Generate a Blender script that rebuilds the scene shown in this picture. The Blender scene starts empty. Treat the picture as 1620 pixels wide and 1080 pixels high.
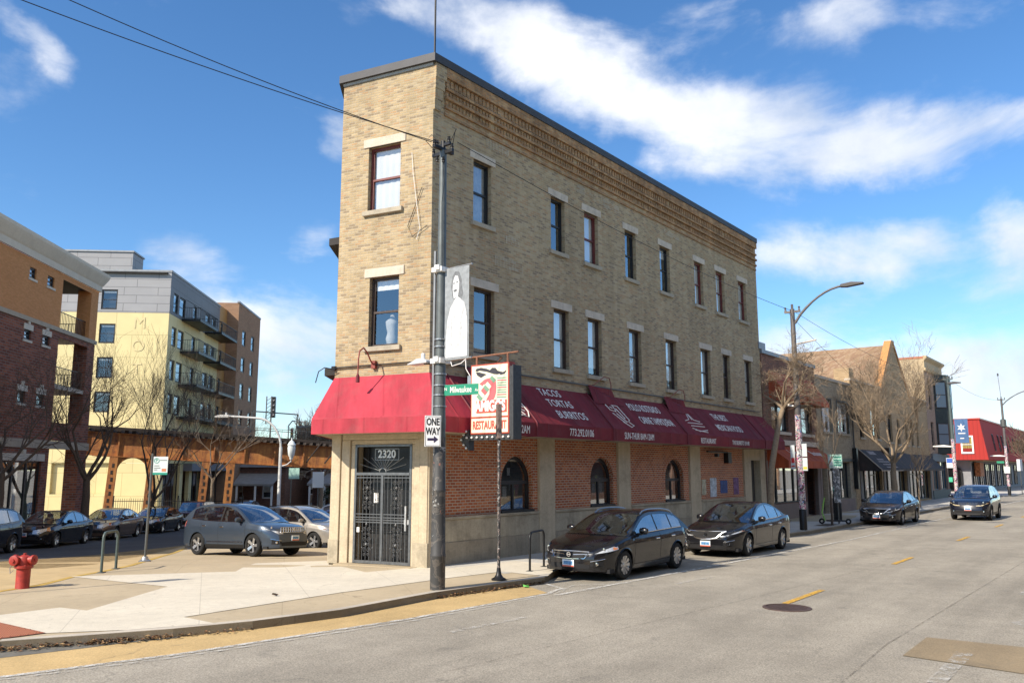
import bpy, bmesh, math, random
from mathutils import Matrix, Vector
sc = bpy.context.scene
col = sc.collection
R = math.radians
random.seed(7)
# ---------------------------------------------------------------- survey of the place (metres; camera stands at x=0, y=0)
CAMH, PITCH, FPX = 2.35, R(8.78), 1308.0
def ray(x, y):
    v = 540 - y
    return x - 810, FPX*math.cos(PITCH) - v*math.sin(PITCH), v*math.cos(PITCH) + FPX*math.sin(PITCH)
def G(x, y, z=0.0):
    u, w, k = ray(x, y); t = (z - CAMH)/k
    return (u*t, w*t)
AZ = R(37.5)
AX, NX = (math.sin(AZ), math.cos(AZ)), (math.cos(AZ), -math.sin(AZ))
CN = (-2.0698, 20.5550)                      # street corner of the restaurant
def W(s, t):                                  # s metres along the facade, t metres out into the avenue
    return (CN[0]+AX[0]*s+NX[0]*t, CN[1]+AX[1]*s+NX[1]*t)
FROT = math.pi/2 - AZ
# ---------------------------------------------------------------- helpers
def tag(o, label=None, cat=None, group=None, kind=None):
    if label: o['label'] = label
    if cat: o['category'] = cat
    if group: o['group'] = group
    if kind: o['kind'] = kind
    return o
def thing(name, label, cat, loc=(0,0,0), rz=0.0, group=None):
    o = bpy.data.objects.new(name, None); col.objects.link(o)
    o.empty_display_size = .2
    o.location = loc; o.rotation_euler = (0,0,rz)
    return tag(o, label, cat, group)
def kids(o): return [c for c in bpy.data.objects if c.parent == o]
def copy_tree(o, parent=None):
    c = o.copy(); col.objects.link(c); c.parent = parent
    for ch in kids(o): copy_tree(ch, c)
    return c
def frame(o, ux, up=(0,0,1)):                 # matrix: local x along ux, local z along up, local y inward
    ux = Vector(ux).normalized(); up = Vector(up).normalized(); uy = up.cross(ux)
    m = Matrix((ux, uy, up)).transposed().to_4x4(); m.translation = Vector(o); return m
class MB:
    def __init__(s, M=None): s.v=[]; s.f=[]; s.m=[]; s.starts=[]; s.M=M or Matrix()
    def add(s, vs, fs, m=0):
        s.starts.append(len(s.f)); b=len(s.v); s.v += [s.M @ Vector(p) for p in vs]
        for f in fs: s.f.append([b+i for i in f]); s.m.append(m)
        return s
    def box(s, x0,x1,y0,y1,z0,z1,m=0):
        return s.add([(x0,y0,z0),(x1,y0,z0),(x1,y1,z0),(x0,y1,z0),(x0,y0,z1),(x1,y0,z1),(x1,y1,z1),(x0,y1,z1)],
          [(0,3,2,1),(4,5,6,7),(0,1,5,4),(1,2,6,5),(2,3,7,6),(3,0,4,7)],m)
    def hexa(s, b, t, m=0):                   # 4 bottom points, 4 top points
        return s.add(list(b)+list(t), [(0,3,2,1),(4,5,6,7),(0,1,5,4),(1,2,6,5),(2,3,7,6),(3,0,4,7)],m)
    def quad(s,a,b,c,d,m=0): return s.add([a,b,c,d],[(0,1,2,3)],m)
    def prism(s, poly, y0, y1, m=0):          # polygon in x-z, extruded along y
        n=len(poly)
        return s.add([(p[0],y0,p[1]) for p in poly]+[(p[0],y1,p[1]) for p in poly],
          [tuple(range(n)), tuple(range(2*n-1,n-1,-1))]+[(i,i+n,(i+1)%n+n,(i+1)%n) for i in range(n)],m)
    def vprism(s, poly, z0, z1, m=0):         # polygon in x-y, extruded along z
        n=len(poly)
        return s.add([(p[0],p[1],z0) for p in poly]+[(p[0],p[1],z1) for p in poly],
          [tuple(range(n-1,-1,-1)), tuple(range(n,2*n))]+[(i,(i+1)%n,(i+1)%n+n,i+n) for i in range(n)],m)
    def tube(s, pts, r, n=8, m=0, cap=True):
        pts=[Vector(p) for p in pts]; k=len(pts)
        rs = r if isinstance(r,(list,tuple)) else [r]*k
        vs=[]; ref=None
        for i,p in enumerate(pts):
            d=(pts[min(i+1,k-1)]-pts[max(i-1,0)])
            if d.length<1e-9: d=Vector((0,0,1))
            d.normalize()
            if ref is None: ref = Vector((0,0,1)) if abs(d.z)<.9 else Vector((1,0,0))
            a=d.cross(ref)
            if a.length<1e-5: a=d.cross(Vector((.3,.8,.5)))
            a.normalize(); b=d.cross(a); ref=-b if False else a.cross(d)
            for j in range(n):
                t=2*math.pi*j/n; vs.append(p+(a*math.cos(t)+b*math.sin(t))*rs[i])
        fs=[(i*n+j,i*n+(j+1)%n,(i+1)*n+(j+1)%n,(i+1)*n+j) for i in range(k-1) for j in range(n)]
        if cap and n>2: fs += [tuple(range(n-1,-1,-1)), tuple(range((k-1)*n,k*n))]
        return s.add(vs,fs,m)
    def lathe(s, prof, c=(0,0,0), n=16, axis='z', m=0):   # prof: (radius, height)
        vs=[];k=len(prof)
        for r,h in prof:
            for j in range(n):
                t=2*math.pi*j/n; a,b=r*math.cos(t),r*math.sin(t)
                p={'z':(a,b,h),'y':(a,h,b),'x':(h,a,b)}[axis]
                vs.append((p[0]+c[0],p[1]+c[1],p[2]+c[2]))
        fs=[(i*n+j,i*n+(j+1)%n,(i+1)*n+(j+1)%n,(i+1)*n+j) for i in range(k-1) for j in range(n)]
        return s.add(vs,fs,m)
    def each(s, name, mat, parent=None, smooth=None, bevel=0):     # one object for each shape added
        out=[]; st=s.starts+[len(s.f)]
        for a,b in zip(st,st[1:]):
            if a==b: continue
            q=MB(); idx=sorted({i for f in s.f[a:b] for i in f}); mp={v:k for k,v in enumerate(idx)}
            q.v=[s.v[i] for i in idx]; q.f=[[mp[i] for i in f] for f in s.f[a:b]]; q.m=s.m[a:b]
            out.append(q.build(name,mat,parent,smooth,bevel))
        return out
    def build(s, name, mat, parent=None, smooth=None, bevel=0):
        me=bpy.data.meshes.new(name); me.from_pydata([tuple(v) for v in s.v],[],s.f)
        mats = mat if isinstance(mat,(list,tuple)) else [mat]
        for m in mats: me.materials.append(m)
        if len(mats)>1: me.polygons.foreach_set('material_index', s.m)
        me.validate(); me.update()
        if s.M.is_identity is False or True:
            bm=bmesh.new(); bm.from_mesh(me)
            if smooth is not None: bmesh.ops.remove_doubles(bm, verts=bm.verts, dist=.0004)
            bmesh.ops.recalc_face_normals(bm, faces=bm.faces) if not getattr(s,'keep',False) else None
            bm.to_mesh(me); bm.free()
        if smooth is not None:
            me.polygons.foreach_set('use_smooth',[True]*len(me.polygons))
            me.set_sharp_from_angle(angle=R(smooth))
        o=bpy.data.objects.new(name, me); col.objects.link(o)
        if parent: o.parent=parent
        if bevel:
            b=o.modifiers.new('bevel','BEVEL'); b.width=bevel; b.segments=2; b.limit_method='ANGLE'; b.angle_limit=R(50)
        return o
def text(name, s, size, org, ux, up, mat, parent=None, sx=1.0, ext=.004, align='CENTER', bold=0.0, space=1.0, extra=None):
    cu=bpy.data.curves.new(name,'FONT'); cu.body=s; cu.size=size; cu.align_x=align; cu.align_y='CENTER'
    cu.extrude=ext; cu.offset=bold; cu.space_character=space; cu.resolution_u=3
    t=bpy.data.objects.new('tmp',cu); dg=bpy.context.evaluated_depsgraph_get()
    me=bpy.data.meshes.new_from_object(t); bpy.data.objects.remove(t); bpy.data.curves.remove(cu)
    ux=Vector(ux).normalized(); up=Vector(up).normalized(); n=ux.cross(up)
    m=Matrix((ux*sx,up,n)).transposed().to_4x4(); m.translation=Vector(org); me.transform(m)
    me.materials.clear(); me.materials.append(mat); me.name=name
    o=bpy.data.objects.new(name,me); col.objects.link(o); o.parent=parent
    return o
def panel(mb, x0,x1,z0,z1, holes, depth=.2, m=0, mr=None):   # wall in the x-z plane (faces -y) with rectangular openings and their reveals
    mr = m if mr is None else mr
    xs=sorted({x0,x1}|{h[i] for h in holes for i in (0,1) if x0<h[i]<x1}); zs=sorted({z0,z1}|{h[i] for h in holes for i in (2,3) if z0<h[i]<z1})
    for a,b in zip(xs,xs[1:]):
        for c,d in zip(zs,zs[1:]):
            cx,cz=(a+b)/2,(c+d)/2
            if any(h[0]<cx<h[1] and h[2]<cz<h[3] for h in holes): continue
            mb.quad((a,0,c),(b,0,c),(b,0,d),(a,0,d),m)
    for h in holes:
        a,b,c,d=h[:4]; y=depth
        mb.quad((a,0,c),(a,y,c),(a,y,d),(a,0,d),mr); mb.quad((b,y,c),(b,0,c),(b,0,d),(b,y,d),mr)
        mb.quad((a,0,d),(a,y,d),(b,y,d),(b,0,d),mr); mb.quad((a,y,c),(a,0,c),(b,0,c),(b,y,c),mr)
    return mb
# ---------------------------------------------------------------- lie of the land
SLX=[(21.,0.),(26,-.33),(30,-.5625),(75,-1.91)]
def lerp(a,b,t): return a+(b-a)*t
def prof(x, pts):
    if x<=pts[0][0]: return pts[0][1]
    for (a,b),(c,d) in zip(pts,pts[1:]):
        if x<=c: return lerp(b,d,(x-a)/(c-a))
    return pts[-1][1]
def H(x,y):
    z=prof(y,SLX)
    if z==0: return 0.
    xr=CN[0]+(y-CN[1])*math.tan(AZ)+.6 if y<60 else 28+.6
    xl=-4.9-.079*(y-22) if y<60 else -8.
    if xr-xl<2: xr=xl+2
    t=min(1,max(0,(xr-x)/(xr-xl))); return z*t*t*(3-2*t)
def GH(x,y,off=0.0):                        # pixel ray down to the sloping ground
    u,w,k=ray(x,y); q=3/w
    for i in range(4000):
        X,Y,Z=u*q,w*q,CAMH+k*q
        if Z<=H(X,Y)+off: break
        q*=1.0015
    return (X,Y)
def sheet(poly, off, mat, name, skirt=0.0, cat=None, label=None, parent=None, kind='structure', step=1.5, quads=False):
    bm=bmesh.new(); vs=[bm.verts.new((p[0],p[1],0)) for p in poly]
    if quads:
        n_=len(poly)//2
        for i in range(n_-1): bm.faces.new((vs[i],vs[i+1],vs[2*n_-2-i],vs[2*n_-1-i]))
    else: bm.faces.new(vs)
    bmesh.ops.triangulate(bm, faces=bm.faces[:])
    ymin=min(p[1] for p in poly); ymax=max(p[1] for p in poly); xmin=min(p[0] for p in poly)
    ys=[y for y in [17.5+step*i for i in range(int(60/step))] if ymin<y<ymax and y<77]
    if xmin>8 : ys=[]
    for y in ys:
        bmesh.ops.bisect_plane(bm, geom=bm.verts[:]+bm.edges[:]+bm.faces[:], plane_co=(0,y,0), plane_no=(0,1,0))
    if ys:
        for x in [-6,-5,-4,-3,-2,-1,0,1]:
            bmesh.ops.bisect_plane(bm, geom=bm.verts[:]+bm.edges[:]+bm.faces[:], plane_co=(x,0,0), plane_no=(1,0,0))
    for v in bm.verts: v.co.z=H(v.co.x,v.co.y)+off
    bmesh.ops.recalc_face_normals(bm, faces=bm.faces)
    for f in bm.faces:
        if f.normal.z<0: f.normal_flip()
    if skirt:
        be=[e for e in bm.edges if e.is_boundary]
        r=bmesh.ops.extrude_edge_only(bm, edges=be)
        for v in [g for g in r['geom'] if isinstance(g,bmesh.types.BMVert)]: v.co.z-=skirt
    me=bpy.data.meshes.new(name); bm.to_mesh(me); bm.free(); me.materials.append(mat)
    o=bpy.data.objects.new(name,me); col.objects.link(o); o.parent=parent
    if not parent: tag(o,label,cat,None,kind)
    return o
# ---------------------------------------------------------------- materials
class NT:
    def __init__(s, name):
        s.mat=bpy.data.materials.new(name); s.mat.use_nodes=True; s.t=s.mat.node_tree; s.t.nodes.clear()
        s.out=s.n('ShaderNodeOutputMaterial'); s.b=s.n('ShaderNodeBsdfPrincipled'); s.l(s.b.outputs[0], s.out.inputs[0])
    def n(s, ty, **k):
        nd=s.t.nodes.new(ty)
        for a,v in k.items(): setattr(nd,a,v)
        return nd
    def l(s,a,b): s.t.links.new(a,b)
    def set(s,**k):
        for a,v in k.items():
            inp=s.b.inputs[a.replace('_',' ')]
            if hasattr(v,'links') or hasattr(v,'is_output'): s.l(v,inp)
            else: inp.default_value=(*v,1) if isinstance(v,tuple) and len(v)==3 else v
        return s
    def math(s,op,a,b=None,c=None):
        nd=s.n('ShaderNodeMath',operation=op)
        for i,v in enumerate((a,b,c)):
            if v is None: continue
            if hasattr(v,'is_output'): s.l(v,nd.inputs[i])
            else: nd.inputs[i].default_value=v
        return nd.outputs[0]
    def noise(s, vec, scale, detail=4, rough=.55, dist=0):
        nd=s.n('ShaderNodeTexNoise'); nd.inputs['Scale'].default_value=scale; nd.inputs['Detail'].default_value=detail
        nd.inputs['Roughness'].default_value=rough; nd.inputs['Distortion'].default_value=dist
        if vec is not None: s.l(vec,nd.inputs['Vector'])
        return nd.outputs['Fac']
    def ramp(s, fac, stops, interp='LINEAR'):
        nd=s.n('ShaderNodeValToRGB'); cr=nd.color_ramp; cr.interpolation=interp
        while len(cr.elements)<len(stops): cr.elements.new(.5)
        for e,(p,c) in zip(cr.elements,stops):
            e.position=p; e.color=(*c,1) if isinstance(c,tuple) else (c,c,c,1)
        s.l(fac,nd.inputs[0]); return nd.outputs[0]
    def mix(s, fac, a, b, blend='MIX'):
        nd=s.n('ShaderNodeMix',data_type='RGBA',blend_type=blend)
        for i,v in ((0,fac),(6,a),(7,b)):
            if hasattr(v,'is_output'): s.l(v,nd.inputs[i])
            else: nd.inputs[i].default_value = (*v,1) if isinstance(v,tuple) else v
        return nd.outputs[2]
    def co(s): return s.n('ShaderNodeTexCoord').outputs['Object']
    def bump(s,h,dist=.01,strength=.5):
        nd=s.n('ShaderNodeBump'); nd.inputs['Distance'].default_value=dist; nd.inputs['Strength'].default_value=strength
        s.l(h,nd.inputs['Height']); s.l(nd.outputs[0], s.b.inputs['Normal']); return nd
    def walluv(s):
        tc=s.n('ShaderNodeTexCoord'); a=s.n('ShaderNodeSeparateXYZ'); b=s.n('ShaderNodeSeparateXYZ')
        s.l(tc.outputs['Object'],a.inputs[0]); s.l(tc.outputs['Normal'],b.inputs[0])
        nz=s.math('ABSOLUTE',b.outputs[2])
        u=s.math('SUBTRACT',s.math('MULTIPLY',a.outputs[1],b.outputs[0]),s.math('MULTIPLY',a.outputs[0],b.outputs[1]))
        u=s.math('ADD',u,s.math('MULTIPLY',nz,a.outputs[0])); v=s.math('ADD',a.outputs[2],s.math('MULTIPLY',nz,a.outputs[1]))
        c=s.n('ShaderNodeCombineXYZ'); s.l(u,c.inputs[0]); s.l(v,c.inputs[1]); return c.outputs[0]
def plain(name, c, rough=.6, metal=0., var=.0, vs=6., spec=.5, coat=0., bump=0.):
    m=NT(name)
    m.set(Base_Color=c,Roughness=rough,Metallic=metal)
    m.b.inputs['Specular IOR Level'].default_value=spec
    if coat: m.b.inputs['Coat Weight'].default_value=coat; m.b.inputs['Coat Roughness'].default_value=.03
    if var:
        n=m.noise(m.co(),vs,6,.62); f=m.ramp(n,[(.3,1-var),(.7,1+var*.35)])
        m.l(m.mix(1.,c,f,'MULTIPLY'), m.b.inputs['Base Color'])
        if bump: m.bump(n,.02,bump)
    return m.mat
def brick(name, cols, mortar, bw=.21, rh=.068, ms=.010, stain=.3, rough=.9, bumpd=.006, sc2=.35, streak=.0):
    m=NT(name); uv=m.walluv()
    def bt(c1,c2,mo):
        b=m.n('ShaderNodeTexBrick'); b.offset=.5
        for k,v in dict(Scale=1.,**{'Mortar Size':ms,'Mortar Smooth':.25,'Bias':0.,'Brick Width':bw,'Row Height':rh}).items(): b.inputs[k].default_value=v
        b.inputs['Color1'].default_value=(*c1,1); b.inputs['Color2'].default_value=(*c2,1); b.inputs['Mortar'].default_value=(*mo,1)
        m.l(uv,b.inputs['Vector']); return b
    b=bt((0,0,0),(1,1,1),(.5,.5,.5))
    n=len(cols); c=m.ramp(b.outputs['Color'],[(i/n,k) for i,k in enumerate(cols)],'CONSTANT')
    big=m.noise(uv,sc2,5,.6); sm=m.noise(uv,9,4,.7)
    c=m.mix(m.ramp(sm,[(.35,0.),(.75,.35)]), c, tuple(x*.55 for x in cols[0]))
    c=m.mix(b.outputs['Fac'],c,mortar)
    c=m.mix(1.,c,m.ramp(big,[(.28,1-stain),(.5,1.),(.72,1+stain*.4)]),'MULTIPLY')
    if streak:
        mp=m.n('ShaderNodeMapping'); mp.inputs['Scale'].default_value=(1.6,.12,1); m.l(uv,mp.inputs[0])
        st=m.noise(mp.outputs[0],1.5,6,.7); c=m.mix(1.,c,m.ramp(st,[(.35,1-streak),(.6,1.06)]),'MULTIPLY')
    m.l(c,m.b.inputs['Base Color']); m.set(Roughness=rough); m.b.inputs['Specular IOR Level'].default_value=.25
    h=m.math('ADD',m.math('MULTIPLY',b.outputs['Fac'],-1.),m.math('MULTIPLY',sm,.8)); m.bump(h,bumpd,.9)
    return m.mat
def stone(name,c,var=.35,scale=1.2,rough=.85,joint=None, low=0.0):
    m=NT(name); uv=m.walluv(); n1=m.noise(uv,scale,7,.68); n2=m.noise(uv,scale*14,4,.7)
    k=m.mix(1.,c,m.ramp(n1,[(.3,1-var),(.5,1.),(.7,1+var*.4)]),'MULTIPLY')
    k=m.mix(1.,k,m.ramp(n2,[(.3,.86),(.7,1.08)]),'MULTIPLY')
    mp=m.n('ShaderNodeMapping'); mp.inputs['Scale'].default_value=(2.2,.2,1); m.l(uv,mp.inputs[0])
    k=m.mix(1.,k,m.ramp(m.noise(mp.outputs[0],2,5,.7),[(.38,1-var*.3),(.58,1.03)]),'MULTIPLY')
    m.l(k,m.b.inputs['Base Color']); m.set(Roughness=rough); m.b.inputs['Specular IOR Level'].default_value=.25
    m.bump(m.math('ADD',n2,n1),.006,.5); return m.mat
def glassm(name, tint=(.55,.6,.62), refl=.22, rough=.02, trans=1.0):
    m=NT(name); m.t.nodes.remove(m.b)
    tr=m.n('ShaderNodeBsdfTransparent'); tr.inputs[0].default_value=(*[x*trans for x in tint],1)
    gl=m.n('ShaderNodeBsdfGlossy'); gl.inputs['Roughness'].default_value=rough; gl.inputs['Color'].default_value=(.95,.97,1,1)
    lw=m.n('ShaderNodeLayerWeight'); lw.inputs['Blend'].default_value=.35
    f=m.math('ADD',m.math('MULTIPLY',lw.outputs['Facing'],.6),refl); f=m.math('MINIMUM',f,1.)
    mx=m.n('ShaderNodeMixShader'); m.l(f,mx.inputs[0]); m.l(tr.outputs[0],mx.inputs[1]); m.l(gl.outputs[0],mx.inputs[2]); m.l(mx.outputs[0],m.out.inputs[0])
    if rough>.01:
        bp=m.n('ShaderNodeBump'); bp.inputs['Distance'].default_value=.003; bp.inputs['Strength'].default_value=.25
        m.l(m.noise(m.co(),.9,2),bp.inputs['Height']); m.l(bp.outputs[0],gl.inputs['Normal'])
    return m.mat
def paint(name,c,flake=.0,rough=.28,metal=.0):
    m=NT(name); m.set(Base_Color=c,Roughness=rough,Metallic=metal); m.b.inputs['Coat Weight'].default_value=.65; m.b.inputs['Specular IOR Level'].default_value=.3; m.b.inputs['Coat Roughness'].default_value=.02
    n=m.noise(m.co(),3,5,.6); m.l(m.math('ADD',m.math('MULTIPLY',n,.2),rough-.1),m.b.inputs['Roughness'])
    tc=m.n('ShaderNodeTexCoord'); sp=m.n('ShaderNodeSeparateXYZ'); m.l(tc.outputs['Object'],sp.inputs[0])
    d=m.math('MULTIPLY',m.ramp(sp.outputs[2],[(.2,.05),(.6,.0)]),m.noise(tc.outputs['Object'],5,6,.7))
    m.l(m.mix(d,c,(.20,.18,.15)),m.b.inputs['Base Color'])
    return m.mat
def asphalt(name,c,dark=(.06,.06,.06),crack=1.0,patch=.22,scale=1.0,grain=.30):
    m=NT(name); co=m.co()
    g1=m.noise(co,34*scale,3,.75); g2=m.noise(co,110*scale,2,.6); big=m.noise(co,.22,6,.6); mid=m.noise(co,1.7,5,.65)
    k=m.mix(1.,c,m.ramp(big,[(.3,1-patch),(.55,1.),(.75,1+patch*.5)]),'MULTIPLY')
    k=m.mix(1.,k,m.ramp(mid,[(.3,.88),(.7,1.08)]),'MULTIPLY')
    k=m.mix(1.,k,m.ramp(g1,[(.36,1-grain),(.5,1.),(.66,1+grain)]),'MULTIPLY')
    k=m.mix(1.,k,m.ramp(g2,[(.3,.85),(.7,1.12)]),'MULTIPLY')
    mpp=m.n('ShaderNodeMapping'); mpp.vector_type='TEXTURE'; mpp.inputs['Rotation'].default_value=(0,0,FROT); mpp.inputs['Scale'].default_value=(26,1.5,1); m.l(co,mpp.inputs[0])
    k=m.mix(1.,k,m.ramp(m.noise(mpp.outputs[0],1.0,5,.6),[(.32,.80),(.5,1.),(.7,1.10)]),'MULTIPLY'); k=m.mix(m.ramp(m.noise(co,1.1,3,.5),[(.66,0.),(.74,.35)]),k,dark)
    # wheel tracks along the avenue: paler and darker bands
    if crack:
        wv=m.n('ShaderNodeTexVoronoi',feature='DISTANCE_TO_EDGE'); wv.inputs['Scale'].default_value=.16
        ds=m.n('ShaderNodeVectorMath',operation='ADD'); nz=m.n('ShaderNodeTexNoise'); nz.inputs['Scale'].default_value=1.1; nz.inputs['Detail'].default_value=6
        sb=m.n('ShaderNodeVectorMath',operation='SCALE'); sb.inputs['Scale'].default_value=1.6
        m.l(co,nz.inputs['Vector']); m.l(nz.outputs['Color'],sb.inputs[0]); m.l(co,ds.inputs[0]); m.l(sb.outputs[0],ds.inputs[1]); m.l(ds.outputs[0],wv.inputs['Vector'])
        cf=m.ramp(wv.outputs['Distance'],[(.0,.75*crack),(.0022,.35*crack),(.005,0.)])
        cf=m.math('MULTIPLY',cf,m.ramp(m.noise(co,.35,3),[(.45,0.),(.6,1.)]))
        k=m.mix(cf,k,dark)
    m.l(k,m.b.inputs['Base Color']); m.set(Roughness=.88); m.b.inputs['Specular IOR Level'].default_value=.3
    m.bump(m.math('ADD',g1,g2),.006,.6); return m.mat
def concrete(name,c,joint=1.5,rot=0.,var=.16,jd=.45):
    m=NT(name); co=m.co(); mp=m.n('ShaderNodeMapping'); mp.inputs['Rotation'].default_value=(0,0,-rot); m.l(co,mp.inputs[0])
    k=m.mix(1.,c,m.ramp(m.noise(co,.5,6,.62),[(.3,1-var),(.7,1+var*.5)]),'MULTIPLY')
    k=m.mix(1.,k,m.ramp(m.noise(co,5,6,.7),[(.3,.92),(.7,1.05)]),'MULTIPLY')
    k=m.mix(1.,k,m.ramp(m.noise(co,60,2,.6),[(.3,.9),(.7,1.06)]),'MULTIPLY')
    sp=m.n('ShaderNodeTexNoise'); sp.inputs['Scale'].default_value=9; sp.inputs['Detail'].default_value=2; m.l(co,sp.inputs['Vector'])
    k=m.mix(m.ramp(sp.outputs['Fac'],[(.70,0.),(.735,.45)]),k,tuple(x*.4 for x in c))
    cv_=m.n('ShaderNodeTexVoronoi',feature='DISTANCE_TO_EDGE'); cv_.inputs['Scale'].default_value=.33
    wn=m.n('ShaderNodeTexNoise'); wn.inputs['Scale'].default_value=1.7; wn.inputs['Detail'].default_value=6; m.l(co,wn.inputs['Vector'])
    wa=m.n('ShaderNodeVectorMath',operation='MULTIPLY_ADD'); m.l(wn.outputs['Color'],wa.inputs[0]); wa.inputs[1].default_value=(.9,.9,0); m.l(co,wa.inputs[2]); m.l(wa.outputs[0],cv_.inputs['Vector'])
    k=m.mix(m.math('MULTIPLY',m.ramp(cv_.outputs['Distance'],[(0.,.5),(.0035,0.)]),m.ramp(m.noise(co,.5,2),[(.5,0.),(.6,1.)])),k,tuple(x*.3 for x in c))
    k=m.mix(m.ramp(m.noise(co,.9,7,.75),[(.56,0.),(.75,.28)]),k,tuple(x*.55 for x in c))
    if joint:
        b=m.n('ShaderNodeTexBrick'); b.offset=0
        for kk,v in {'Scale':1.,'Mortar Size':.007,'Mortar Smooth':.2,'Brick Width':joint,'Row Height':joint}.items(): b.inputs[kk].default_value=v
        m.l(mp.outputs[0],b.inputs['Vector']); k=m.mix(m.math('MULTIPLY',b.outputs['Fac'],jd),k,tuple(x*.35 for x in c))
    m.l(k,m.b.inputs['Base Color']); m.set(Roughness=.85); m.b.inputs['Specular IOR Level'].default_value=.25
    m.bump(m.noise(co,40,3,.7),.004,.4); return m.mat
def worn(name,c,base,amt=.5,rough=.8):    # road paint worn through to the surface below
    m=NT(name); co=m.co(); n=m.noise(co,7,6,.75); n2=m.noise(co,60,3,.7)
    f=m.ramp(m.math('ADD',m.math('MULTIPLY',n,.6),m.math('MULTIPLY',n2,.4)),[(amt-.07,0.),(amt+.07,1.)])
    m.set(Base_Color=c,Roughness=rough); tr=m.n('ShaderNodeBsdfTransparent'); mx=m.n('ShaderNodeMixShader'); m.l(f,mx.inputs[0]); m.l(tr.outputs[0],mx.inputs[1]); m.l(m.b.outputs[0],mx.inputs[2]); m.l(mx.outputs[0],m.out.inputs[0]); return m.mat
def rusty(name,c1,c2,c3,scale=1.0):
    m=NT(name); uv=m.walluv(); mp=m.n('ShaderNodeMapping'); mp.inputs['Scale'].default_value=(1.5,.18,1); m.l(uv,mp.inputs[0])
    a=m.noise(mp.outputs[0],1.6*scale,7,.7); b=m.noise(uv,2.5*scale,6,.7)
    k=m.ramp(m.math('ADD',m.math('MULTIPLY',a,.6),m.math('MULTIPLY',b,.4)),[(.36,c3),(.48,c2),(.58,c1)])
    m.l(k,m.b.inputs['Base Color']); m.set(Roughness=.8); m.bump(b,.01,.4); return m.mat
M={}
M['asphalt']=asphalt('avenue_asphalt',(.335,.302,.245),grain=.36,crack=.45,scale=1.3)
M['asphalt_dark']=asphalt('side_street_asphalt',(.085,.085,.085),patch=.3,grain=.25)
M['conc_white']=concrete('pale_new_concrete',(.62,.565,.455),1.9,R(20),.12,.4)
M['conc_tan']=concrete('tan_old_concrete',(.45,.37,.25),2.4,R(15),.14,.35)
M['conc_grey']=concrete('grey_walk_concrete',(.52,.50,.45),1.5,FROT,.15,.5)
M['conc_yellow']=asphalt('ochre_lane_concrete',(.50,.355,.165),patch=.18,grain=.15,crack=1.0)
M['conc_patch']=asphalt('road_patch_concrete',(.29,.225,.14),patch=.12,grain=.15,crack=.6)
M['kerb']=concrete('kerb_stone',(.50,.45,.37),0,0,.3)
M['gutter']=asphalt('wet_gutter',(.13,.125,.12),patch=.2,grain=.25,crack=0)
M['white_line']=worn('worn_white_paint',(.62,.60,.55),(0,0,0),.50)
M['white_faint']=worn('faded_white_paint',(.52,.50,.45),(0,0,0),.54)
M['yellow_line']=worn('worn_yellow_paint',(.62,.36,.05),(0,0,0),.46)
M['tan_brick']=brick('common_tan_brick',[(.44,.335,.195),(.40,.30,.17),(.47,.36,.215),(.35,.265,.155),(.42,.275,.15),(.45,.36,.23),(.27,.205,.135)],(.40,.335,.24),stain=.16,streak=.12)
M['orange_brick']=brick('orange_cornice_brick',[(.46,.25,.11),(.40,.21,.09),(.50,.31,.15),(.31,.18,.09)],(.34,.25,.17),stain=.3,streak=.35)
M['red_brick']=brick('red_infill_brick',[(.50,.15,.06),(.43,.12,.052),(.55,.19,.08),(.36,.11,.055)],(.50,.40,.30),bw=.20,rh=.075,ms=.012,stain=.18)
M['limestone']=stone('weathered_limestone',(.52,.43,.30),.28)
M['limestone_dirty']=stone('dirty_limestone_base',(.42,.36,.26),.45)
M['sill']=stone('window_sill_stone',(.40,.35,.27),.25,3)
M['lintel']=stone('window_lintel_stone',(.55,.48,.39),.25,3)
M['coping']=plain('dark_metal_coping',(.05,.05,.055),.6,.15,.2,3)
M['zinc']=plain('pale_flashing',(.30,.31,.32),.5,.3,.2,3)
def cloth(name,c,rough=.75):
    m=NT(name); uv=m.walluv(); mp=m.n('ShaderNodeMapping'); mp.inputs['Scale'].default_value=(1.2,.25,1); m.l(uv,mp.inputs[0])
    k=m.mix(1.,c,m.ramp(m.noise(mp.outputs[0],1.3,6,.65),[(.3,.6),(.65,1.15)]),'MULTIPLY'); k=m.mix(m.ramp(m.noise(uv,1.1,5,.7),[(.5,0.),(.8,.35)]),k,(.22,.11,.10))
    m.l(k,m.b.inputs['Base Color']); m.set(Roughness=rough); m.b.inputs['Specular IOR Level'].default_value=.35
    su=m.n('ShaderNodeSeparateXYZ'); m.l(uv,su.inputs[0]); rb=m.ramp(m.math('PINGPONG',su.outputs[0],.62),[(0.,1.),(.045,.35),(.35,0.)]); m.bump(m.math('ADD',m.math('MULTIPLY',rb,.8),m.noise(uv,1.6,4)),.05,.6); return m.mat
M['awning']=cloth('shaded_maroon_canvas',(.175,.015,.022))  # awning red darkened in its colour for the shaded avenue side
M['awning_sunlit']=cloth('sunlit_faded_crimson',(.40,.035,.055))  # awning red lightened for the sun on the corner, plus some fading
M['awning_seam']=plain('awning_edge_piping',(.13,.012,.02),.7)
M['soffit']=stone('awning_underside',(.42,.35,.25),.2)
M['white']=plain('white_lettering',(.80,.78,.74),.6)
M['black']=plain('black_metal',(.016,.016,.017),.42,.3,.3,8)
M['black_matte']=plain('black_interior',(.012,.012,.013),.9)
M['rubber']=plain('tyre_rubber',(.018,.018,.018),.8,0,.35,12,.3)
M['frame_red']=plain('maroon_window_frame',(.16,.035,.03),.5,0,.3,5)
M['frame_brown']=plain('dark_brown_window_frame',(.055,.035,.028),.5,0,.3,5)
M['frame_black']=plain('black_window_frame',(.02,.02,.022),.45,0,.2,5)
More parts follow.
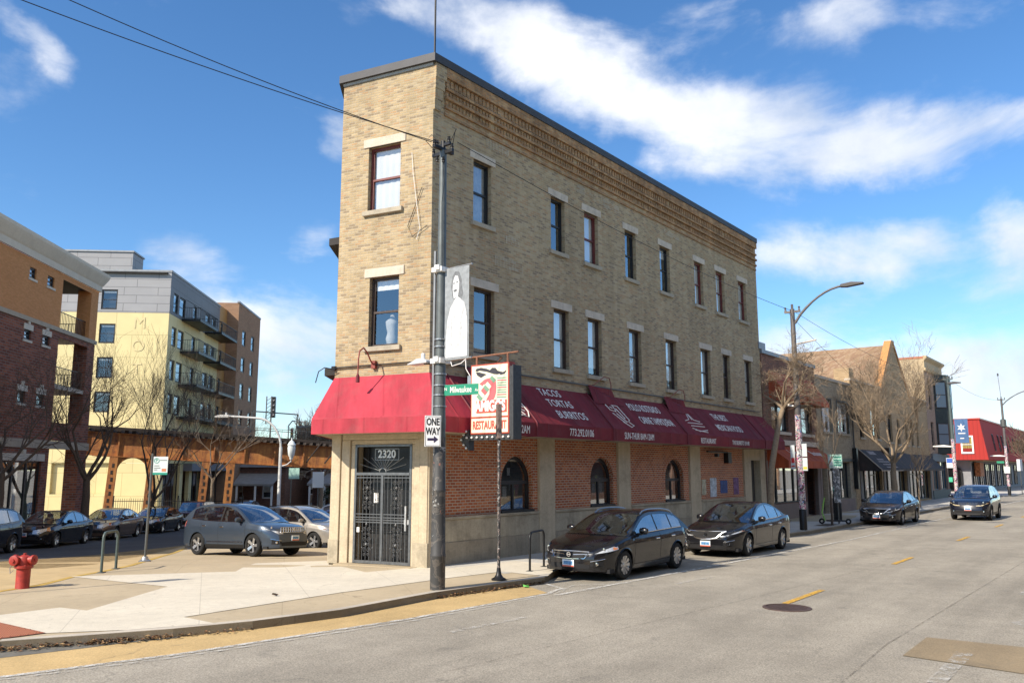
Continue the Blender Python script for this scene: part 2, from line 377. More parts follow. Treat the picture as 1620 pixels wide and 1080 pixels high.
M['blind']=plain('white_window_shade',(.78,.77,.73),.8,0,.08,2)
M['curtain']=plain('grey_curtain',(.42,.42,.41),.85,0,.3,7)
M['room']=plain('dark_room',(.035,.032,.03),.9,0,.5,1)
M['glass']=glassm('window_glass',(.93,.95,.95),.10)
M['glass_dark']=glassm('dark_storefront_glass',(.6,.62,.62),.14)
M['glass_green']=glassm('greenish_shop_glass',(.72,.82,.77),.2)
M['car_glass']=glassm('car_glass',(.68,.72,.72),.11,.0)
M['rust']=rusty('rusty_steel_girder',(.50,.22,.06),(.36,.14,.045),(.10,.045,.03))
M['wood_dark']=plain('dark_timber_ties',(.045,.034,.028),.9,0,.5,3)
M['steel']=plain('galvanised_steel',(.42,.43,.43),.4,.8,.25,6)
M['steel_dark']=plain('weathered_grey_pole',(.13,.135,.13),.55,.5,.3,5)
M['steel_mid']=plain('painted_grey_pole',(.12,.135,.135),.5,.3,.25,5)
M['chrome']=plain('chrome_trim',(.72,.73,.75),.12,1.)
M['alloy']=plain('silver_alloy',(.52,.52,.52),.28,.75,.15,6)
M['hydrant']=plain('faded_red_enamel',(.38,.035,.022),.5,0,.35,10)
M['bark']=plain('grey_bark',(.20,.15,.105),.9,0,.4,12,.2,.5)
M['bark_pale']=plain('pale_twigs',(.27,.205,.14),.9,0,.3,12,.2)
M['bark_dark']=plain('dark_bark',(.11,.085,.068),.9,0,.3,12,.2)
# ---------------------------------------------------------------- ground, roads, pavements
def axis(segs):
    out=[]
    for a,b,st in segs:
        n=max(1,round((b-a)/st)); out+= [a+(b-a)*i/n for i in range(n)]
    return out+[segs[-1][1]]
gx=axis([(-1600,-200,350),(-200,-60,20),(-60,-30,3),(-30,12,1.0),(12,60,4),(60,220,20),(220,1600,350)])
gy=axis([(-60,10,14),(10,17.5,2.5),(17.5,78,1.1),(78,160,10),(160,1800,300)])
mb=MB(); nx=len(gx)
mb.add([(x,y,H(x,y)-.13) for y in gy for x in gx],[(j*nx+i,j*nx+i+1,(j+1)*nx+i+1,(j+1)*nx+i) for j in range(len(gy)-1) for i in range(nx-1)])
road=mb.build('avenue',M['asphalt'],smooth=60); tag(road,kind='structure')
# corner plaza and avenue pavement (kerb traced on the ground)
kerb_px=[(-80,1026),(0,1014),(140,1004),(274,994),(400,982),(540,964),(691,936),(861,912.5)]
kerbA=[G(*p) for p in kerb_px]+[W(1.4,2.8),W(2.6,2.42),W(6,2.45),W(12,2.75),W(18,3.35),W(25,3.45),W(40,3.5),W(60,3.5)]
kerbB=[G(-80,948),G(0,934),G(60,925),G(110,912),G(160,903),GH(200,895),GH(250,880),GH(290,867)]
plaza=kerbA+[W(60,-1.5),W(30,-1.5),(0.5,26),(-1.2,30),(-6,33),(-10.5,32.2)]+kerbB[::-1]+[(-12.2,15.2),(-12.0,12.6)]
sheet(plaza,0,M['conc_tan'],'pavement',.2)
k2=[W(60,3.5),W(75,3.5),W(130,3.5),W(130,-2),W(60,-1.5)]
sheet([W(60,-1.4),W(60,3.49),W(68,3.5),W(68,-1.4)],-.003,M['conc_grey'],'pavement_end',.2)
sheet([W(73,-30),W(73,3.0),W(74.5,3.5),W(150,3.5),W(150,-30)],0,M['conc_grey'],'pavement_far',.2)
# grey slabs along the restaurant and the shops
sheet([W(.3,.0),W(.3,2.2),W(2.2,2.22),W(6,2.27),W(12,2.55),W(18,3.15),W(25,3.25),W(60,3.3),W(60,-1.3),W(22.6,-1.3),W(22.6,0)],.004,M['conc_grey'],'walkway')
# kerb stones, a strip with a real width
def strip(pts,w,off,mat,name,side=1,skirt=0.0,**k):
    P=[Vector((p[0],p[1])) for p in pts]; out=[]
    for i,p in enumerate(P):
        d=(P[min(i+1,len(P)-1)]-P[max(i-1,0)]).normalized(); n=Vector((d.y,-d.x))*side
        out.append(p+n*w)
    return sheet([tuple(p) for p in P]+[tuple(p) for p in out[::-1]],off,mat,name,skirt,quads=True,**k)
strip(kerbA[1:],.16,.006,M['kerb'],'kerb',-1,.16)
strip(kerbB,.14,.006,plain('yellow_painted_kerb',(.50,.33,.07),.8,0,.35,5),'kerb_painted',1,.14)
# bright new concrete laid in zigzag panels
wp=[(-60,962),(0,973),(95,961),(137,966),(265,928),(111,912),(373,904),(404,891),(521,886.5),(520,893),(578,905),(680,896)]
wpoly=[GH(*p) for p in wp]+[W(.2,.02),W(.3,.5),W(2.5,.8),W(2.5,2.2)]+[G(*p) for p in [(866,911.5),(794,904),(702,915),(540,937),(291,976),(340,986),(200,996.5),(72,1001.5),(0,985),(-60,972)]]
sheet(wpoly,.008,M['conc_white'],'pavement_pale_slabs')
# brick coloured tactile pad at the crossing
tp=sheet([G(*p) for p in [(-60,972.5),(0,985.3),(72,1001.6),(0,1011),(-60,1016)]],.014,plain('tactile_base',(.30,.10,.05),.8,0,.2,5),'tactile_paving',cat='paving',label='rust red tactile paving pad at the crossing in the lower left corner',kind=None)

dm=MB(); rr=random.Random(3)
for i in range(26):
    for j in range(20):
        x,y=G(-20+i*3.6+ (j%2)*1.8,977+j*1.8)
        u,v=[ (G(-60,974),G(0,985)),(0,0)][0] if False else (0,0)
        # keep domes inside the pad
        px,py=-20+i*3.6+(j%2)*1.8,977+j*1.8
        if px<72 and py>985+px*.225+1.2 and py<1011-px*.136-1: dm.lathe([(.022,.014),(.018,.02),(.0,.022)],(x,y,0),6)
dm.each('dome',plain('tactile_dome',(.34,.13,.07),.8),bpy.data.objects['tactile_paving'])
# lanes: ochre kerbside lane, worn lines, yellow dashes
kb=[G(x,y,-.13) for x,y in [(-80,1040),(0,1029),(140,1019),(280,1007),(400,993),(540,975),(691,945),(845,923)]]
wl=[(-80,1083),(0,1070),(280,1034),(640,979),(868,938)]
wl_g=[G(x,y,-.13) for x,y in wl]
sheet(kb+[G(835,927,-.13),G(866,937.5,-.13)]+wl_g[::-1][1:],-.124,M['conc_yellow'],'ochre_lane')
sheet([G(x,y,-.13) for x,y in [(-80,1036),(0,1024),(140,1014),(283,1004),(284,1009),(200,1017),(120,1027),(0,1041),(-80,1052)]],-.121,plain('damp_gutter',(.16,.15,.125),.8,0,.3,5),'gutter')
strip(wl_g,.11,-.118,M['white_line'],'lane_line')
strip([G(x,y+4.5,-.13) for x,y in wl[:-1]]+[G(850,944.5,-.13)],.09,-.118,M['white_faint'],'lane_line_ghost')
strip([W(-1.0,4.42),W(4,4.72),W(10,5.0),W(16,5.3),W(45,5.45),W(130,5.5)],.12,-.118,M['white_line'],'lane_line_long')
strip([G(866,937.5,-.13),G(884,931,-.13),G(860,924,-.13)],.1,-.116,M['white_line'],'bay_mark')
strip([G(880,938,-.13),G(890,932,-.13),G(905,926,-.13),G(1010,922,-.13)],.09,-.116,M['white_faint'],'bay_mark_side')
def dash(a,b,w,mat,name):  # a,b in (s,t)
    sheet([W(a[0],a[1]-w/2),W(b[0],b[1]-w/2),W(b[0],b[1]+w/2),W(a[0],a[1]+w/2)],-.118,mat,name)
for s0,L in [(-9.5,2.2),(.75,2.2),(8.9,2.2),(18.1,2.2),(26.8,2.2),(36,2.4),(46,2.4),(57,2.4),(69,2.4),(82,2.4)]:
    dash((s0,8.46),(s0+L,8.46),.13,M['yellow_line'],'centre_dash')
for a,b in [((717,1001),(838,977)),((1075,924),(1130,913)),((1160,886),(1200,876))]:
    p,q=G(*a,-.13),G(*b,-.13); strip([p,q],.13,-.118,M['white_faint'],'worn_dash',-1)
# ochre patch and white block at the lower right
sheet([G(x,y,-.13) for x,y in [(1428,1037),(1466,1008),(1700,1032),(1700,1078)]],-.122,M['conc_patch'],'road_patch')
sheet([G(x,y,-.13) for x,y in [(1465,1079),(1496,1049),(1524,1052),(1494,1084)]],-.118,M['white_faint'],'crossing_mark')
sheet([G(x,y,-.13) for x,y in [(1498,1047),(1513,1031),(1541,1035),(1526,1051)]],-.116,M['white_faint'],'crossing_mark_worn')
sheet([G(x,y,-.13) for x,y in [(1597,985),(1640,978),(1660,990),(1640,999)]],-.118,M['white_faint'],'lane_mark')
sheet([G(x,y,-.13) for x,y in [(1610,940),(1632,928),(1660,930),(1650,948)]],-.118,M['white_faint'],'lane_mark_far')
# long tar joint and faint seams in the avenue
for pts in ([(1330,1080),(1400,1020),(1500,960),(1620,888)],[(700,1064),(960,1000),(1180,948),(1400,893)]):
    strip([G(x,y,-.13) for x,y in pts],.018,-.119,worn('tar_seam',(.17,.145,.11),(0,0,0),.53),'tar_seam')
# side street surface
sx=[GH(x,y,-.13) for x,y in [(-80,893),(0,897.5),(60,900.5),(150,893),(190,885)]]
side=[(-60,19)]+[(-22,20.5)]+sx+[(-11.9,31.5),(-7.2,33.5),(-7.6,60),(-9,90),(-30,90),(-27,62),(-23.4,50),(-22.0,33),(-60,33)]
sheet(side,-.122,M['asphalt_dark'],'side_street')
ap=[GH(x,y,-.13) for x,y in [(-60,947),(0,935),(60,925),(110,913),(160,904),(230,891),(290,868)]]
sheet(ap+[GH(300,862,-.13)]+sx[::-1]+[(-17.5,17.5)],-.117,plain('ochre_gutter_apron',(.50,.37,.19),.85,0,.2,1.5),'apron')
# far pavement in front of the apartments
sheet([(-22.0-.07*(y-35),y) for y in (18,30,40,50,62,75)]+[(-40,75),(-40,18)],0,M['conc_grey'],'pavement_opposite',.2)
# manhole
t=thing('manhole_cover','round rusty manhole cover in the avenue beside the yellow dash','manhole cover',(*G(1245,961,-.13),-.13))
b=MB(); b.lathe([(.43,-.01),(.43,.012),(.37,.016),(.37,.006),(.0,.006)],n=32); b.build('frame',plain('rusty_iron',(.13,.085,.07),.6,.4,.4,9),t,40)
b=MB()
for i in range(-4,5):
    for j in range(-4,5):
        if i*i+j*j<20: b.box(i*.075-.028,i*.075+.028,j*.075-.028,j*.075+.028,.006,.013)
b.lathe([(.35,.0065),(.35,.010),(.0,.010)],n=32); b.build('lid',plain('rusty_lid',(.10,.065,.055),.6,.4,.4,9),t)
# leaf litter in the gutter
b=MB(); rr=random.Random(11)
for i in range(560):
    j=rr.choice([1,1,2,2,2,3]) if i<360 else 6; f=rr.random()**(1.3 if j<3 else 1); A_,B_=Vector(kerbA[j]),Vector(kerbA[j+1]); d_=(B_-A_).normalized(); p_=A_.lerp(B_,f)+Vector((d_.y,-d_.x))*abs(rr.gauss(.02,.10 if j<3 else .05)); x,y=p_; s=rr.uniform(.018,.05); a=rr.uniform(0,6.3); z=-.122+rr.uniform(.005,.06)
    b.add([(x+s*math.cos(a),y+s*math.sin(a),z),(x-s*.5*math.sin(a),y+s*.5*math.cos(a),z+rr.uniform(0,.02)),(x-s*math.cos(a),y-s*math.sin(a),z),(x+s*.5*math.sin(a),y-s*.5*math.cos(a),z+.01)],[(0,1,2,3)],rr.randrange(3))
o=b.build('leaf_litter',[plain('dead_leaf',(.20,.10,.045),.9),plain('dead_leaf_pale',(.34,.22,.10),.9),plain('dead_leaf_dark',(.07,.045,.03),.9)])
tag(o,'dead brown leaves gathered in the gutter along the kerb','leaves',kind='stuff')
# ---------------------------------------------------------------- windows
def window(parent, Mx, x0,x1,z0,z1, fm, shade=1.0, low=0.0, lintel=None, sill=None, rec=.13, lo=.16, name='window', glass=None, cross=False, lh=.24, sh=.13, curtain=None, fw=.05):
    """double hung sash in a wall plane; shade/low = how far the blind covers the upper/lower sash"""
    b=MB(Mx); y0,y1=rec,rec+.07; zm=(z0+z1)/2
    b.box(x0,x0+fw,y0,y1,z0,z1); b.box(x1-fw,x1,y0,y1,z0,z1); b.box(x0+fw,x1-fw,y0,y1,z1-fw*1.3,z1); b.box(x0+fw,x1-fw,y0,y1,z0,z0+fw*1.5)
    b.box(x0+fw,x1-fw,y0+.01,y1+.02,zm-.025,zm+.03)
    for a,c in ((x0+fw,x0+fw+.03),(x1-fw-.03,x1-fw)):
        b.box(a,c,y0+.015,y1-.005,z0+fw*1.5,zm-.025); b.box(a,c,y0+.03,y1+.01,zm+.03,z1-fw*1.3)
    if cross: b.box((x0+x1)/2-.02,(x0+x1)/2+.02,y0+.012,y1,z0+fw*1.5,z1-fw*1.3)
    f=b.build(name,fm,parent)
    g=MB(Mx); g.quad((x0+fw,y0+.045,z0+fw),(x1-fw,y0+.045,z0+fw),(x1-fw,y0+.045,zm),(x0+fw,y0+.045,zm)); g.quad((x0+fw,y0+.055,zm),(x1-fw,y0+.055,zm),(x1-fw,y0+.055,z1-fw),(x0+fw,y0+.055,z1-fw))
    g.build('pane',glass or M['glass'],f)
    g=MB(Mx)
    zb = z1-(z1-z0)*.5*shade if low==0 else zm-(zm-z0)*low
    if shade>0:
        n=10
        for i in range(n):
            a=lerp(x0+.02,x1-.02,i/n); c=lerp(x0+.02,x1-.02,(i+1)/n); w=.012 if i%2 else 0
            g.quad((a,y1+.02+w,zb),(c,y1+.02+.012-w,zb),(c,y1+.02+.012-w,z1),(a,y1+.02+w,z1))
        g.build('blind',curtain or M['blind'],f)
    if lintel:
        g=MB(Mx); g.box(x0-lo,x1+lo,-.03,.06,z1+.0,z1+lh); g.build('lintel',lintel,f,bevel=.012)
    if sill:
        g=MB(Mx); g.box(x0-lo*.7,x1+lo*.7,-.09,rec,z0-sh,z0); g.build('sill',sill,f,bevel=.012)
    return f
def backing(parent, Mx, x0,x1,z0,z1,y=.9, mat=None):
    b=MB(Mx); b.quad((x0,y,z0),(x1,y,z0),(x1,y,z1),(x0,y,z1)); return b
# ---------------------------------------------------------------- the corner restaurant
rest=thing('restaurant_building','three storey tan brick corner building with red awnings and a gated door','building',(CN[0],CN[1],0),FROT)
I4=Matrix()
u0,w0,k0=ray(520,887); na=R(-64.0); nd=(math.sin(na),math.cos(na))
q=(CN[0]*nd[1]-CN[1]*nd[0])/(u0*nd[1]-w0*nd[0]); LW=Vector((u0*q,w0*q,0))
inv=(Matrix.Translation((CN[0],CN[1],0))@Matrix.Rotation(FROT,4,'Z')).inverted()
LL=inv@LW; NL=LL.length
tb=R(-4.5); TB=(inv.to_3x3()@Vector((math.sin(tb),math.cos(tb),0)))
nose=frame(LL,-LL)                      # x: 0..NL from the left edge to the corner
left=frame(LL+TB*22,-TB)                # the alley side wall
LEN=22.45; ZT=13.0; ZS=3.25
W3=[(1.65,2.44,9.06,10.85),(5.38,6.16,9.05,10.78),(7.31,8.17,9.05,10.78),(9.98,10.77,9.03,10.78),(12.62,13.45,9.0,10.78),(15.65,16.47,8.98,10.78),(17.77,18.66,8.98,10.78),(20.18,21.09,8.98,10.78)]
W2=[(1.71,2.6,5.42,7.24),(5.5,6.34,5.38,7.24),(7.45,8.3,5.35,7.23),(10.14,11.01,5.33,7.22),(12.91,13.79,5.31,7.2),(15.97,16.9,5.31,7.2),(18.16,18.91,5.31,7.2),(20.53,21.35,5.32,7.2)]
b=MB(I4); panel(b,0,LEN,ZS,ZT,W3+W2,.3)
b.M=nose
def nxp(px,py):                          # pixel to (x,z) on the nose wall
    u,w,k=ray(px,py); ld=Vector((LW.x-CN[0],LW.y-CN[1])); 
    n=(ld.y,-ld.x); qq=(CN[0]*n[0]+CN[1]*n[1])/(u*n[0]+w*n[1]); P=Vector((u*qq,w*qq)); return NL-(P-Vector(CN)).dot(ld)/ld.length, CAMH+k*qq
nw3=(nxp(584,232)[0],nxp(632,335)[0],9.18,10.98); nw2=(nxp(585,440)[0],nxp(629,552)[0],5.5,7.35)
panel(b,0,NL,ZS,ZT,[nw3,nw2],.3)
b.M=left; panel(b,0,22,-1.2,ZT,[],.3)
b.M=I4; E2=LL+TB*22
b.quad((LEN,0,-.2),(E2.x,E2.y,-.2),(E2.x,E2.y,ZT),(LEN,0,ZT))
b.build('brick_wall',M['tan_brick'],rest)
b=MB(); b.vprism([(0.02,.02),(LEN-.02,.02),(E2.x,E2.y-.1),(LL.x+.03,LL.y+.03)],ZT-.35,ZT-.2); b.build('roof',plain('roof_felt',(.05,.05,.05),.9),rest)
# dark interior so the rooms read deep
b=MB(); 
for z in (4.9,8.6): b.vprism([(0.4,.35),(LEN-.4,.35),(E2.x-1,E2.y-1.5),(LL.x+.4,LL.y+.9)],z,z+.2)
b.quad((.6,1.6,3.3),(LEN-.4,1.6,3.3),(LEN-.4,1.6,12.5),(.6,1.6,12.5))
b.build('interior',M['room'],rest)
# coping of dark metal, pale flashing beneath on the nose
def band(path, o0,o1,z0,z1, closed=False):   # mitred band following wall path (list of 2D, wall on left hand going along), offsets outwards
    P=[Vector(p) for p in path]; out=[]
    def off(d):
        r=[]
        for i,p in enumerate(P):
            n=[]
            for a,c in ((i-1,i),(i,i+1)):
                if 0<=a and c<len(P):
                    e=(P[c]-P[a]).normalized(); n.append(Vector((e.y,-e.x)))
            wts=[1.,1.]
            if abs(P[0].x-LL.x)<9 and P[0].y>2.0 and len(P)>2 and P[0].y<9:      # the short return along the alley is shallower
                if i==0: wts=[.42,1.]
                if i==1: wts=[.42,1.]
            if len(n)==2:
                a_,b_=n; det=a_.x*b_.y-a_.y*b_.x; d1,d2=d*wts[0],d*wts[1]
                m=Vector(((d1*b_.y-d2*a_.y)/det,(a_.x*d2-b_.x*d1)/det)) if abs(det)>1e-4 else a_*d
            else: m=n[0]*d*wts[0]
            r.append(p+m)
        return r
    return off(o0),off(o1)
path=[(LL.x+TB.x*21,LL.y+TB.y*21),(LL.x,LL.y),(0,0),(LEN,0)]
def sweep(mb,path,prof_,m=0):              # prof: list of (offset,z), closed profile swept along the wall path
    rings=[]
    for o_,z in prof_:
        a,_=band(path,o_,o_,0,0); rings.append([(p.x,p.y,z) for p in a])
    n=len(prof_); k=len(path)
    vs=[p for r in rings for p in r]
    fs=[(i*k+j,i*k+j+1,((i+1)%n)*k+j+1,((i+1)%n)*k+j) for i in range(n) for j in range(k-1)]
    fs+=[tuple(i*k for i in range(n)),tuple(i*k+k-1 for i in range(n-1,-1,-1))]
    mb.add(vs,fs,m)
b=MB(); sweep(b,path,[(-.35,13.0),(.13,13.0),(.13,13.22),(.05,13.27),(-.35,13.27)]); b.build('coping',M['coping'],rest)
b=MB(); sweep(b,path[1:3],[(0.003,12.93),(.03,12.93),(.05,12.995),(0.003,12.995)]); b.build('flashing',M['zinc'],rest)
# corbelled cornice on the avenue face: continuous and dentilled courses
b=MB(); x0=.42
for z0,z1,d in ((12.72,12.995,.10),(12.38,12.46,.085),(12.12,12.20,.10),(11.86,11.94,.075),(11.66,11.72,.04)):
    b.box(x0,LEN-.02,-d,.0-.001,z0,z1)
for z0,z1,d,st in ((12.50,12.70,.05,.17),(12.22,12.36,.045,.14),(11.96,12.10,.04,.14)):
    n=int((LEN-x0-.1)/st)
    for i in range(n):
        if (i*7)%31==5: continue
        x=x0+.03+i*st; b.box(x,x+st*.62,-d,-.001,z0,z1)
b.build('brick_cornice',M['orange_brick'],rest)
b=MB(); b.box(x0,LEN-.02,-.018,-.0012,11.72,12.72); b.build('cornice_field',brick('mixed_cornice_brick',[(.47,.34,.19),(.48,.27,.13),(.42,.22,.10),(.50,.38,.22),(.36,.22,.12)],(.42,.33,.22),stain=.22,streak=.2),rest)
b=MB()   # plain pier at the corner, broken stepped edge
CC=M['tan_brick']
for z0,z1,d in ((12.6,12.99,.42),(12.3,12.6,.36),(12.0,12.3,.30),(11.7,12.0,.24)):
    b.box(.0,d,-.09*(d/.42),-.0005,z0,z1)
b.build('corner_corbel',CC,rest)
# soldier courses and patches of pale repair brick over the top windows
SB=brick('repair_brick',[(.46,.36,.22),(.40,.27,.15),(.48,.40,.28)],(.45,.4,.32))
for (x,z,w,h) in [(2.2,11.35,1.1,.28),(6.9,11.3,.5,.3),(8.4,11.25,1.2,.25),(13.0,11.3,1.4,.2),(3.1,8.75,.7,.25),(2.6,8.0,1.4,.3),(8.5,11.1,.4,.5)]:
    k=int(w/.07); b=MB()
    for i in range(k): b.box(x+i*.07,x+i*.07+.055,-.012,-.001,z,z+h)
    b.build('soldier_brick',SB,rest)
seq3=[(1,1,M['frame_black']),(1,.0,M['frame_black']),(1,.9,M['frame_red']),(1,.2,M['frame_black']),(1,0,M['frame_black']),(1,1,M['frame_red']),(1,1,M['frame_red']),(1,1,M['frame_red'])]
for i,(w,(s,l,fm)) in enumerate(zip(W3,seq3)):
    window(rest,I4,*w,fm,shade=(1 if i in(0,5,6,7) else 0 if i in (1,3) else .45),low=l if i in(0,5,6,7) else (.8 if i==2 else 0),lintel=M['lintel'],sill=M['sill'],curtain=M['curtain'] if i in(0,) else None)
for i,w in enumerate(W2):
    window(rest,I4,*w,M['frame_brown'],shade=[0,1,1,.9,1,1,.8,1][i],low=[0,.9,.7,.9,.6,.8,0,.7][i],lintel=M['lintel'],sill=M['sill'],curtain=M['curtain'] if i in(3,6) else None)
window(rest,nose,*nw3,M['frame_red'],shade=1,low=.97,lintel=M['lintel'],sill=M['sill'])
f2=window(rest,nose,*nw2,M['frame_brown'],shade=.35,low=0,lintel=M['lintel'],sill=M['sill'])
b=MB(nose); cx=(nw2[0]+nw2[1])/2   # pale dress form behind the lower sash
b.lathe([(.0,5.55),(.13,5.56),(.17,5.75),(.13,5.9),(.17,6.1),(.18,6.2),(.08,6.3),(.05,6.38),(0,6.4)],(cx,.42,0),14); b.build('dress_form',M['curtain'],f2,50)
# conduit on the wall above the awnings, downpipe at the corner
b=MB(); b.tube([(.3,-.05,5.02),(LEN-.5,-.05,4.94)],.022,6); b.build('conduit',M['steel_dark'],rest)
b=MB(nose); b.tube([(0.02,-.05,5.0),(NL-.1,-.05,5.03)],.02,6); b.box(-.06,.05,-.08,.05,4.93,5.05); b.build('conduit',M['black'],rest)
b=MB(nose); rr=random.Random(5)
pts=[(NL-.62,-.03,10.6),(NL-.55,-.06,10.0),(NL-.45,-.05,9.3),(NL-.38,-.07,8.9),(NL-.32,-.05,8.5),(NL-.42,-.05,8.2)]; b.tube(pts,.007,5); b.build('cable',M['white'],rest)
b=MB(nose); b.tube([(NL-.28,-.04,9.6),(NL-.7,-.04,8.6),(NL-.55,-.05,8.3),(NL-.1,-.05,8.55)],.008,5); b.build('cable',M['black'],rest)
b=MB(left); b.box(21.3,21.5,-.07,-.02,7.2,8.2); b.tube([(21.2,-.07,6.7),(21.2,-.07,8.7)],.03,6); b.build('wall_bracket',M['black'],rest)
# ---- ground floor
BAYS=[(.62,4.69),(5.47,9.2),(10.0,14.63),(15.54,20.0)]
ARCH=[(2.98,4.45),(7.56,8.98),(12.68,14.18)]
def arch_wall(mb,x0,x1,z0,z1,ax0,ax1,az0,azt,y,depth):
    r=(ax1-ax0)/2; cx=(ax0+ax1)/2; zs=azt-r; n=14
    mb.quad((x0,y,z0),(ax0,y,z0),(ax0,y,z1),(x0,y,z1)); mb.quad((ax1,y,z0),(x1,y,z0),(x1,y,z1),(ax1,y,z1))
    if az0>z0: mb.quad((ax0,y,z0),(ax1,y,z0),(ax1,y,az0),(ax0,y,az0))
    pts=[(cx-r*math.cos(math.pi*i/n),zs+r*math.sin(math.pi*i/n)) for i in range(n+1)]
    for p,q_ in zip(pts,pts[1:]):
        mb.quad((p[0],y,p[1]),(q_[0],y,q_[1]),(q_[0],y,z1),(p[0],y,z1)); mb.quad((p[0],y,p[1]),(p[0],y+depth,p[1]),(q_[0],y+depth,q_[1]),(q_[0],y,q_[1]))
    for a in (ax0,ax1): mb.quad((a,y,az0),(a,y+depth,az0),(a,y+depth,zs),(a,y,zs))
    mb.quad((ax0,y,az0),(ax1,y,az0),(ax1,y+depth,az0),(ax0,y+depth,az0))
b=MB()
for i,(x0,x1) in enumerate(BAYS):
    if i<3: arch_wall(b,x0,x1,1.12,ZS,*ARCH[i],1.14,2.72,.06,.22)
    else: b.quad((x0,.06,1.12),(x1,.06,1.12),(x1,.06,ZS),(x0,.06,ZS))
b.build('red_brick_infill',M['red_brick'],rest)
AB=brick('arch_brick',[(.45,.14,.06),(.50,.17,.075),(.40,.12,.055)],(.5,.4,.3),bw=5,rh=5)
b=MB()   # radial brick arches, one over each window and a blind one beside it
def ring(cx,zs,r0,r1,y,a0=0,a1=math.pi,n=26):
    global b
    for i in range(n):
        t0=a0+(a1-a0)*(i+.12)/n; t1=a0+(a1-a0)*(i+.88)/n
        P=[(cx+r*math.cos(t),zs+r*math.sin(t)) for r,t in ((r0,t0),(r0,t1),(r1,t1),(r1,t0))]
        b.prism(P,y-.010,y+.01)
for i,(a0,a1) in enumerate(ARCH):
    r=(a1-a0)/2; b=MB(); ring((a0+a1)/2,2.72-r,r+.01,r+.20,.06); b.build('brick_arch',M['red_brick'],rest)
    c=BAYS[i][0]+1.15 if i else 1.62
    b=MB(); ring(c,2.02,.66,.84,.06); b.build('brick_arch',M['red_brick'],rest)
b=MB()
b.box(.0,.62,-.05,.30,0,ZS)          # corner pier return
for x0,x1 in [(4.69,5.47),(9.2,10.0),(14.63,15.54)]: b.box(x0,x1,-.03,.3,0,ZS)
b.box(20.0,20.75,-.03,.3,0,ZS); b.box(21.85,LEN,-.03,.3,0,ZS); b.box(20.75,21.85,-.03,.3,2.75,ZS)
b.each('pilaster',M['limestone'],rest,bevel=.015)
b=MB()
for x0,x1 in BAYS: b.box(x0,x1,-.01,.3,.55,1.10); b.box(x0,x1,-.045,.28,1.10,1.17)
b.each('stone_dado',M['limestone_dirty'],rest,bevel=.01)
b=MB()
for x0,x1 in BAYS: b.box(x0,x1,-.028,.25,-.05,.55)
b.each('stone_plinth',stone('dark_plinth',(.33,.28,.205),.4),rest,bevel=.01)
for i,(a0,a1) in enumerate(ARCH):      # arched windows: frame with bars, glass, notices behind
    r=(a1-a0)/2; cx=(a0+a1)/2; zs=2.72-r; n=14; b=MB(); Y=.20
    for k in range(n):
        t0,t1=math.pi*k/n,math.pi*(k+1)/n
        P=[(cx+q_*math.cos(t),zs+q_*math.sin(t)) for q_,t in ((r-.09,t0),(r-.09,t1),(r,t1),(r,t0))]; b.prism(P,Y,Y+.08)
    b.box(a0,a0+.09,Y,Y+.08,1.14,zs); b.box(a1-.09,a1,Y,Y+.08,1.14,zs); b.box(a0+.09,a1-.09,Y,Y+.08,1.14,1.26); b.box(a0+.09,a1-.09,Y-.01,Y+.07,zs-.05,zs+.05)
    b.box(cx-.035,cx+.035,Y+.005,Y+.075,1.26,zs-.05); b.box(a0-.02,a1+.02,-.0,Y+.02,1.175,1.235)
    f=b.build('arched_window',M['frame_black'],rest)
    g=MB(); pts=[(cx-(r-.05)*math.cos(math.pi*k/n),zs+(r-.05)*math.sin(math.pi*k/n)) for k in range(n+1)]
    g.add([(a0+.05,Y+.04,1.2)]+[(p[0],Y+.04,p[1]) for p in pts]+[(a1-.05,Y+.04,1.2)],[tuple(range(n+3))]); g.build('pane',M['glass_dark'],f)
    rr=random.Random(40+i)
    for k in range(7):                  # posters and bric-a-brac behind the glass
        x=rr.uniform(a0+.15,a1-.4); z=rr.uniform(1.3,2.3); w_,h_=rr.uniform(.12,.3),rr.uniform(.15,.38)
        if z+h_>2.45: continue
        g=MB(); g.box(x,x+w_,Y+.09+k*.015,Y+.1+k*.015,z,z+h_); g.build('notice',plain('notice_paper_%d_%d'%(i,k),rr.choice([(.7,.68,.62),(.5,.2,.2),(.15,.35,.4),(.6,.55,.2),(.3,.3,.32),(.75,.75,.75)]),.7,0,.6,25),f)
    g=MB(); g.quad((a0-.3,1.1,.8),(a1+.3,1.1,.8),(a1+.3,1.1,3),(a0-.3,1.1,3)); g.build('room_wall',M['room'],f)
# flyers on the last brick bay, small wall lamp and camera
for (x0,x1,z0,z1,c) in [(15.75,16.15,1.35,1.95,(.55,.5,.35)),(16.55,17.15,1.25,2.0,(.62,.68,.75)),(17.55,18.25,1.38,1.9,(.06,.10,.28)),(18.9,19.45,1.3,2.0,(.22,.10,.22))]:
    g=MB(); g.box(x0,x1,.045,.058,z0,z1); p=g.build('flyer',plain('flyer_%d'%int(x0*10),c,.7,0,.6,9),rest); p['label']='faded flyer pasted on the red brick bay'
b=MB(); b.box(16.0,17.9,-.18,-.08,3.02,3.08); b.box(18.0,18.35,-.15,.05,2.6,3.05); b.box(16.6,16.75,-.3,-.15,2.85,2.98); b.build('wall_lamp',M['black'],rest)
b=MB(); b.box(20.75,21.85,.28,.33,-.02,2.75); b.build('side_door',plain('side_door_brown',(.06,.055,.05),.7,0,.4,3),rest)
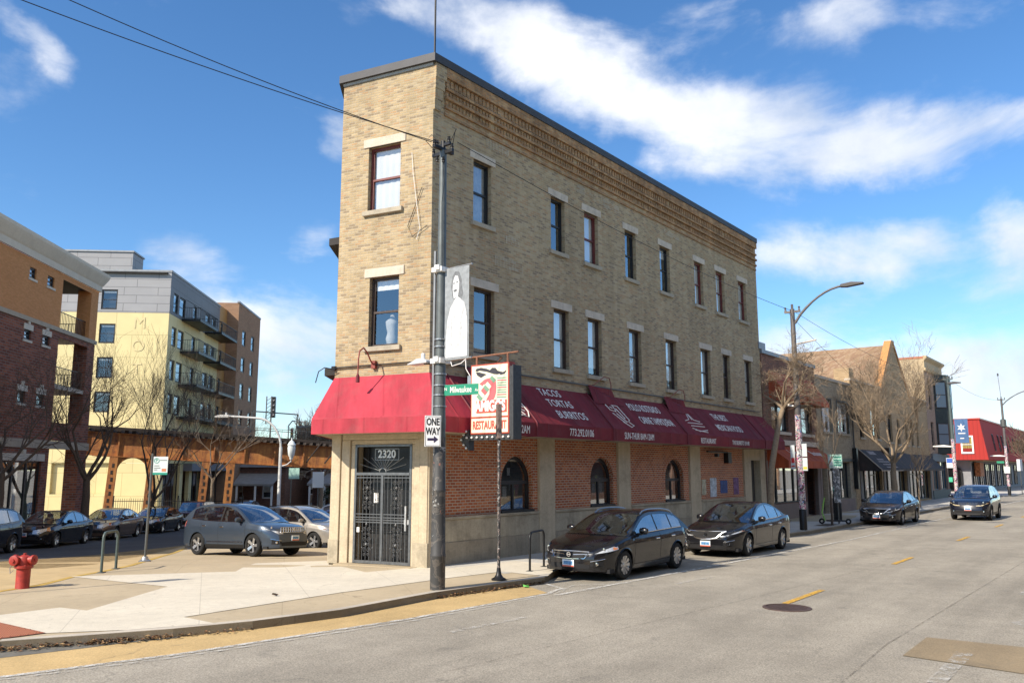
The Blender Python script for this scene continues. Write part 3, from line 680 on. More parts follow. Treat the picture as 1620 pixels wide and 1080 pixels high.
# ---- nose: stone door surround, recessed gated door
dx0,dx1=nxp(561,700)[0],nxp(647,890)[0]
b=MB(nose)
b.box(0,dx0-.42,-.03,.3,-.02,ZS); b.box(dx1+.28,NL+.02,-.035,.3,-.02,ZS)
b.box(dx0-.40,dx0-.14,.0,.35,-.02,3.1); b.box(dx1+.10,dx1+.27,.0,.35,-.02,3.1); b.box(dx0-.40,dx1+.27,.001,.35,3.1,ZS)
b.box(dx0-.13,dx0,.05,.4,.0,2.98); b.box(dx1,dx1+.09,.05,.4,0,2.98); b.box(dx0-.13,dx1+.09,.049,.4,2.98,3.095)
b.build('door_surround',M['limestone'],rest,bevel=.018)
b=MB(nose); b.box(-.02,dx0-.41,-.045,.2,-.02,.58); b.box(dx1+.11,NL+.05,-.05,.2,-.02,.58); b.each('surround_base',M['limestone_dirty'],rest,bevel=.01)
b=MB(nose); b.box(dx0,dx1,.42,.46,0,2.98); b.box(dx0+.1,dx0+.2,.38,.42,.1,2.9); b.box(dx1-.6,dx1-.5,.38,.42,.1,2.2)
door=b.build('door',plain('dark_door',(.03,.028,.027),.35,0,.3,4),rest)
b=MB(nose); b.quad((dx0+.25,.41,.9),(dx1-.15,.41,.9),(dx1-.15,.41,2.1),(dx0+.25,.41,2.1)); b.quad((dx0+.06,.41,2.32),(dx1-.06,.41,2.32),(dx1-.06,.41,2.94),(dx0+.06,.41,2.94)); b.build('pane',plain('dark_door_glass',(.012,.012,.013),.35),door)
gy0=.06
b=MB(nose); F_=.035
b.box(dx0,dx0+.06,gy0-.02,gy0+.05,0.02,2.96); b.box(dx1-.06,dx1,gy0-.02,gy0+.05,.02,2.96); b.box(dx0,dx1,gy0-.02,gy0+.05,2.92,2.97); b.box(dx0+.06,dx1-.06,gy0-.03,gy0+.04,2.20,2.27); b.box(dx0+.06,dx1-.06,gy0-.02,gy0+.03,.02,.09)
gm=plain('wrought_iron',(.17,.175,.18),.38,.6,.3,10)
gate=b.build('iron_gate',gm,rest)
b=MB(nose); xm=(dx0+dx1)/2
for z in (1.02,1.08,1.14,1.22,2.13): b.box(dx0+.06,dx1-.06,gy0-.01,gy0+.015,z,z+.022)
b.box(xm-.03,xm+.03,gy0-.025,gy0+.03,.09,2.2)
k=15
for i in range(1,k):
    x=lerp(dx0+.06,dx1-.06,i/k); b.tube([(x,gy0,.09),(x,gy0,2.2)],.008,5)
def scroll(cx,cz,r,turn=1.4,flip=1,y=gy0-.015):
    pts=[]
    for i in range(15):
        t=i/14; a=t*turn*2*math.pi; q_=r*(1-t*.78); pts.append((cx+flip*q_*math.cos(a),y,cz+q_*math.sin(a)))
    b.tube(pts,.008,4)
for cx in (lerp(dx0,xm,.48),lerp(xm,dx1,.5)):
    for cz in (.35,.6,.85,1.5,1.75,2.0):
        for fl in (1,-1): scroll(cx+fl*.065,cz,.062,1.5,fl); scroll(cx+fl*.06,cz-.12,.045,1.4,-fl)
    for cz in (.48,.98,1.62,1.88): b.lathe([(0,-.05),(.035,0),(0,.05)],(cx,gy0-.02,cz),6)
for i in (2,5,10,13):
    x=lerp(dx0+.06,dx1-.06,i/k)
    for cz in (.4,.8,1.45,1.85): b.lathe([(0,-.03),(.024,0),(0,.03)],(x,gy0,cz),6)
b.build('scrollwork',gm,gate)
b=MB(nose)    # sunburst transom
for i in range(1,12):
    a=math.pi*i/12; b.tube([(xm+.10*math.cos(a),gy0-.005,2.29+.10*math.sin(a)),(xm+min(.72,.36/max(.2,math.sin(a)))*math.cos(a),gy0-.005,2.29+min(.72,.36/max(.2,math.sin(a)))*math.sin(a)*1.0)],.008,4)
for i in range(8):
    a0,a1=math.pi*i/8,math.pi*(i+1)/8; b.tube([(xm+.1*math.cos(a0),gy0-.01,2.28+.1*math.sin(a0)),(xm+.1*math.cos(a1),gy0-.01,2.28+.1*math.sin(a1))],.012,5)
b.box(xm-.25,xm+.48,gy0-.012,gy0,2.58,2.595); b.box(xm-.25,xm+.48,gy0-.012,gy0,2.855,2.87); b.box(xm-.25,xm-.235,gy0-.012,gy0,2.58,2.87); b.box(xm+.465,xm+.48,gy0-.012,gy0,2.58,2.87)
b.build('sunburst',plain('pale_iron',(.30,.31,.31),.5,.4,.2,8),gate)
nm=nose.to_3x3()
text('house_number','2320',.27,nose@Vector((xm+.12,gy0-.02,2.725)),nm@Vector((1,0,0)),(0,0,1),plain('number_plate_white',(.66,.70,.70),.5),gate,ext=.008,bold=.006,sx=1.0)
b=MB(nose); b.box(dx1-.15,dx1-.11,gy0-.07,gy0-.02,.85,1.45); b.box(dx1-.19,dx1-.05,gy0-.03,gy0-.01,1.0,1.12); b.build('door_handle',plain('worn_white_steel',(.55,.55,.54),.4,.5,.4,14),gate)
b=MB(nose); b.box(dx0+.35,dx0+.5,.395,.405,1.5,1.75); b.box(dx0+.12,dx0+.2,gy0-.03,gy0-.02,.78,.9); b.build('sticker',M['white'],gate)
b=MB(nose); b.box(dx0-.3,dx1+.25,-.35,.02,-.06,.012); b.build('door_step',M['conc_tan'],rest)
# ---- awnings
AO,AZ1,AZ2,AZ3=1.0,4.74,3.62,3.22
def awn(path,name,mat,o1=AO,top=AZ1,parent=rest):
    b=MB()
    rings=[(0.012,top),(o1-.02,AZ2),(o1,AZ2-.03),(o1,AZ3)]
    pr=[]
    for o_,z in rings:
        a,_=band(path,o_,o_,0,0); pr.append([(p.x,p.y,z) for p in a])
    k=len(path)
    b.add([p for r in pr for p in r],[(i*k+j,i*k+j+1,(i+1)*k+j+1,(i+1)*k+j) for i in range(3) for j in range(k-1)])
    return b.build(name,mat,parent)
def awn_end(x,parent=rest):
    b=MB(); b.add([(x,-.01,AZ1),(x,-AO+.02,AZ2),(x,-AO,AZ3),(x,-.01,AZ3)],[(0,1,2,3)]); return b
seg_nose=[(LL.x+TB.x*3.2,LL.y+TB.y*3.2),(LL.x,LL.y),(0,0),(.62,0)]
a0=awn(seg_nose,'awning',M['awning_sunlit']); a0['label']='faded crimson canvas awning over the corner door, tinted as sunlit'
b=MB(); sweep(b,[(LL.x+TB.x*3.2,LL.y+TB.y*3.2),(LL.x,LL.y),(0,0),(LEN,0)],[(0,AZ3+.02),(AO-.03,AZ3+.02),(AO-.03,AZ3+.045),(0,AZ3+.045)]); b.build('awning_soffit',M['soffit'],rest)
SEG=[(.62,3.18),(3.18,7.23),(7.23,12.41),(12.41,19.98),(19.98,22.4)]
awns=[]
for i,(x0,x1) in enumerate(SEG):
    a=awn([(x0,0),(x1,0)],'awning',M['awning']); awns.append(a)
    b=MB(); b.add([(x1,-.01,AZ1),(x1,-AO+.02,AZ2),(x1,-AO,AZ3),(x1,-.01,AZ3)],[(0,1,2,3)]); b.build('awning_side',M['awning'],a); b=MB(); b.tube([(x0+.02,-.02,AZ1+.01),(x0+.02,-AO+.01,AZ2+.01),(x0+.02,-AO-.01,AZ2-.03),(x0+.02,-AO-.01,AZ3)],.028,6); b.build('piping',M['awning_seam'],a)
sl=Vector((0,-(AO-.03),AZ2-AZ1)); sl.normalize(); upv=-sl      # up the slope
def on_slope(x,f): return Vector((x,0,AZ1))+Vector((0,-(AO-.03)*f,(AZ2-AZ1)*f))+Vector((0,-.75,.65)).normalized()*.02
def at(s_,x,f,size,a,sx=.62,bold=.0,al='CENTER'): 
    text('lettering',s_,size,on_slope(x,f)+Vector((0,-.02,.02))*(1 if s_=='2 AMIGOS' else 0),(1,0,0),upv,M['white'],a,sx=sx,ext=.003,bold=bold,align=al)
def val(s_,x,size,a,sx=.6,z=None): text('lettering',s_,size,Vector((x,-AO-.012,z or (AZ2+AZ3)/2-.03)),(1,0,0),(0,0,1),M['white'],a,sx=sx,ext=.003)
# little raised pediments that carry the name, with lamps above
def pediment(x0,x1,a):
    b=MB(); pts=[(x0,AZ1-.15),(x1+.35,AZ1-.15),(x1,AZ1+.02),(x1-.35,AZ1+.26),((x0+x1)/2,AZ1+.30),(x0,AZ1+.26)]
    b.prism(pts,-.09,-.02); b.build('pediment',M['awning'],a)
pediment(3.22,5.1,awns[1]) if False else None
for k,(x0,x1,i) in enumerate([(1.35,3.0,0),(7.28,8.95,2),(12.46,14.3,3)]):
    b=MB(); f=lambda x,g: tuple(on_slope(x,g)+Vector((0,-.01,.006)))
    b.add([f(x0,.30),f(x1+.25,.30),f(x1,.06),(x1-.2,-.08,AZ1+.22),(x0,-.08,AZ1+.26)],[(0,1,2,3,4)]); b.build('pediment',M['awning'],awns[i])
at('2 AMIGOS',2.2,.05,.42,awns[0],.70); at('2 AMIGOS',8.15,.06,.46,awns[2],.62,.006); at('2 AMIGOS',13.4,.06,.46,awns[3],.62,.006)
at('TACOS',5.0,.16,.40,awns[1],.85); at('TORTAS',5.15,.45,.40,awns[1],.85); at('BURRITOS',5.35,.76,.42,awns[1],.80); val('773.292.0106',5.45,.30,awns[1],.80)
val('FRI-SAT 8AM-2AM',2.1,.30,awns[0],.66); val('C',.95,.3,awns[0],.9)
at('POLLO ROSTISADO',10.55,.30,.46,awns[2],.55); at('CARNE TAMPIQUENA',10.75,.70,.46,awns[2],.53); val('SUN-THUR 8AM-12AM',8.9,.30,awns[2],.66)
at('THE BEST',16.9,.30,.46,awns[3],.75,.002); at('MEXICAN FOOD',17.0,.70,.46,awns[3],.72,.002); val('RESTAURANT',14.2,.28,awns[3],.78); val('THE BURRITO 24 HR',17.3,.24,awns[3],.8)
def doodle(a,cx,strokes,s=1.0):
    b=MB()
    for st in strokes: b.tube([on_slope(cx+p[0]*s,p[1]) for p in st],.016,4)
    b.build('emblem',M['white'],a)
doodle(awns[0],2.55,[[(-.5,.3),(-.1,.32),(.1,.42),(.1,.6),(.35,.85),(.0,.88),(-.1,.8),(-.1,.62),(-.5,.3)],[(.15,.5),(.55,.55),(.6,.75),(.45,.9),(.1,.82),(.15,.5)],[(.25,.6),(.5,.65)],[(.22,.68),(.45,.75)],[(-.35,.25),(.0,.26)]],1.)
doodle(awns[2],8.35,[[(-.35,.3),(-.1,.24),(.0,.34),(-.05,.5),(-.3,.46),(-.35,.3)],[(.0,.3),(.25,.32),(.32,.75),(.1,.8),(-.1,.55)],[(-.2,.36),(-.1,.4)],[(.05,.4),(.15,.7)],[(-.1,.8),(.15,.95),(.35,.9),(.2,.8)],[(-.3,.55),(-.15,.7),(.0,.85)]],1.2)
doodle(awns[3],13.9,[[(-.5,.55),(-.2,.5),(.0,.2),(.1,.5),(.45,.55)],[(-.45,.62),(.5,.62)],[(-.4,.72),(.5,.72)],[(-.45,.8),(-.1,.9),(.5,.84)],[(-.35,.86),(.4,.92)],[(.0,.3),(.0,.5)]],1.3)
b=MB(); b.build
def lamp(Mx,x,parent,z=5.02):
    b=MB(Mx); b.box(x-.06,x+.06,-.10,.0,z-.1,z+.1); b.tube([(x,-.08,z),(x,-.2,z+.08),(x,-.36,z+.28),(x,-.52,z+.38),(x,-.68,z+.28),(x,-.72,z+.08),(x,-.73,z-.35)],.02,6)
    g=b.build('gooseneck_lamp',plain('rusty_lamp_arm',(.25,.06,.045),.6,.2,.3,9),parent)
    b=MB(Mx); b.lathe([(.02,z-.30),(.045,z-.36),(.05,z-.52),(.0,z-.52)],(x,-.73,0),10); b.build('lamp_head',M['awning_seam'],g)
lamp(nose,NL*.44,rest)
for x in (3.1,8.2,13.6): 
    b=MB(); z=5.0; b.tube([(x-.9,-.05,z),(x-.8,-.2,z),(x-.3,-.3,z+.3),(x-.05,-.35,z+.28),(x,-.38,z+.05),(x,-.38,z-.15)],.018,6); b.build('gooseneck_lamp',plain('rusty_arm_%d'%int(x),(.22,.08,.06),.6),rest)
b=MB(nose); b.tube([(.1,-.1,4.95),(-.15,-.25,5.0),(-.3,-.3,4.9),(-.35,-.35,4.6)],.014,5); b.build('gooseneck_lamp',M['black'],rest)
# roof mast
a=thing('roof_antenna','thin dark mast rising from the roof of the corner building','antenna',tuple((Matrix.Translation((CN[0],CN[1],0))@Matrix.Rotation(FROT,4,'Z'))@(nose@Vector((NL-.35,.6,12.8)))))
b=MB(); b.lathe([(.08,0),(.08,.1),(.04,.1)],n=8); b.build('base',M['black'],a); b=MB(); b.tube([(0,0,0),(0,0,6)],.03,6); b.build('mast',M['black'],a)
# ---- hanging double sided sign at the corner
sg=thing('hanging_sign','cream and red restaurant sign edged with bulbs hanging from an iron bar','sign',(*W(.4,0),0),AZ*0-AZ*0+ (math.pi/2-AZ)-math.pi/2)
# local: x outwards from the wall (NX), z up, front face towards -y side
SX0,SX1,SZ0,SZ1=1.12,2.3,3.18,4.86
b=MB(); b.box(SX0,SX1,-.11,.11,SZ0,SZ1); b.build('cabinet',plain('red_sign_rim',(.42,.06,.035),.5,0,.25,8),sg,bevel=.01)
cream=plain('cream_sign_face',(.74,.70,.52),.55,0,.06,3); sred=plain('sign_red',(.50,.09,.06),.55); sdk=plain('sign_dark',(.03,.03,.04),.6); sgn=plain('sign_green',(.16,.30,.20),.6)
def sface(x0,x1,z0,z1,mat,y=-.116,nm='face',par=sg): b=MB(); b.box(x0,x1,y,y+.006,z0,z1); return b.build(nm,mat,par)
f=sface(SX0+.035,SX1-.035,SZ0+.42,SZ1-.035,cream); f2=sface(SX0+.035,SX1-.035,SZ0+.035,SZ0+.375,cream)
text('lettering','RESTAURANT',.27,(1.71,-.122,SZ0+.205),(1,0,0),(0,0,1),sred,f2,sx=.62,ext=.002,bold=.008)
b=MB(); b.box(SX0+.19,SX1-.06,-.121,-.117,SZ0+.50,SZ0+.80); b.build('red_panel',sred,f)
text('lettering','AMIGOS',.34,(1.74,-.125,SZ0+.655),(1,0,0),(0,0,1),M['white'],f,sx=.72,ext=.002,bold=.014)
def sp(poly,mat,nm,y=-.1215): b=MB(); b.prism([(SX0+p[0]*1.18/470,SZ1-p[1]*1.68/800) for p in poly],y,y+.004); return b.build(nm,mat,f)
pk=plain('sign_pink',(.60,.12,.13),.6)
sp([(110,225),(180,175),(260,160),(310,185),(320,260),(318,330),(300,390),(260,450),(225,475),(85,500),(90,465),(190,430),(235,350),(240,260),(215,225),(160,235),(150,250)],pk,'numeral')
for i in range(7):
    x,y=75+i*27,370-i*33; sp([(x,y),(x+30,y-34),(x+80,y+22),(x+50,y+58)],[sgn,cream,pk][i%3],'serape_stripe',-.1225)
for i in range(9):
    y=165+i*27; sp([(330,y),(440,y+4),(444,y+16),(330,y+13)],[sgn,pk,sgn][i%3],'serape_stripe',-.1225)
sp([(60,70),(75,45),(130,38),(200,55),(240,75),(270,50),(310,55),(335,90),(400,110),(440,95),(430,115),(340,130),(290,125),(200,90),(110,70),(80,80)],sdk,'hat_brim',-.123)
sp([(65,85),(110,90),(200,120),(130,155),(85,125)],sdk,'hat_crown',-.1232); sp([(350,120),(430,105),(420,130),(370,140)],sdk,'hat_crown',-.1232)
b=MB(); 
for i in range(9): b.lathe([(0,-.05),(.04,-.03),(.045,0),(.04,.03),(0,.05)],(SX1+.05,0,SZ0+.08+i*.165),8)
for i in range(9): b.lathe([(0,-.03),(.03,-.02),(.032,0),(0,.03)],(SX0-.1+i*.16,-.13,SZ0-.07),8)
for dx,dz in ((-.28,-.1),(-.2,.02),(-.2,-.22),(-.12,.1),(-.12,-.3)): b.lathe([(0,-.03),(.03,-.02),(.032,0),(0,.03)],(SX0+dx,-.13,SZ0+dz-.02),8)
b.build('bulb',plain('glass_bulb',(.75,.74,.70),.15),sg,60)
b=MB(); b.prism([(SX0-.36,SZ0-.12),(SX0-.06,SZ0+.12),(SX0-.06,SZ0-.01),(SX1+.12,SZ0-.01),(SX1+.12,SZ0-.14),(SX0-.06,SZ0-.14),(SX0-.06,SZ0-.38)],-.10,.10); b.box(SX1+.001,SX1+.13,-.1,.1,SZ0-.005,SZ1-.1); b.box(SX1+.13,SX1+.16,-.16,.16,SZ0-.14,SZ1-.08)
b.build('arrow_box',plain('dark_sign_box',(.05,.052,.055),.5,.2,.4,12),sg)
b=MB(); b.tube([(.0,0,5.05),(2.5,0,5.10)],.022,6); b.tube([(SX0+.1,0,SZ1),(SX0+.1,0,5.08)],.03,6); b.tube([(SX1-.12,0,SZ1),(SX1-.12,0,5.1)],.03,6); b.tube([(1.75,0,5.1),(1.3,.9,5.15),(.02,2.2,5.2)],.015,5)
b.build('hanging_bar',plain('rusty_bar',(.26,.12,.07),.7,.2,.3,9),sg)
b=MB(); b.box(SX0-.16,SX0-.0,-.05,.05,4.35,4.62); b.build('junction_box',M['steel'],sg); b=MB(); b.tube([(.35,0,5.05),(.45,-.05,4.9),(.75,-.05,4.95),(.9,0,5.08)],.012,5); b.tube([(.85,0,5.06),(.9,-.04,4.8),(1.05,0,4.55)],.012,5); b.build('cable',M['white'],sg)
# ---------------------------------------------------------------- shops further along the avenue (local x along the pavement, y into the block)
def shop(name,label,s0,t=0.0,cat='building'):
    return thing(name,label,cat,(*W(s0,t),0),FROT)
def walls(par,L,D,z1,holes,mat,side=None,depth=.22,z0=-.2,far=True,gap=None):
    b=MB(); panel(b,0,L,z0,z1,holes,depth); o=b.build('front_wall',mat,par)
    b=MB(); b.add([(0,0,z0),(0,D,z0),(0,D,z1),(0,0,z1)],[(0,1,2,3)]); b.add([(L,0,z0),(L,D,z0),(L,D,z1),(L,0,z1)],[(0,1,2,3)]); b.add([(0,D,z0),(L,D,z0),(L,D,z1),(0,D,z1)],[(0,1,2,3)])
    b.build('side_wall',side or mat,par)
    b=MB(); b.box(.02,L-.02,.02,D-.02,z1-.5,z1-.4); b.build('roof',M['coping'],par)
    b=MB(); b.quad((.1,3.0,z0),(L-.1,3.0,z0),(L-.1,3.0,z1-.6),(.1,3.0,z1-.6)); b.box(.1,L-.1,.4,3.0,3.3,3.5); b.build('interior',M['room'],par)
    return o
def shopfront(par,x0,x1,z0,z1,n,fm,glass,y=.16,door=None,curt=None):
    w_=(x1-x0)/n
    for i in range(n):
        a,c=x0+i*w_,x0+(i+1)*w_; b=MB(); f=.06
        b.box(a,a+f,y,y+.09,z0,z1); b.box(c-f,c,y,y+.09,z0,z1); b.box(a+f,c-f,y,y+.09,z0,z0+f); b.box(a+f,c-f,y,y+.09,z1-f,z1)
        if door is not None and i in door: b.box(a+f,c-f,y,y+.09,z0+(z1-z0)*.78,z0+(z1-z0)*.78+.06); b.box(a+f,a+f+.09,y+.01,y+.08,z0+f,z0+(z1-z0)*.78); b.box(c-f-.09,c-f,y+.01,y+.08,z0+f,z0+(z1-z0)*.78)
        o=b.build('shop_door' if door is not None and i in door else 'shop_window',fm,par)
        g=MB(); g.quad((a+f,y+.05,z0+f),(c-f,y+.05,z0+f),(c-f,y+.05,z1-f),(a+f,y+.05,z1-f)); g.build('pane',glass,o)
        if curt and i in curt:
            g=MB(); g.quad((a+f,y+.3,z0+f),(c-f,y+.3,z0+f),(c-f,y+.3,z1-f),(a+f,y+.3,z1-f)); g.build('curtain',curt[i],o)
def slope_awning(par,x0,x1,z1,z0,o1,mat,val=.25,label=None,thick=True):
    b=MB(); b.add([(x0,-.01,z1),(x1,-.01,z1),(x1,-o1,z0),(x0,-o1,z0)],[(0,1,2,3)]); b.add([(x0,-o1,z0),(x1,-o1,z0),(x1,-o1,z0-val),(x0,-o1,z0-val)],[(0,1,2,3)])
    for x in (x0,x1): b.add([(x,-.01,z1),(x,-o1,z0),(x,-o1,z0-val),(x,-.01,z0-val)],[(0,1,2,3)])
    o=b.build('awning',mat,par)
    if label: o['label']=label
    return o
dkbrick=brick('dark_brown_brick',[(.24,.10,.065),(.19,.08,.055),(.28,.12,.075),(.15,.065,.05)],(.23,.18,.14),stain=.2)
greybrick=brick('grey_tan_brick',[(.40,.33,.23),(.36,.29,.20),(.44,.36,.25),(.30,.24,.17)],(.38,.33,.25),stain=.2)
orbrick=brick('buff_orange_brick',[(.48,.33,.18),(.43,.29,.16),(.52,.37,.21),(.37,.25,.14)],(.42,.33,.22),stain=.2)
rustcloth=cloth('burnt_orange_canvas',(.42,.085,.03)); blackcloth=cloth('black_canvas',(.05,.042,.04))
pinkstone=stone('pink_grey_granite',(.27,.21,.18),.15)
# 1: dark brick front with burnt orange awnings
A1=shop('brick_shop','two storey dark brick shop with burnt orange awnings over both floors',22.6)
Z1=7.75
walls(A1,7.7,20,Z1,[(1.0,3.3,4.15,5.75),(4.3,6.9,4.15,5.75),(.5,5.3,.75,2.75),(5.6,7.3,0,2.75)],dkbrick)
b=MB(); b.box(-.05,7.75,-.08,.3,Z1,Z1+.18); b.build('coping',M['zinc'],A1); b=MB(); b.box(-.3,.5,-.05,.9,Z1+.18,Z1+.5); b.build('roof_duct',M['zinc'],A1)
for x0,x1 in ((1.0,3.3),(4.3,6.9)):
    xm=(x0+x1)/2
    window(A1,I4,x0,xm,4.15,5.75,M['frame_black'],.9,.3,sill=None,curtain=M['curtain']); window(A1,I4,xm,x1,4.15,5.75,M['frame_black'],1,.8,curtain=M['blind'])
    b=MB(); b.box(x0-.15,x1+.15,-.09,.1,4.0,4.15); b.build('sill',M['lintel'],A1,bevel=.01)
slope_awning(A1,.8,3.5,7.0,5.75,.9,rustcloth,.2,'burnt orange canopy over the left upstairs window'); slope_awning(A1,4.1,7.1,7.0,5.75,.9,rustcloth,.2,'burnt orange canopy over the right upstairs window')
b=MB(); b.box(.3,7.5,-.1,.02,3.5,3.75); b.build('stone_band',M['lintel'],A1,bevel=.01)
aw=slope_awning(A1,.2,7.6,3.45,2.75,1.0,rustcloth,.35,'wide burnt orange shop awning with white script')
us=Vector((0,1.0,.7)).normalized()
text('lettering','Le Beau',.62,(2.4,-.54,3.14),(1,0,0),us,M['white'],aw,sx=.7,ext=.003,bold=-.004); text('lettering','Boutique',.62,(5.6,-.54,3.14),(1,0,0),us,M['white'],aw,sx=.7,ext=.003,bold=-.004)
pale=plain('pale_shop_curtain',(.17,.20,.17),.8,0,.5,3)
shopfront(A1,.5,5.3,.75,2.75,4,M['frame_black'],M['glass_green'],curt={0:pale,1:pale,2:pale,3:M['curtain']}); shopfront(A1,5.6,7.3,0,2.75,1,M['frame_black'],M['glass_dark'],door=[0],y=.5)
b=MB(); b.box(0,5.45,-.04,.16,-.1,.72); b.box(7.3,7.7,-.04,.16,-.1,2.75); b.box(.02,.45,-.04,.16,.72,2.75); b.build('granite_base',pinkstone,A1,bevel=.01)
# 2: grey tan brick with paired white windows
A2=shop('brick_shop','two storey grey tan brick shop with paired white upstairs windows and wide shop glass',30.35)
Z2=7.3
walls(A2,6.6,20,Z2,[(.9,2.6,4.4,6.2),(3.75,5.9,4.4,6.2),(1.7,5.6,.7,2.75),(.3,1.3,0,2.5)],greybrick)
b=MB(); b.box(0,6.6,-.07,.3,Z2,Z2+.15); b.build('coping',M['lintel'],A2); b=MB(); b.box(0,6.5,-.1,.02,2.8,2.95); b.box(6.3,6.6,-.25,-.02,1.2,3.6); b.build('dark_fascia',M['black'],A2)
for x0,x1 in ((.9,2.6),(3.75,5.9)):
    xm=(x0+x1)/2; window(A2,I4,x0,xm,4.4,6.2,M['white'],.8,.2,curtain=M['blind'],fw=.09); window(A2,I4,xm,x1,4.4,6.2,M['white'],1,.35,curtain=M['blind'],fw=.09)
    b=MB(); b.box(x0-.1,x1+.1,-.08,.1,4.28,4.4); b.build('sill',M['sill'],A2); b=MB(); b.box(x0-.12,x0,-.02,.1,4.4,6.3); b.box(x0,x1,-.02,.1,6.2,6.3); b.box(x1,x1+.12,-.02,.1,4.4,6.3); b.build('dark_surround',M['frame_black'],A2)
brn=plain('brown_curtain',(.23,.16,.09),.8,0,.4,2)
shopfront(A2,1.7,5.6,.7,2.75,3,M['frame_black'],M['glass_green'],curt={0:brn,1:M['curtain'],2:brn})
b=MB(); b.box(.3,1.3,.3,.35,0,2.5); b.build('white_door',plain('pale_door',(.5,.5,.5),.6,0,.2,3),A2)
b=MB(); b.box(1.4,6.2,-.05,.16,-.1,.68); b.box(0,.28,-.05,.16,-.1,2.75); b.build('granite_base',pinkstone,A2,bevel=.01)
b=MB(); b.tube([(6.45,-.1,3.0),(6.45,-.1,7.2)],.04,6); b.build('downpipe',M['steel_dark'],A2)
# 3: long gabled brick hall with black shop awnings
A3=shop('brick_hall','long orange buff brick hall with a steep stepped gable and black shop awnings',37.0)
L3=21.4; Z3=7.7
hs3=[(1.6,2.5,4.3,6.1),(4.3,6.3,4.3,6.2),(8.6,9.8,4.2,6.1),(11.2,12.0,4.1,5.9),(13.6,14.3,4.1,5.9),(15.4,16.1,4.1,5.9),(17.2,17.9,4.1,5.9)]
walls(A3,L3,22,Z3,hs3+[(1.5,6.2,.1,2.5),(7.2,13,.1,2.5),(13.6,20.8,.1,2.5)],orbrick)
for h in hs3: window(A3,I4,*h,M['frame_black'],.7,0,sill=M['sill'],curtain=M['curtain'])
b=MB(); b.prism([(7.2,Z3-.2),(11.3,11.3),(15.6,Z3-.2)],-.03,.35); g=b.build('gable',orbrick,A3)
b=MB(); b.hexa([(10.9,-.08,11.35),(11.7,-.08,11.35),(11.7,.4,11.35),(10.9,.4,11.35)],[(10.9,-.08,11.5),(11.7,-.08,11.5),(11.7,.4,11.5),(10.9,.4,11.5)]); b.build('gable_cap',M['lintel'],A3)
b=MB()
b.prism([(10.75,11.42),(11.3,11.42),(7.5,Z3-.05),(6.9,Z3-.05)],-.09,.38); b.prism([(11.3,11.42),(11.5,11.42),(15.9,Z3-.05),(15.4,Z3-.05)],-.09,.38); b.each('gable_coping',plain('orange_terracotta',(.50,.24,.08),.7,0,.2,3),A3)
b=MB(); b.add([(11.3,.3,11.2),(7.2,.3,Z3-.2),(7.2,22,Z3-.2),(11.3,22,11.2)],[(0,1,2,3)]); b.add([(11.3,.3,11.2),(15.6,.3,Z3-.2),(15.6,22,Z3-.2),(11.3,22,11.2)],[(0,1,2,3)]); b.add([(7.2,22,Z3-.2),(15.6,22,Z3-.2),(11.3,22,11.2)],[(0,1,2)]); b.build('gable_roof',brick('shingle_roof',[(.30,.20,.12),(.26,.16,.10),(.33,.23,.15)],(.22,.15,.1),bw=.3,rh=.16),A3)
b=MB(); b.box(-.02,L3,-.06,.3,Z3,Z3+.12) if False else b.box(-.02,7.0,-.06,.3,Z3,Z3+.12); b.box(15.9,L3,-.06,.3,Z3,Z3+.12); b.each('coping',M['lintel'],A3)
b=MB(); b.box(0,.9,0,.9,Z3,Z3+.75); b.build('chimney',orbrick,A3)
sa=slope_awning(A3,.9,6.2,3.55,2.35,1.3,blackcloth,.1,'black slanted shop awning with a pale printed board')
b=MB(); b.tube([(.9,-.03,3.57),(.9,-1.3,2.35),(.9,-1.3,2.28)],.03,5); b.tube([(.9,-1.31,2.27),(6.2,-1.31,2.27)],.025,5); b.build('awning_frame',M['lintel'],sa)
us=Vector((0,1.3,1.2)).normalized()
for k,(f,wd,hh) in enumerate([(.17,1.6,.3),(.5,1.5,.12),(.62,2.6,.1),(.76,2.4,.1),(.9,2.7,.1)]):
    c=Vector((3.0+k*.25,-1.3*f-.01,3.55-1.2*f+.01)); b=MB(frame(c,(1,0,0),us)); b.box(-wd/2,wd/2,-.012,-.004,-hh/2,hh/2); b.build('printed_line',plain('faded_print_%d'%k,(.38,.34,.33),.8,0,.8,14),sa)
slope_awning(A3,6.9,13.3,3.5,2.4,1.0,blackcloth,.15,'plain black shop awning behind the street tree'); slope_awning(A3,13.5,21.2,3.45,2.4,1.0,blackcloth,.15,'plain black shop awning at the far end')
shopfront(A3,1.5,6.2,.1,2.5,4,M['frame_black'],M['glass_dark'],door=[2],curt={1:brn}); shopfront(A3,7.2,13,.1,2.5,5,M['frame_black'],M['glass_dark'],door=[2],curt={0:brn}); shopfront(A3,13.6,20.8,.1,2.5,6,M['frame_black'],M['glass_dark'],door=[1,4],curt={2:brn})
b=MB()
for x in (1.2,6.7,13.3,21.1): b.box(x-.25,x+.25,-.06,.16,-.1,2.6)
b.each('pier',plain('painted_grey_pier',(.20,.19,.18),.7,0,.3,3),A3)
b=MB(); b.box(6.4,8.0,-.5,0,3.35,3.75); b.build('sign_box',M['frame_brown'],A3)
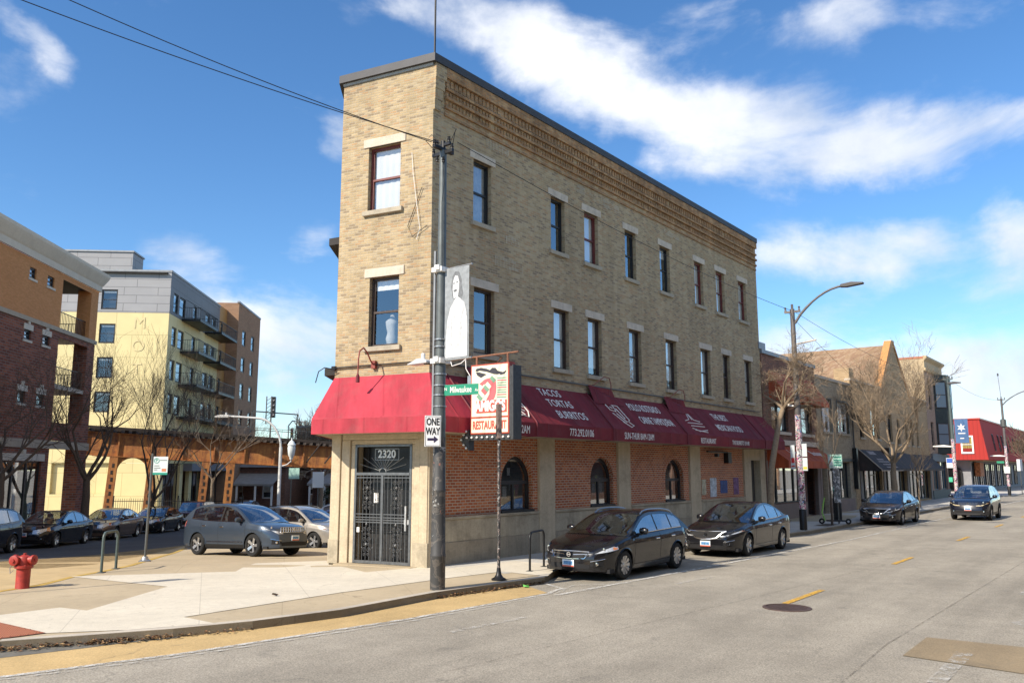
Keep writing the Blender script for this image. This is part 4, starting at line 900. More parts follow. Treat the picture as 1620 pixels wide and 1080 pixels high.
# 4: cream brick block with bay windows
A4=shop('bay_building','three storey pinkish brick building with a pressed metal bay window and cream cornice',58.5)
Z4=11.3
walls(A4,7.0,22,Z4,[(1.2,2.3,7.2,9.8),(1.2,2.3,3.9,6.2),(.8,3.2,.7,3.0),(3.6,6.6,.7,3.0)],brick('pinkish_brick',[(.44,.29,.22),(.40,.26,.20),(.48,.33,.25)],(.3,.25,.2),stain=.15),side=brick('cream_side_brick',[(.50,.38,.22),(.44,.32,.18),(.55,.43,.27),(.36,.26,.15)],(.46,.38,.27),stain=.25))
window(A4,I4,1.2,2.3,7.2,9.8,M['frame_black'],.6,0); window(A4,I4,1.2,2.3,3.9,6.2,M['frame_black'],.6,0)
shopfront(A4,.8,3.2,.7,3.0,2,plain('teal_frame',(.04,.10,.14),.5),M['glass_green']); shopfront(A4,3.6,6.6,.7,3.0,3,bpy.data.materials['teal_frame'],M['glass_green'])
b=MB(); b.box(0,7,-.08,.15,-.1,.68); b.build('base',plain('dark_teal_panel',(.03,.05,.06),.6),A4); b=MB(); b.box(0,7,-.2,.1,3.0,3.6); b.build('fascia',plain('blue_grey_fascia',(.08,.10,.14),.6,0,.3,2),A4)
b=MB(); sweep(b,[(0,0),(7.0,0),(7,1)],[(0.01,10.3),(.12,10.3),(.2,10.5),(.08,10.55),(.08,11.1),(.3,11.35),(.3,11.5),(.0,11.55)]); b.build('cornice',plain('cream_cornice',(.50,.38,.22),.7,0,.2,3),A4)
b=MB(); b.box(-.03,.12,-.02,22,Z4,Z4+.18); b.build('coping',plain('orange_coping',(.40,.15,.08),.7),A4)
b=MB(); bay=[(3.3,0.0),(4.1,-.9),(5.9,-.9),(6.7,0)]; b.vprism(bay,3.65,10.25); bo=b.build('bay_window',plain('dark_green_bay',(.045,.055,.05),.5,.2,.3,4),A4)
for z0,z1 in ((4.4,6.1),(7.5,9.6)):
    for (p,q_) in zip(bay,bay[1:]):
        d=Vector((q_[0]-p[0],q_[1]-p[1],0)); m=frame((p[0],p[1],0),d); b=MB(m); ln=d.length; b.box(.18,ln-.18,-.03,-.02,z0,z1); b.build('pane',plain('pale_pane',(.20,.24,.28),.15) if 'pale_pane' not in bpy.data.materials else bpy.data.materials['pale_pane'],bo)
        b=MB(m); b.box(.12,.18,-.05,0,z0-.06,z1+.06); b.box(ln-.18,ln-.12,-.05,0,z0-.06,z1+.06); b.box(.18,ln-.18,-.05,0,z1,z1+.06); b.box(.18,ln-.18,-.05,0,z0-.06,z0); b.box(.18,ln-.18,-.05,-.021,(z0+z1)/2-.03,(z0+z1)/2+.03); b.build('frame',M['frame_brown'],bo)
# 5: red metal clad building over a grey ground floor, beyond the side street
def ribs(name,c):
    m=NT(name); uv=m.walluv(); wv=m.n('ShaderNodeTexWave',wave_type='BANDS',bands_direction='X'); wv.inputs['Scale'].default_value=.8; m.l(uv,wv.inputs['Vector'])
    m.l(m.mix(m.ramp(wv.outputs['Fac'],[(.0,.5),(.12,0.)]),c,tuple(x*.5 for x in c)),m.b.inputs['Base Color']); m.set(Roughness=.8); m.bump(wv.outputs['Fac'],.03,.4); return m.mat
redm=ribs('red_ribbed_cladding',(.36,.022,.016))
A5=shop('red_building','red ribbed metal building with sloping walls over a grey painted ground floor',85.0,-.3)
b=MB(); 
b.add([(0.0,-.8,3.35),(50,-.8,3.35),(50,-.2,7.6),(0,-.2,7.6)],[(0,1,2,3)])
b.add([(0,-.8,3.35),(0,-.2,7.6),(0,26,7.6),(0,26,3.35)],[(0,1,2,3)]); b.add([(0,-.2,7.6),(50,-.2,7.6),(50,26,7.6),(0,26,7.6)],[(0,1,2,3)]); b.add([(0,-.8,3.35),(50,-.8,3.35),(50,26,3.35),(0,26,3.35)],[(0,1,2,3)])
b.build('upper_walls',redm,A5)
b=MB(); b.box(-.1,50,-.3,.0,7.6,7.75); b.box(-.1,.1,.0,26,7.6,7.75); b.build('roof_edge',plain('red_edge',(.45,.05,.03),.4),A5)
b=MB(); b.box(1.6,50,1.2,26,-.3,3.34); b.build('ground_floor_wall',plain('grey_render',(.24,.24,.25),.8,0,.2,2),A5)
b=MB(); b.box(1.4,50,-.1,1.19,3.2,3.34); b.build('canopy_edge',plain('tan_soffit',(.30,.22,.13),.7),A5)
for i,x in enumerate((6,10,13,16,19,23,27,31)): window(A5,frame((x,-.8-.473,0),(1,0,0),(0,.1412,1)),0,.9,4.4,6.3,M['frame_black'],.4,0,rec=-.06)
ma=frame((0,7.0,0),(0,-1,0)); window(A5,ma,5.3,6.5,4.0,5.9,M['white'],.5,.4,rec=-.1,fw=.12,curtain=plain('yellow_blind',(.45,.36,.10),.8))
for i,x in enumerate((2.4,6.6,10.8,15,20,25,30,36)):
    b=MB(); b.box(x,x+2.4,1.1,1.19,.4,2.9); o=b.build('shop_window',M['glass_dark'],A5)
    b=MB(); b.box(x+1.15,x+1.25,1.05,1.1,.4,2.9); b.box(x-.08,x,1.05,1.2,.3,3); b.box(x+2.4,x+2.48,1.05,1.2,.3,3); b.build('frame',M['frame_black'],o)
b=MB(); n=12
pts=[(10,0)]+[(8.3+1.7*math.cos(math.pi*k/n),2.0+.9*math.sin(math.pi*k/n)) for k in range(n+1)]+[(6.6,0)]
b.M=frame((1.55,12,0),(0,-1,0)); b.prism(pts,-.12,-.02); o=b.build('arched_doorway',M['black'],A5)
pts=[(9.8,0.1)]+[(8.3+1.5*math.cos(math.pi*k/n),2.0+.7*math.sin(math.pi*k/n)) for k in range(n+1)]+[(6.8,0.1)]; b=MB(frame((1.55,12,0),(0,-1,0))); b.prism(pts,-.15,-.13); b.build('pane',M['glass_dark'],o)
b=MB(frame((1.55,12,0),(0,-1,0))); b.box(8.0,9.0,-.2,-.17,1.0,1.5); b.build('green_panel',plain('green_door_panel',(.05,.42,.25),.5),o)
b=MB(frame((1.55,12,0),(0,-1,0))); b.box(7.4,8.6,-.15,-.05,3.0,3.3); b.build('name_board',plain('pale_green_board',(.35,.45,.38),.6),A5)
b=MB(); b.box(3.0,5.5,.5,1.05,1.6,3.1); b.build('colourful_window_display',plain('painted_display',(.45,.16,.06),.7,0,.9,4),A5)
# 6: orange and pale roofs far down the avenue
A6=shop('far_building','low far building with an orange wall and pale roof vents beyond the red one',112,-8)
walls(A6,30,12,8.6,[(4,6,4,6),(9,11,4,6),(15,17,4,6),(21,23,4,6)],brick('far_orange_brick',[(.42,.17,.06),(.38,.15,.06),(.46,.2,.08)],(.4,.2,.1)))
for x in (5,9,14): 
    b=MB(); b.lathe([(.5,8.6),(.5,9.2),(.25,9.9),(.0,10.0)],(x,3,0),10); b.build('roof_vent',M['white'],A6,50)
# ---------------------------------------------------------------- the side street: apartments, elevated railway, houses
SA=R(-4.5); SROT=math.pi/2-SA
B1=thing('brick_apartments','dark red and orange brick apartment block with corner balconies and a cream cornice','building',(-25.5,50,0),SROT)
b1r=brick('dark_red_brick',[(.28,.095,.055),(.23,.075,.045),(.33,.12,.07),(.17,.06,.04)],(.20,.16,.14),bw=.4,rh=.14,ms=.018,stain=.2)
b1o=brick('orange_brick_plain',[(.62,.29,.115),(.58,.27,.105),(.65,.31,.13)],(.48,.24,.12),ms=.006,stain=.12)
crm=stone('cream_cornice_stone',(.60,.55,.46),.1); sw=[(-8.49,-7.79),(-6.55,-5.77),(-16,-15.2),(-13.6,-12.8),(-20,-19.2)]
# recess of stacked balconies at the corner: x -4.75..-.75
up=[(a,c,12.1,12.68) for a,c in sw]; md=[(a,c,8.9,9.42) for a,c in sw]; lo_=[(a-.1,c-.05,5.66,6.28) for a,c in sw]
b=MB(); panel(b,-28,-4.75,10.1,13.15,up,.2); b.quad((-1.0,0,10.1),(0,0,10.1),(0,0,13.15),(-1.0,0,13.15)); b.quad((-4.75,0,12.85),(-1,0,12.85),(-1,0,13.15),(-4.75,0,13.15)); b.box(-1.0,-.005,.005,.8,10.1,13.15)
b.quad((-4.75,0,10.1),(-4.75,4,10.1),(-4.75,4,13.15),(-4.75,0,13.15)); b.quad((-4.75,4,10.1),(0,4,10.1),(0,4,13.15),(-4.75,4,13.15)); b.build('orange_brick_wall',b1o,B1)
b=MB(); panel(b,-28,-4.75,-1.4,9.85,md+lo_+[(-9.6,-5.5,-.3,2.75),(-17,-13,-.3,2.75)],.2)
for z0,z1 in ((3.9,4.9),(9.55,9.85)): b.quad((-4.75,0,z0),(-1,0,z0),(-1,0,z1),(-4.75,0,z1))
b.box(-1.0,-.005,.005,.8,-1.4,9.85); b.quad((-4.75,0,-1.4),(-4.75,4,-1.4),(-4.75,4,9.85),(-4.75,0,9.85)); b.quad((-4.75,4,2.9),(0,4,2.9),(0,4,9.85),(-4.75,4,9.85)); b.build('red_brick_wall',b1r,B1)
b=MB(); b.quad((0,4,-1.4),(0,16,-1.4),(0,16,13.15),(0,4,13.15)); b.quad((-28,0,-1.4),(-28,16,-1.4),(-28,16,13.15),(-28,0,13.15)); b.build('end_wall',b1r,B1)
b=MB(); b.box(-28,0,.1,16,13.0,13.1); b.box(-28,-5,1.5,1.6,-1.4,13); b.build('roof',M['room'],B1)
b=MB()
for z in (3.55,6.75,9.85): b.box(-4.7,-.02,.05,3.9,z,z+.22)
b.each('balcony_slab',M['lintel'],B1)
b=MB(); sweep(b,[(-28,0),(0,0),(0,8)],[(0.01,13.15),(.12,13.15),(.13,13.5),(.2,13.6),(.38,13.95),(.44,14.1),(.44,14.28),(0.01,14.35)]); b.build('cornice',crm,B1)
b=MB(); b.box(-28,-10,-.28,0.01,-1.4,14.2); b.build('projecting_bay',b1o,B1) if False else None
b=MB(); b.box(-28.0,.06,-.08,-.002,9.86,10.09); b.build('stone_band',stone('band_stone',(.42,.36,.28),.15),B1)
b=MB(); b.box(-28,.06,-.08,-.002,3.45,3.88); b.build('stone_band',bpy.data.materials['band_stone'],B1)
for lst in (up,md,lo_):
    for h in lst: 
        f=window(B1,I4,*h,M['frame_black'],.0,0,rec=.08,fw=.07)
        if lst is not up: 
            b=MB(); b.box(h[0]-.12,h[1]+.12,-.04,.05,h[3],h[3]+.3); b.box(h[0]+.25,h[1]-.25,-.06,.05,h[3]+.3,h[3]+.5); b.build('lintel',crm,f)
        b=MB(); b.box(h[0]-.1,h[1]+.1,-.05,.08,h[2]-.12,h[2]); b.build('sill',crm,f)
for a,c in ((-9.6,-5.5),(-17,-13)):
    shopfront(B1,a,c,-.3,2.75,3,M['frame_black'],M['glass_green'],y=.1,curt={0:M['curtain'],2:pale}); b=MB(); b.box(a-.2,c+.2,-.06,.05,2.78,3.15); b.box((a+c)/2-.15,(a+c)/2+.15,-.09,.05,3.15,3.35); b.build('lintel',crm,B1)
    b=MB(); b.box(a-.2,c+.2,-.08,.12,-.5,-.3); b.build('sill',crm,B1)
def rail(par,x0,x1,y,z0,z1,n,name='balcony_rail',Mx=None,mat=None):
    b=MB(Mx); b.box(x0,x1,y-.02,y+.02,z1-.04,z1); b.box(x0,x1,y-.015,y+.015,z0+.05,z0+.09)
    for i in range(n+1):
        x=lerp(x0+.015,x1-.015,i/n); b.box(x-.012,x+.012,y-.012,y+.012,z0,z1-.04)
    return b.build(name,mat or M['black'],par)
for z in (3.77,6.97,10.07):
    rail(B1,-4.7,-1.0,.25,z,z+1.05,20); rail(B1,-3.9,-.8,0,z,z+1.05,16,Mx=frame((-.15,0,0),(0,-1,0)))
    b=MB(); b.box(-4.72,-4.68,.6,3.0,z,z+2.3); b.build('balcony_door',M['glass_dark'],B1)
# yellow and grey panel apartments
B2=thing('panel_apartments','pale yellow and grey panel apartment block with hanging black balconies','building',(-31.2,74,0),SROT)
def panels(name,c,bw,rh,line,ms=.03,var=.06,off=.37):
    m=NT(name); uv=m.walluv(); b=m.n('ShaderNodeTexBrick'); b.offset=off
    for kk,v in {'Scale':1.,'Mortar Size':ms,'Mortar Smooth':.1,'Brick Width':bw,'Row Height':rh}.items(): b.inputs[kk].default_value=v
    b.inputs['Color1'].default_value=(*c,1); b.inputs['Color2'].default_value=(*[x*(1-var) for x in c],1); b.inputs['Mortar'].default_value=(*line,1); m.l(uv,b.inputs['Vector'])
    k=m.mix(1.,b.outputs['Color'],m.ramp(m.noise(uv,.5,5),[(.3,.93),(.7,1.04)]),'MULTIPLY'); m.l(k,m.b.inputs['Base Color']); m.set(Roughness=.55); return m.mat
yel=panels('yellow_panels',(.72,.60,.30),2.3,2.05,(.5,.42,.2)); gry=panels('grey_panels',(.31,.31,.32),3.0,.75,(.16,.16,.17)); dgr=panels('dark_grey_panels',(.15,.155,.17),2.4,.9,(.09,.09,.1)); tanb=brick('tan_apartment_brick',[(.34,.20,.125),(.31,.185,.115),(.37,.22,.135)],(.31,.21,.14),bw=.5,rh=.15,stain=.1)
ZB=20.2; GZ=-2.0; zf=[(16.65,18.5),(13.55,15.35),(10.4,12.3),(7.35,9.2),(4.3,6.1)]
FW=frame((0,14,0),(0,-1,0))      # front wall towards the camera: x runs to the right edge at x=14
fx=[(7.95,9.35),(1.6,3.0)]
b=MB(FW); panel(b,0,14,16.4,ZB,[(a,c,*zf[0]) for a,c in fx],.18); b.build('grey_front_wall',gry,B2)
b=MB(FW); panel(b,0,14,2.9,16.38,[(a,c,*z) for z in zf[1:] for a,c in fx],.18); b.build('yellow_front_wall',yel,B2)
b=MB(FW); b.box(0,14,-.0,.2,GZ,.2); b.box(4.8,9.7,.3,.35,.2,2.88); b.box(0,4.8,0,.3,.2,2.88); b.box(9.7,14,0,.3,.2,2.88); b.build('ground_wall',yel,B2)
b=MB(FW); b.box(-.02,14.05,-.06,.2,ZB,ZB+.18); b.build('roof_coping',M['zinc'],B2)
b=MB(); b.box(-.02,16.6,-.05,.2,ZB,ZB+.18); b.build('roof_coping',M['zinc'],B2)
for z in zf:
    for a,c in fx: window(B2,FW,a,c,*z,M['frame_black'],.3,0,rec=.06,fw=.1,glass=M['glass'])
ow=[(1.0,2.3),(2.75,4.5),(7.0,8.2),(11.2,12.8),(13.6,15.0)]
b=MB(); panel(b,0,16.5,16.4,ZB,[(a,c,zf[0][0],zf[0][1]) for a,c in ow],.18); b.build('grey_side_wall',dgr,B2)
b=MB(); panel(b,0,16.5,2.9,16.38,[(a,c,z[0],z[1]) for z in zf[1:] for a,c in ow],.18); b.build('yellow_side_wall',yel,B2)
for z in zf:
    for i,(a,c) in enumerate(ow): window(B2,I4,a,c,*z,M['frame_black'],.4,0,rec=.08,fw=.1)
tw=[(20.6+1.0,23.3),(24.2,25.4),(26.0,27.6)]
TM=Matrix.Translation((0,-1.3,0))
b=MB(TM); panel(b,19.5,30.5,GZ,21.3,[(a,c,z[0],z[1]) for z in zf for a,c in tw[:1]+tw[2:]],.18); b.quad((19.5,0,GZ),(19.5,3,GZ),(19.5,3,21.3),(19.5,0,21.3)); b.quad((30.5,0,GZ),(30.5,12,GZ),(30.5,12,21.3),(30.5,0,21.3)); b.build('tan_brick_wall',tanb,B2)
b=MB(TM); b.box(19.4,30.6,-.05,.2,21.3,21.5); b.build('roof_coping',M['zinc'],B2)
b=MB(); panel(b,16.5,19.5,2.9,20.4,[(17.0,18.0,z[0],z[1]) for z in zf],.18); b.build('link_wall',plain('orange_panel',(.45,.24,.08),.6,0,.1,2),B2)
for z in zf:
    for a,c in tw[:1]+tw[2:]: window(B2,TM,a,c,*z,M['frame_black'],.4,0,rec=.06,fw=.12)
    window(B2,I4,17.0,18.0,*z,M['frame_black'],.4,0,rec=.06,fw=.1)
for i,z in enumerate(zf):
    for (x0,x1) in ((3.6,9.6),(11.2,17.6)):
        s=thing('t','','') if False else None
        b=MB(); b.box(x0,x1,-1.75,-.01,z[0]-.35,z[0]-.12); bl=b.build('balcony',M['black'],B2)
        rail(bl,x0,x1,-1.72,z[0]-.12,z[0]+.98,26,'railing',mat=plain('rail_grey',(.05,.05,.055),.5) if 'rail_grey' not in bpy.data.materials else bpy.data.materials['rail_grey'])
        for xx in (x0,x1): rail(bl,0,1.7,0,z[0]-.12,z[0]+.98,8,'railing',Mx=frame((xx,-.02,0),(0,-1,0)),mat=bpy.data.materials['rail_grey'])
        b=MB(); b.tube([(x0+.1,-1.7,z[0]+.9),(x0+1,-.02,z[0]+1.9)],.02,4); b.tube([(x1-.1,-1.7,z[0]+.9),(x1-1,-.02,z[0]+1.9)],.02,4); b.each('stay_rod',M['black'],bl)
b=MB(); b.box(0.4,16,.4,.5,3,20); b.box(-.3,30,.3,13.5,20.0,20.1); b.box(19.6,30.4,-.9,10,21.0,21.1); b.quad((0,14,GZ),(30,14,GZ),(30,14,20),(0,14,20)); b.box(.4,.5,.5,13.8,3,20); b.build('interior_core',M['room'],B2)
b=MB(); b.box(1.2,3.8,4.0,13.2,20.1,22.3); pb=b.build('stair_penthouse',gry,B2); b=MB(); b.box(1.1,3.9,3.9,13.3,22.3,22.45); b.build('coping',M['zinc'],pb)
for i,ch in enumerate('MOT'): text('lettering',ch,1.5,FW@Vector((11.45,-.03,15.4-i*2.1)),FW.to_3x3()@Vector((1,0,0)),(0,0,1),plain('ghost_letter_%d'%i,(.66,.55,.29),.6),B2,ext=.004,bold=.0)
# ground floor of the yellow block: piers, canopy, shop glass
b=MB()
for x in (0,5.6,8.5,13): b.box(x,x+.9,-.06,.3,GZ,2.9)
b.each('pier',yel,B2); b=MB(); b.box(6.5,30,-.9,.0,2.2,2.9); b.build('canopy',plain('grey_canopy',(.20,.20,.22),.6,0,.1,2),B2)
shopfront(B2,.9,5.6,GZ+.3,2.9,3,M['frame_black'],M['glass_dark'],curt={0:plain('lime_blind',(.35,.33,.08),.8)}); shopfront(B2,9.4,13,GZ+.3,2.2,3,M['frame_black'],M['glass_dark'],curt={1:brn}); shopfront(B2,14,19.4,GZ+.3,2.2,3,M['frame_black'],M['glass_dark'],curt={0:M['curtain'],2:pale}) 
# elevated railway
VD=Vector((.94,.342,0)).normalized(); V0=Vector((-31.0,60.0,0)); VR=math.atan2(VD.y,VD.x)
V=thing('elevated_railway','rusty riveted steel girder bridge of the elevated railway with dark timber deck','bridge',tuple(V0),VR)
V.rotation_euler=(0,R(3.2),VR)
VL=30; VZ0,VZ1=3.43,5.05
for y0 in (0,4.6):
    b=MB(); b.box(0,VL,y0-.04,y0+.04,VZ0,VZ1); b.box(0,VL,y0-.22,y0+.22,VZ0-.05,VZ0); b.box(0,VL,y0-.22,y0+.22,VZ1,VZ1+.05); 
    for i in range(int(VL/2.2)+1): b.box(i*2.2-.05,i*2.2+.05,y0-.16,y0-.041,VZ0,VZ1)
    b.build('girder',M['rust'],V)
b=MB()
for i in range(int(VL/.5)): b.box(i*.5,i*.5+.26,-.32+.06*((i*5)%3),5.0,VZ1+.06,VZ1+.26)
b.box(0,VL,-.6,-.35,VZ1+.27,VZ1+.45); b.box(0,VL,5.0,5.2,VZ1+.27,VZ1+.45); b.box(0,VL,1.2,1.28,VZ1+.27,VZ1+.42); b.box(0,VL,2.7,2.78,VZ1+.27,VZ1+.42); b.build('timber_deck',M['wood_dark'],V)
def bent(x,x2,y=0.0):
    b=MB(); 
    for xx in (x,x2):
        b.box(xx-.28,xx+.28,y-.2,y-.16,-6,VZ0-.06); b.box(xx-.28,xx-.2,y-.16,y+.2,-6,VZ0-.06); b.box(xx+.2,xx+.28,y-.16,y+.2,-6,VZ0-.06)
        for i in range(10): b.box(xx-.10+.05*(i%2),xx+.05+.05*(i%2),y-.215,y-.201,-1.9+i*.5,-1.62+i*.5,1)
        for i in range(0): b.hexa([(xx-.2,y-.2,-2.3+i*.4),(xx+.2,y-.2,-2.1+i*.4),(xx+.2,y-.15,-2.1+i*.4),(xx-.2,y-.15,-2.3+i*.4)],[(xx-.2,y-.2,-2.22+i*.4),(xx+.2,y-.2,-2.02+i*.4),(xx+.2,y-.15,-2.02+i*.4),(xx-.2,y-.15,-2.22+i*.4)])
    n=8; r=(x2-x)/2-.28
    if r>.3:
        cx=(x+x2)/2; zt=VZ0-.08
        pts=[(cx-r,zt-r)]+[(cx-r*math.cos(math.pi*k/(2*n)),zt-r+r*math.sin(math.pi*k/(2*n))) for k in range(2*n+1)]
        for p,q_ in zip(pts[1:],pts[2:]): b.prism([(p[0],p[1]),(q_[0],q_[1]),(q_[0],zt+.02),(p[0],zt+.02)],y-.1,y+.1)
    b.build('column',[M['rust'],M['wood_dark']],V)
bent(2.0,4.6); bent(8.3,10.1); bent(19.5,21.5)
rail(V,10,28,5.25,VZ1+.3,VZ1+1.4,18,'deck_railing',mat=M['steel_dark'])
b=MB(); 
for x in (16.6,18.0): b.tube([(x,-.9,VZ1+.3),(x-1.0,-.5,VZ1-1.3)],.06,5)
b.each('deck_strut',M['wood_dark'],V)
b=MB(); b.box(11.4,11.5,5.4,5.5,VZ1+.2,VZ1+2.8); b.box(15.1,15.2,5.4,5.5,VZ1+.2,VZ1+2.8); b.box(11.4,15.2,5.4,5.5,VZ1+2.7,VZ1+2.8); b.box(11.4,15.2,5.4,5.5,VZ1+1.2,VZ1+1.25); b.build('signal_gantry',M['steel_dark'],V)
def on_v(x,y,z): return tuple(V0+VD*x+Vector((-VD.y,VD.x,0))*y+Vector((0,0,z-.056*x)))
sgl=thing('railway_signal','tall railway signal head on a lattice post above the elevated track','signal',on_v(13.4,5.6,VZ1+.25),0)
b=MB(); b.box(-.05,.05,-.05,.05,0,3.9); b.box(-.45,-.38,-.05,.05,1.6,3.9); 
for i in range(7): b.tube([(-.4,0,1.6+i*.32),(0,0,1.9+i*.32)],.02,4)
b.build('post',M['steel_dark'],sgl); b=MB(); b.box(.08,.34,-.15,.15,2.1,3.85); h=b.build('head',M['black'],sgl)
for i in range(4): b=MB(); b.lathe([(.0,-.18),(.09,-.18),(.1,-.24),(.11,-.16)],(.21,0,2.35+i*.41),10,'y'); b.build('lens',plain('unlit_lens_%d'%i,(.35,.33,.33),.3),h)
ts=thing('traffic_signal','grey traffic signal on a bent bracket behind the elevated railway deck','signal',on_v(14.9,5.9,VZ1-.4),0)
b=MB(); b.tube([(0,0,0),(0,0,2.2),(.3,0,2.6),(1.4,0,2.5)],.06,6); b.build('post',M['steel'],ts); b=MB(); b.box(.2,.42,-.1,.1,1.1,2.0); b.box(1.3,1.5,-.1,.1,2.3,2.6); h=b.build('head',M['steel_dark'],ts)
for i in range(3): b=MB(); b.lathe([(.0,-.11),(.08,-.11),(.09,-.16),(.1,-.1)],(.31,0,1.25+i*.28),10,'y'); b.build('lens',plain('dim_lens_%d'%i,[(.04,.10,.08),(.16,.12,.05),(.15,.05,.04)][i],.3),h)
# low houses beyond the railway
def house(loc,rz,L,D,z1,roofh,wall,roofm,label,porch=False):
    h=thing('brick_house',label,'house',loc,rz)
    ops=[(L*.12,L*.3,1.0,2.6),(L*.62,L*.8,1.0,2.6)] + ([(L*.12,L*.3,4.3,6.0),(L*.42,L*.58,4.3,6.0),(L*.72,L*.88,4.3,6.0)] if z1>6.5 else [])
    b=MB(); panel(b,0,L,-.4,z1,ops,.2); b.build('front_wall',wall,h); b=MB(); b.add([(L,0,-.4),(L,D,-.4),(L,D,z1),(L,0,z1)],[(0,1,2,3)]); b.add([(0,0,-.4),(0,D,-.4),(0,D,z1),(0,0,z1)],[(0,1,2,3)]); b.add([(0,D,-.4),(L,D,-.4),(L,D,z1),(0,D,z1)],[(0,1,2,3)]); b.build('side_wall',wall,h)
    b=MB(); b.box(.1,L-.1,1.5,1.6,-.4,z1-.1); b.build('interior',M['room'],h)
    if roofh: b=MB(); b.add([(-.5,-.5,z1),(L+.5,-.5,z1),(L/2,D/2,z1+roofh),(-.5,D+.5,z1),(L+.5,D+.5,z1)],[(0,1,2),(1,4,2),(4,3,2),(3,0,2)]); b.build('roof',roofm,h)
    else: b=MB(); b.box(-.1,L+.1,-.12,D,z1,z1+.25); b.build('roof',roofm,h)
    for o in ops: window(h,I4,*o,M['white'],.6,.1,fw=.1)
    b=MB(); b.box(L*.42,L*.56,.05,.1,0,2.3); b.build('door',M['white'],h)
    if porch:
        b=MB(); b.add([(.3,-3,2.7),(L-.3,-3,2.7),(L-.3,0.0,3.9),(.3,0.0,3.9)],[(0,1,2,3)]); b.box(.3,L-.3,-3,-2.9,2.5,2.72); b.build('porch_roof',plain('porch_shingle_%d'%int(L*10),(.30,.28,.26),.8,0,.2,2),h)
        b=MB()
        for x in (.5,L*.35,L*.65,L-.6): b.box(x,x+.18,-2.9,-2.72,0,2.5)
        b.each('porch_post',M['white'],h)
    return h
hz=-2.0
house((-29,112,hz),R(-6),13,12,9.9,0,brick('far_tan_brick',[(.42,.27,.18),(.38,.24,.16)],(.4,.3,.22),bw=.6,rh=.2),M['zinc'],'flat roofed tan brick building rising behind the elevated railway',False)
house((-33.5,98,hz),R(-5),7.2,9,4.6,2.2,dkbrick,plain('grey_shingle',(.24,.23,.22),.8,0,.2,2),'low dark brick house with a white trimmed porch under the railway bridge',True)
house((-24.0,101,hz),R(-5),6.6,9,4.9,2.0,brick('brown_house_brick',[(.22,.10,.07),(.18,.08,.06)],(.2,.15,.1),bw=.4,rh=.12),plain('brown_shingle',(.20,.15,.12),.8,0,.2,2),'brown brick bungalow with white door right of the street lamp',True)
house((-16,118,hz),R(-5),14,10,8.0,0,plain('white_render',(.55,.55,.54),.8,0,.2,1),M['coping'],'pale rendered building at the end of the side street',False)
# iron fence by the yellow block
fn=thing('iron_fence','black iron picket fence in front of the yellow apartments','fence',(-27.2,66,H(-27,66)),R(2))
b=MB(); b.box(-4,6,-.02,.02,.15,.2); b.box(-4,6,-.02,.02,1.5,1.55)
for i in range(60): b.box(-4+i*.17,-3.975+i*.17,-.012,.012,0,1.75)
b.build('pickets',M['black'],fn)
b=MB()
for i in range(5): b.box(-4+i*2.5-.04,-4+i*2.5+.04,-.04,.04,0,1.95)
b.each('post',M['black'],fn)
# ---------------------------------------------------------------- street furniture
PROT=-AZ                                     # local x points out over the avenue (NX), local y up the avenue (AX)
def graffiti(name,base,cols,z=6):
    m=NT(name); co=m.co(); k=base
    for i,(c,th) in enumerate(cols):
        mp=m.n('ShaderNodeMapping'); mp.inputs['Location'].default_value=(i*7.3,i*3.1,i*5.7); m.l(co,mp.inputs[0])
        n=m.noise(mp.outputs[0],z,3,.6,1.2); k=m.mix(m.ramp(n,[(th-.015,0.),(th,1.),(th+.05,1.),(th+.065,0.)]),k,c)
    m.l(k,m.b.inputs['Base Color']); m.set(Roughness=.6); return m.mat
# main pole at the corner
p0=(-1.477,16.93)
P=thing('utility_pole','thick dark steel pole at the corner with scratched graffiti and cross arms on top','pole',(*p0,0),PROT)
b=MB(); b.lathe([(.0,-.05),(.150,-.05),(.152,.62),(.160,.64),(.160,.67),(.146,.70),(.138,1.9),(.145,1.92),(.145,1.95),(.134,1.97),(.125,3.0)],n=20)
b.build('lower_shaft',graffiti('scratched_black_steel',(.045,.045,.045),[((.30,.30,.29),.64),((.10,.09,.08),.56),((.22,.10,.07),.70)],3.2),P,40)
b=MB(); b.lathe([(.122,3.0),(.105,5.0),(.09,7.0),(.075,9.1),(.0,9.12)],n=20); b.build('upper_shaft',M['steel_mid'],P,40)
b=MB(); b.tube([(-.16,-.04,3.0),(-.15,-.04,6.9)],.028,6); b.build('conduit',M['zinc'],P)
b=MB()
for z in (3.62,3.85,4.05,4.28,4.55,4.62,4.85,5.0,6.5): b.lathe([(.12,z-.014),(.135,z-.014),(.135,z+.014),(.12,z+.014)],n=16)
b.each('strap',M['steel'],P)
b=MB(); b.box(-.30,.28,-.03,.03,9.02,9.09); b.box(-.22,.2,-.03,.03,9.2,9.26); b.box(-.04,.04,-.3,.3,9.1,9.16); b.tube([(0,0,9.0),(0,0,9.32)],.045,8)
arms=b.build('cross_arm',M['black'],P)
b=MB()
for x,y,z in ((-.28,0,9.08),(.25,0,9.08),(-.18,0,9.26),(.16,0,9.26),(0,.28,9.14),(0,-.28,9.14),(.08,-.08,8.8),(-.1,-.08,8.85)): b.lathe([(.0,0),(.035,.01),(.025,.04),(.042,.06),(.025,.09),(.035,.12),(.0,.14)],(x,y,z),8)
b.each('insulator',M['black'],arms)
b=MB(); 
for pts in ([(-.28,0,9.2),(-.42,-.1,9.4),(-.25,-.1,9.5),(-.1,0,9.3)],[(.2,0,9.25),(.36,0,9.5),(.15,.2,9.55),(0,.28,9.25)],[(.1,-.13,8.9),(.16,-.13,8.3),(.10,-.13,7.9),(.12,-.12,6.5)]): b.tube(pts,.008,4)
b.each('loose_wire',M['black'],P)
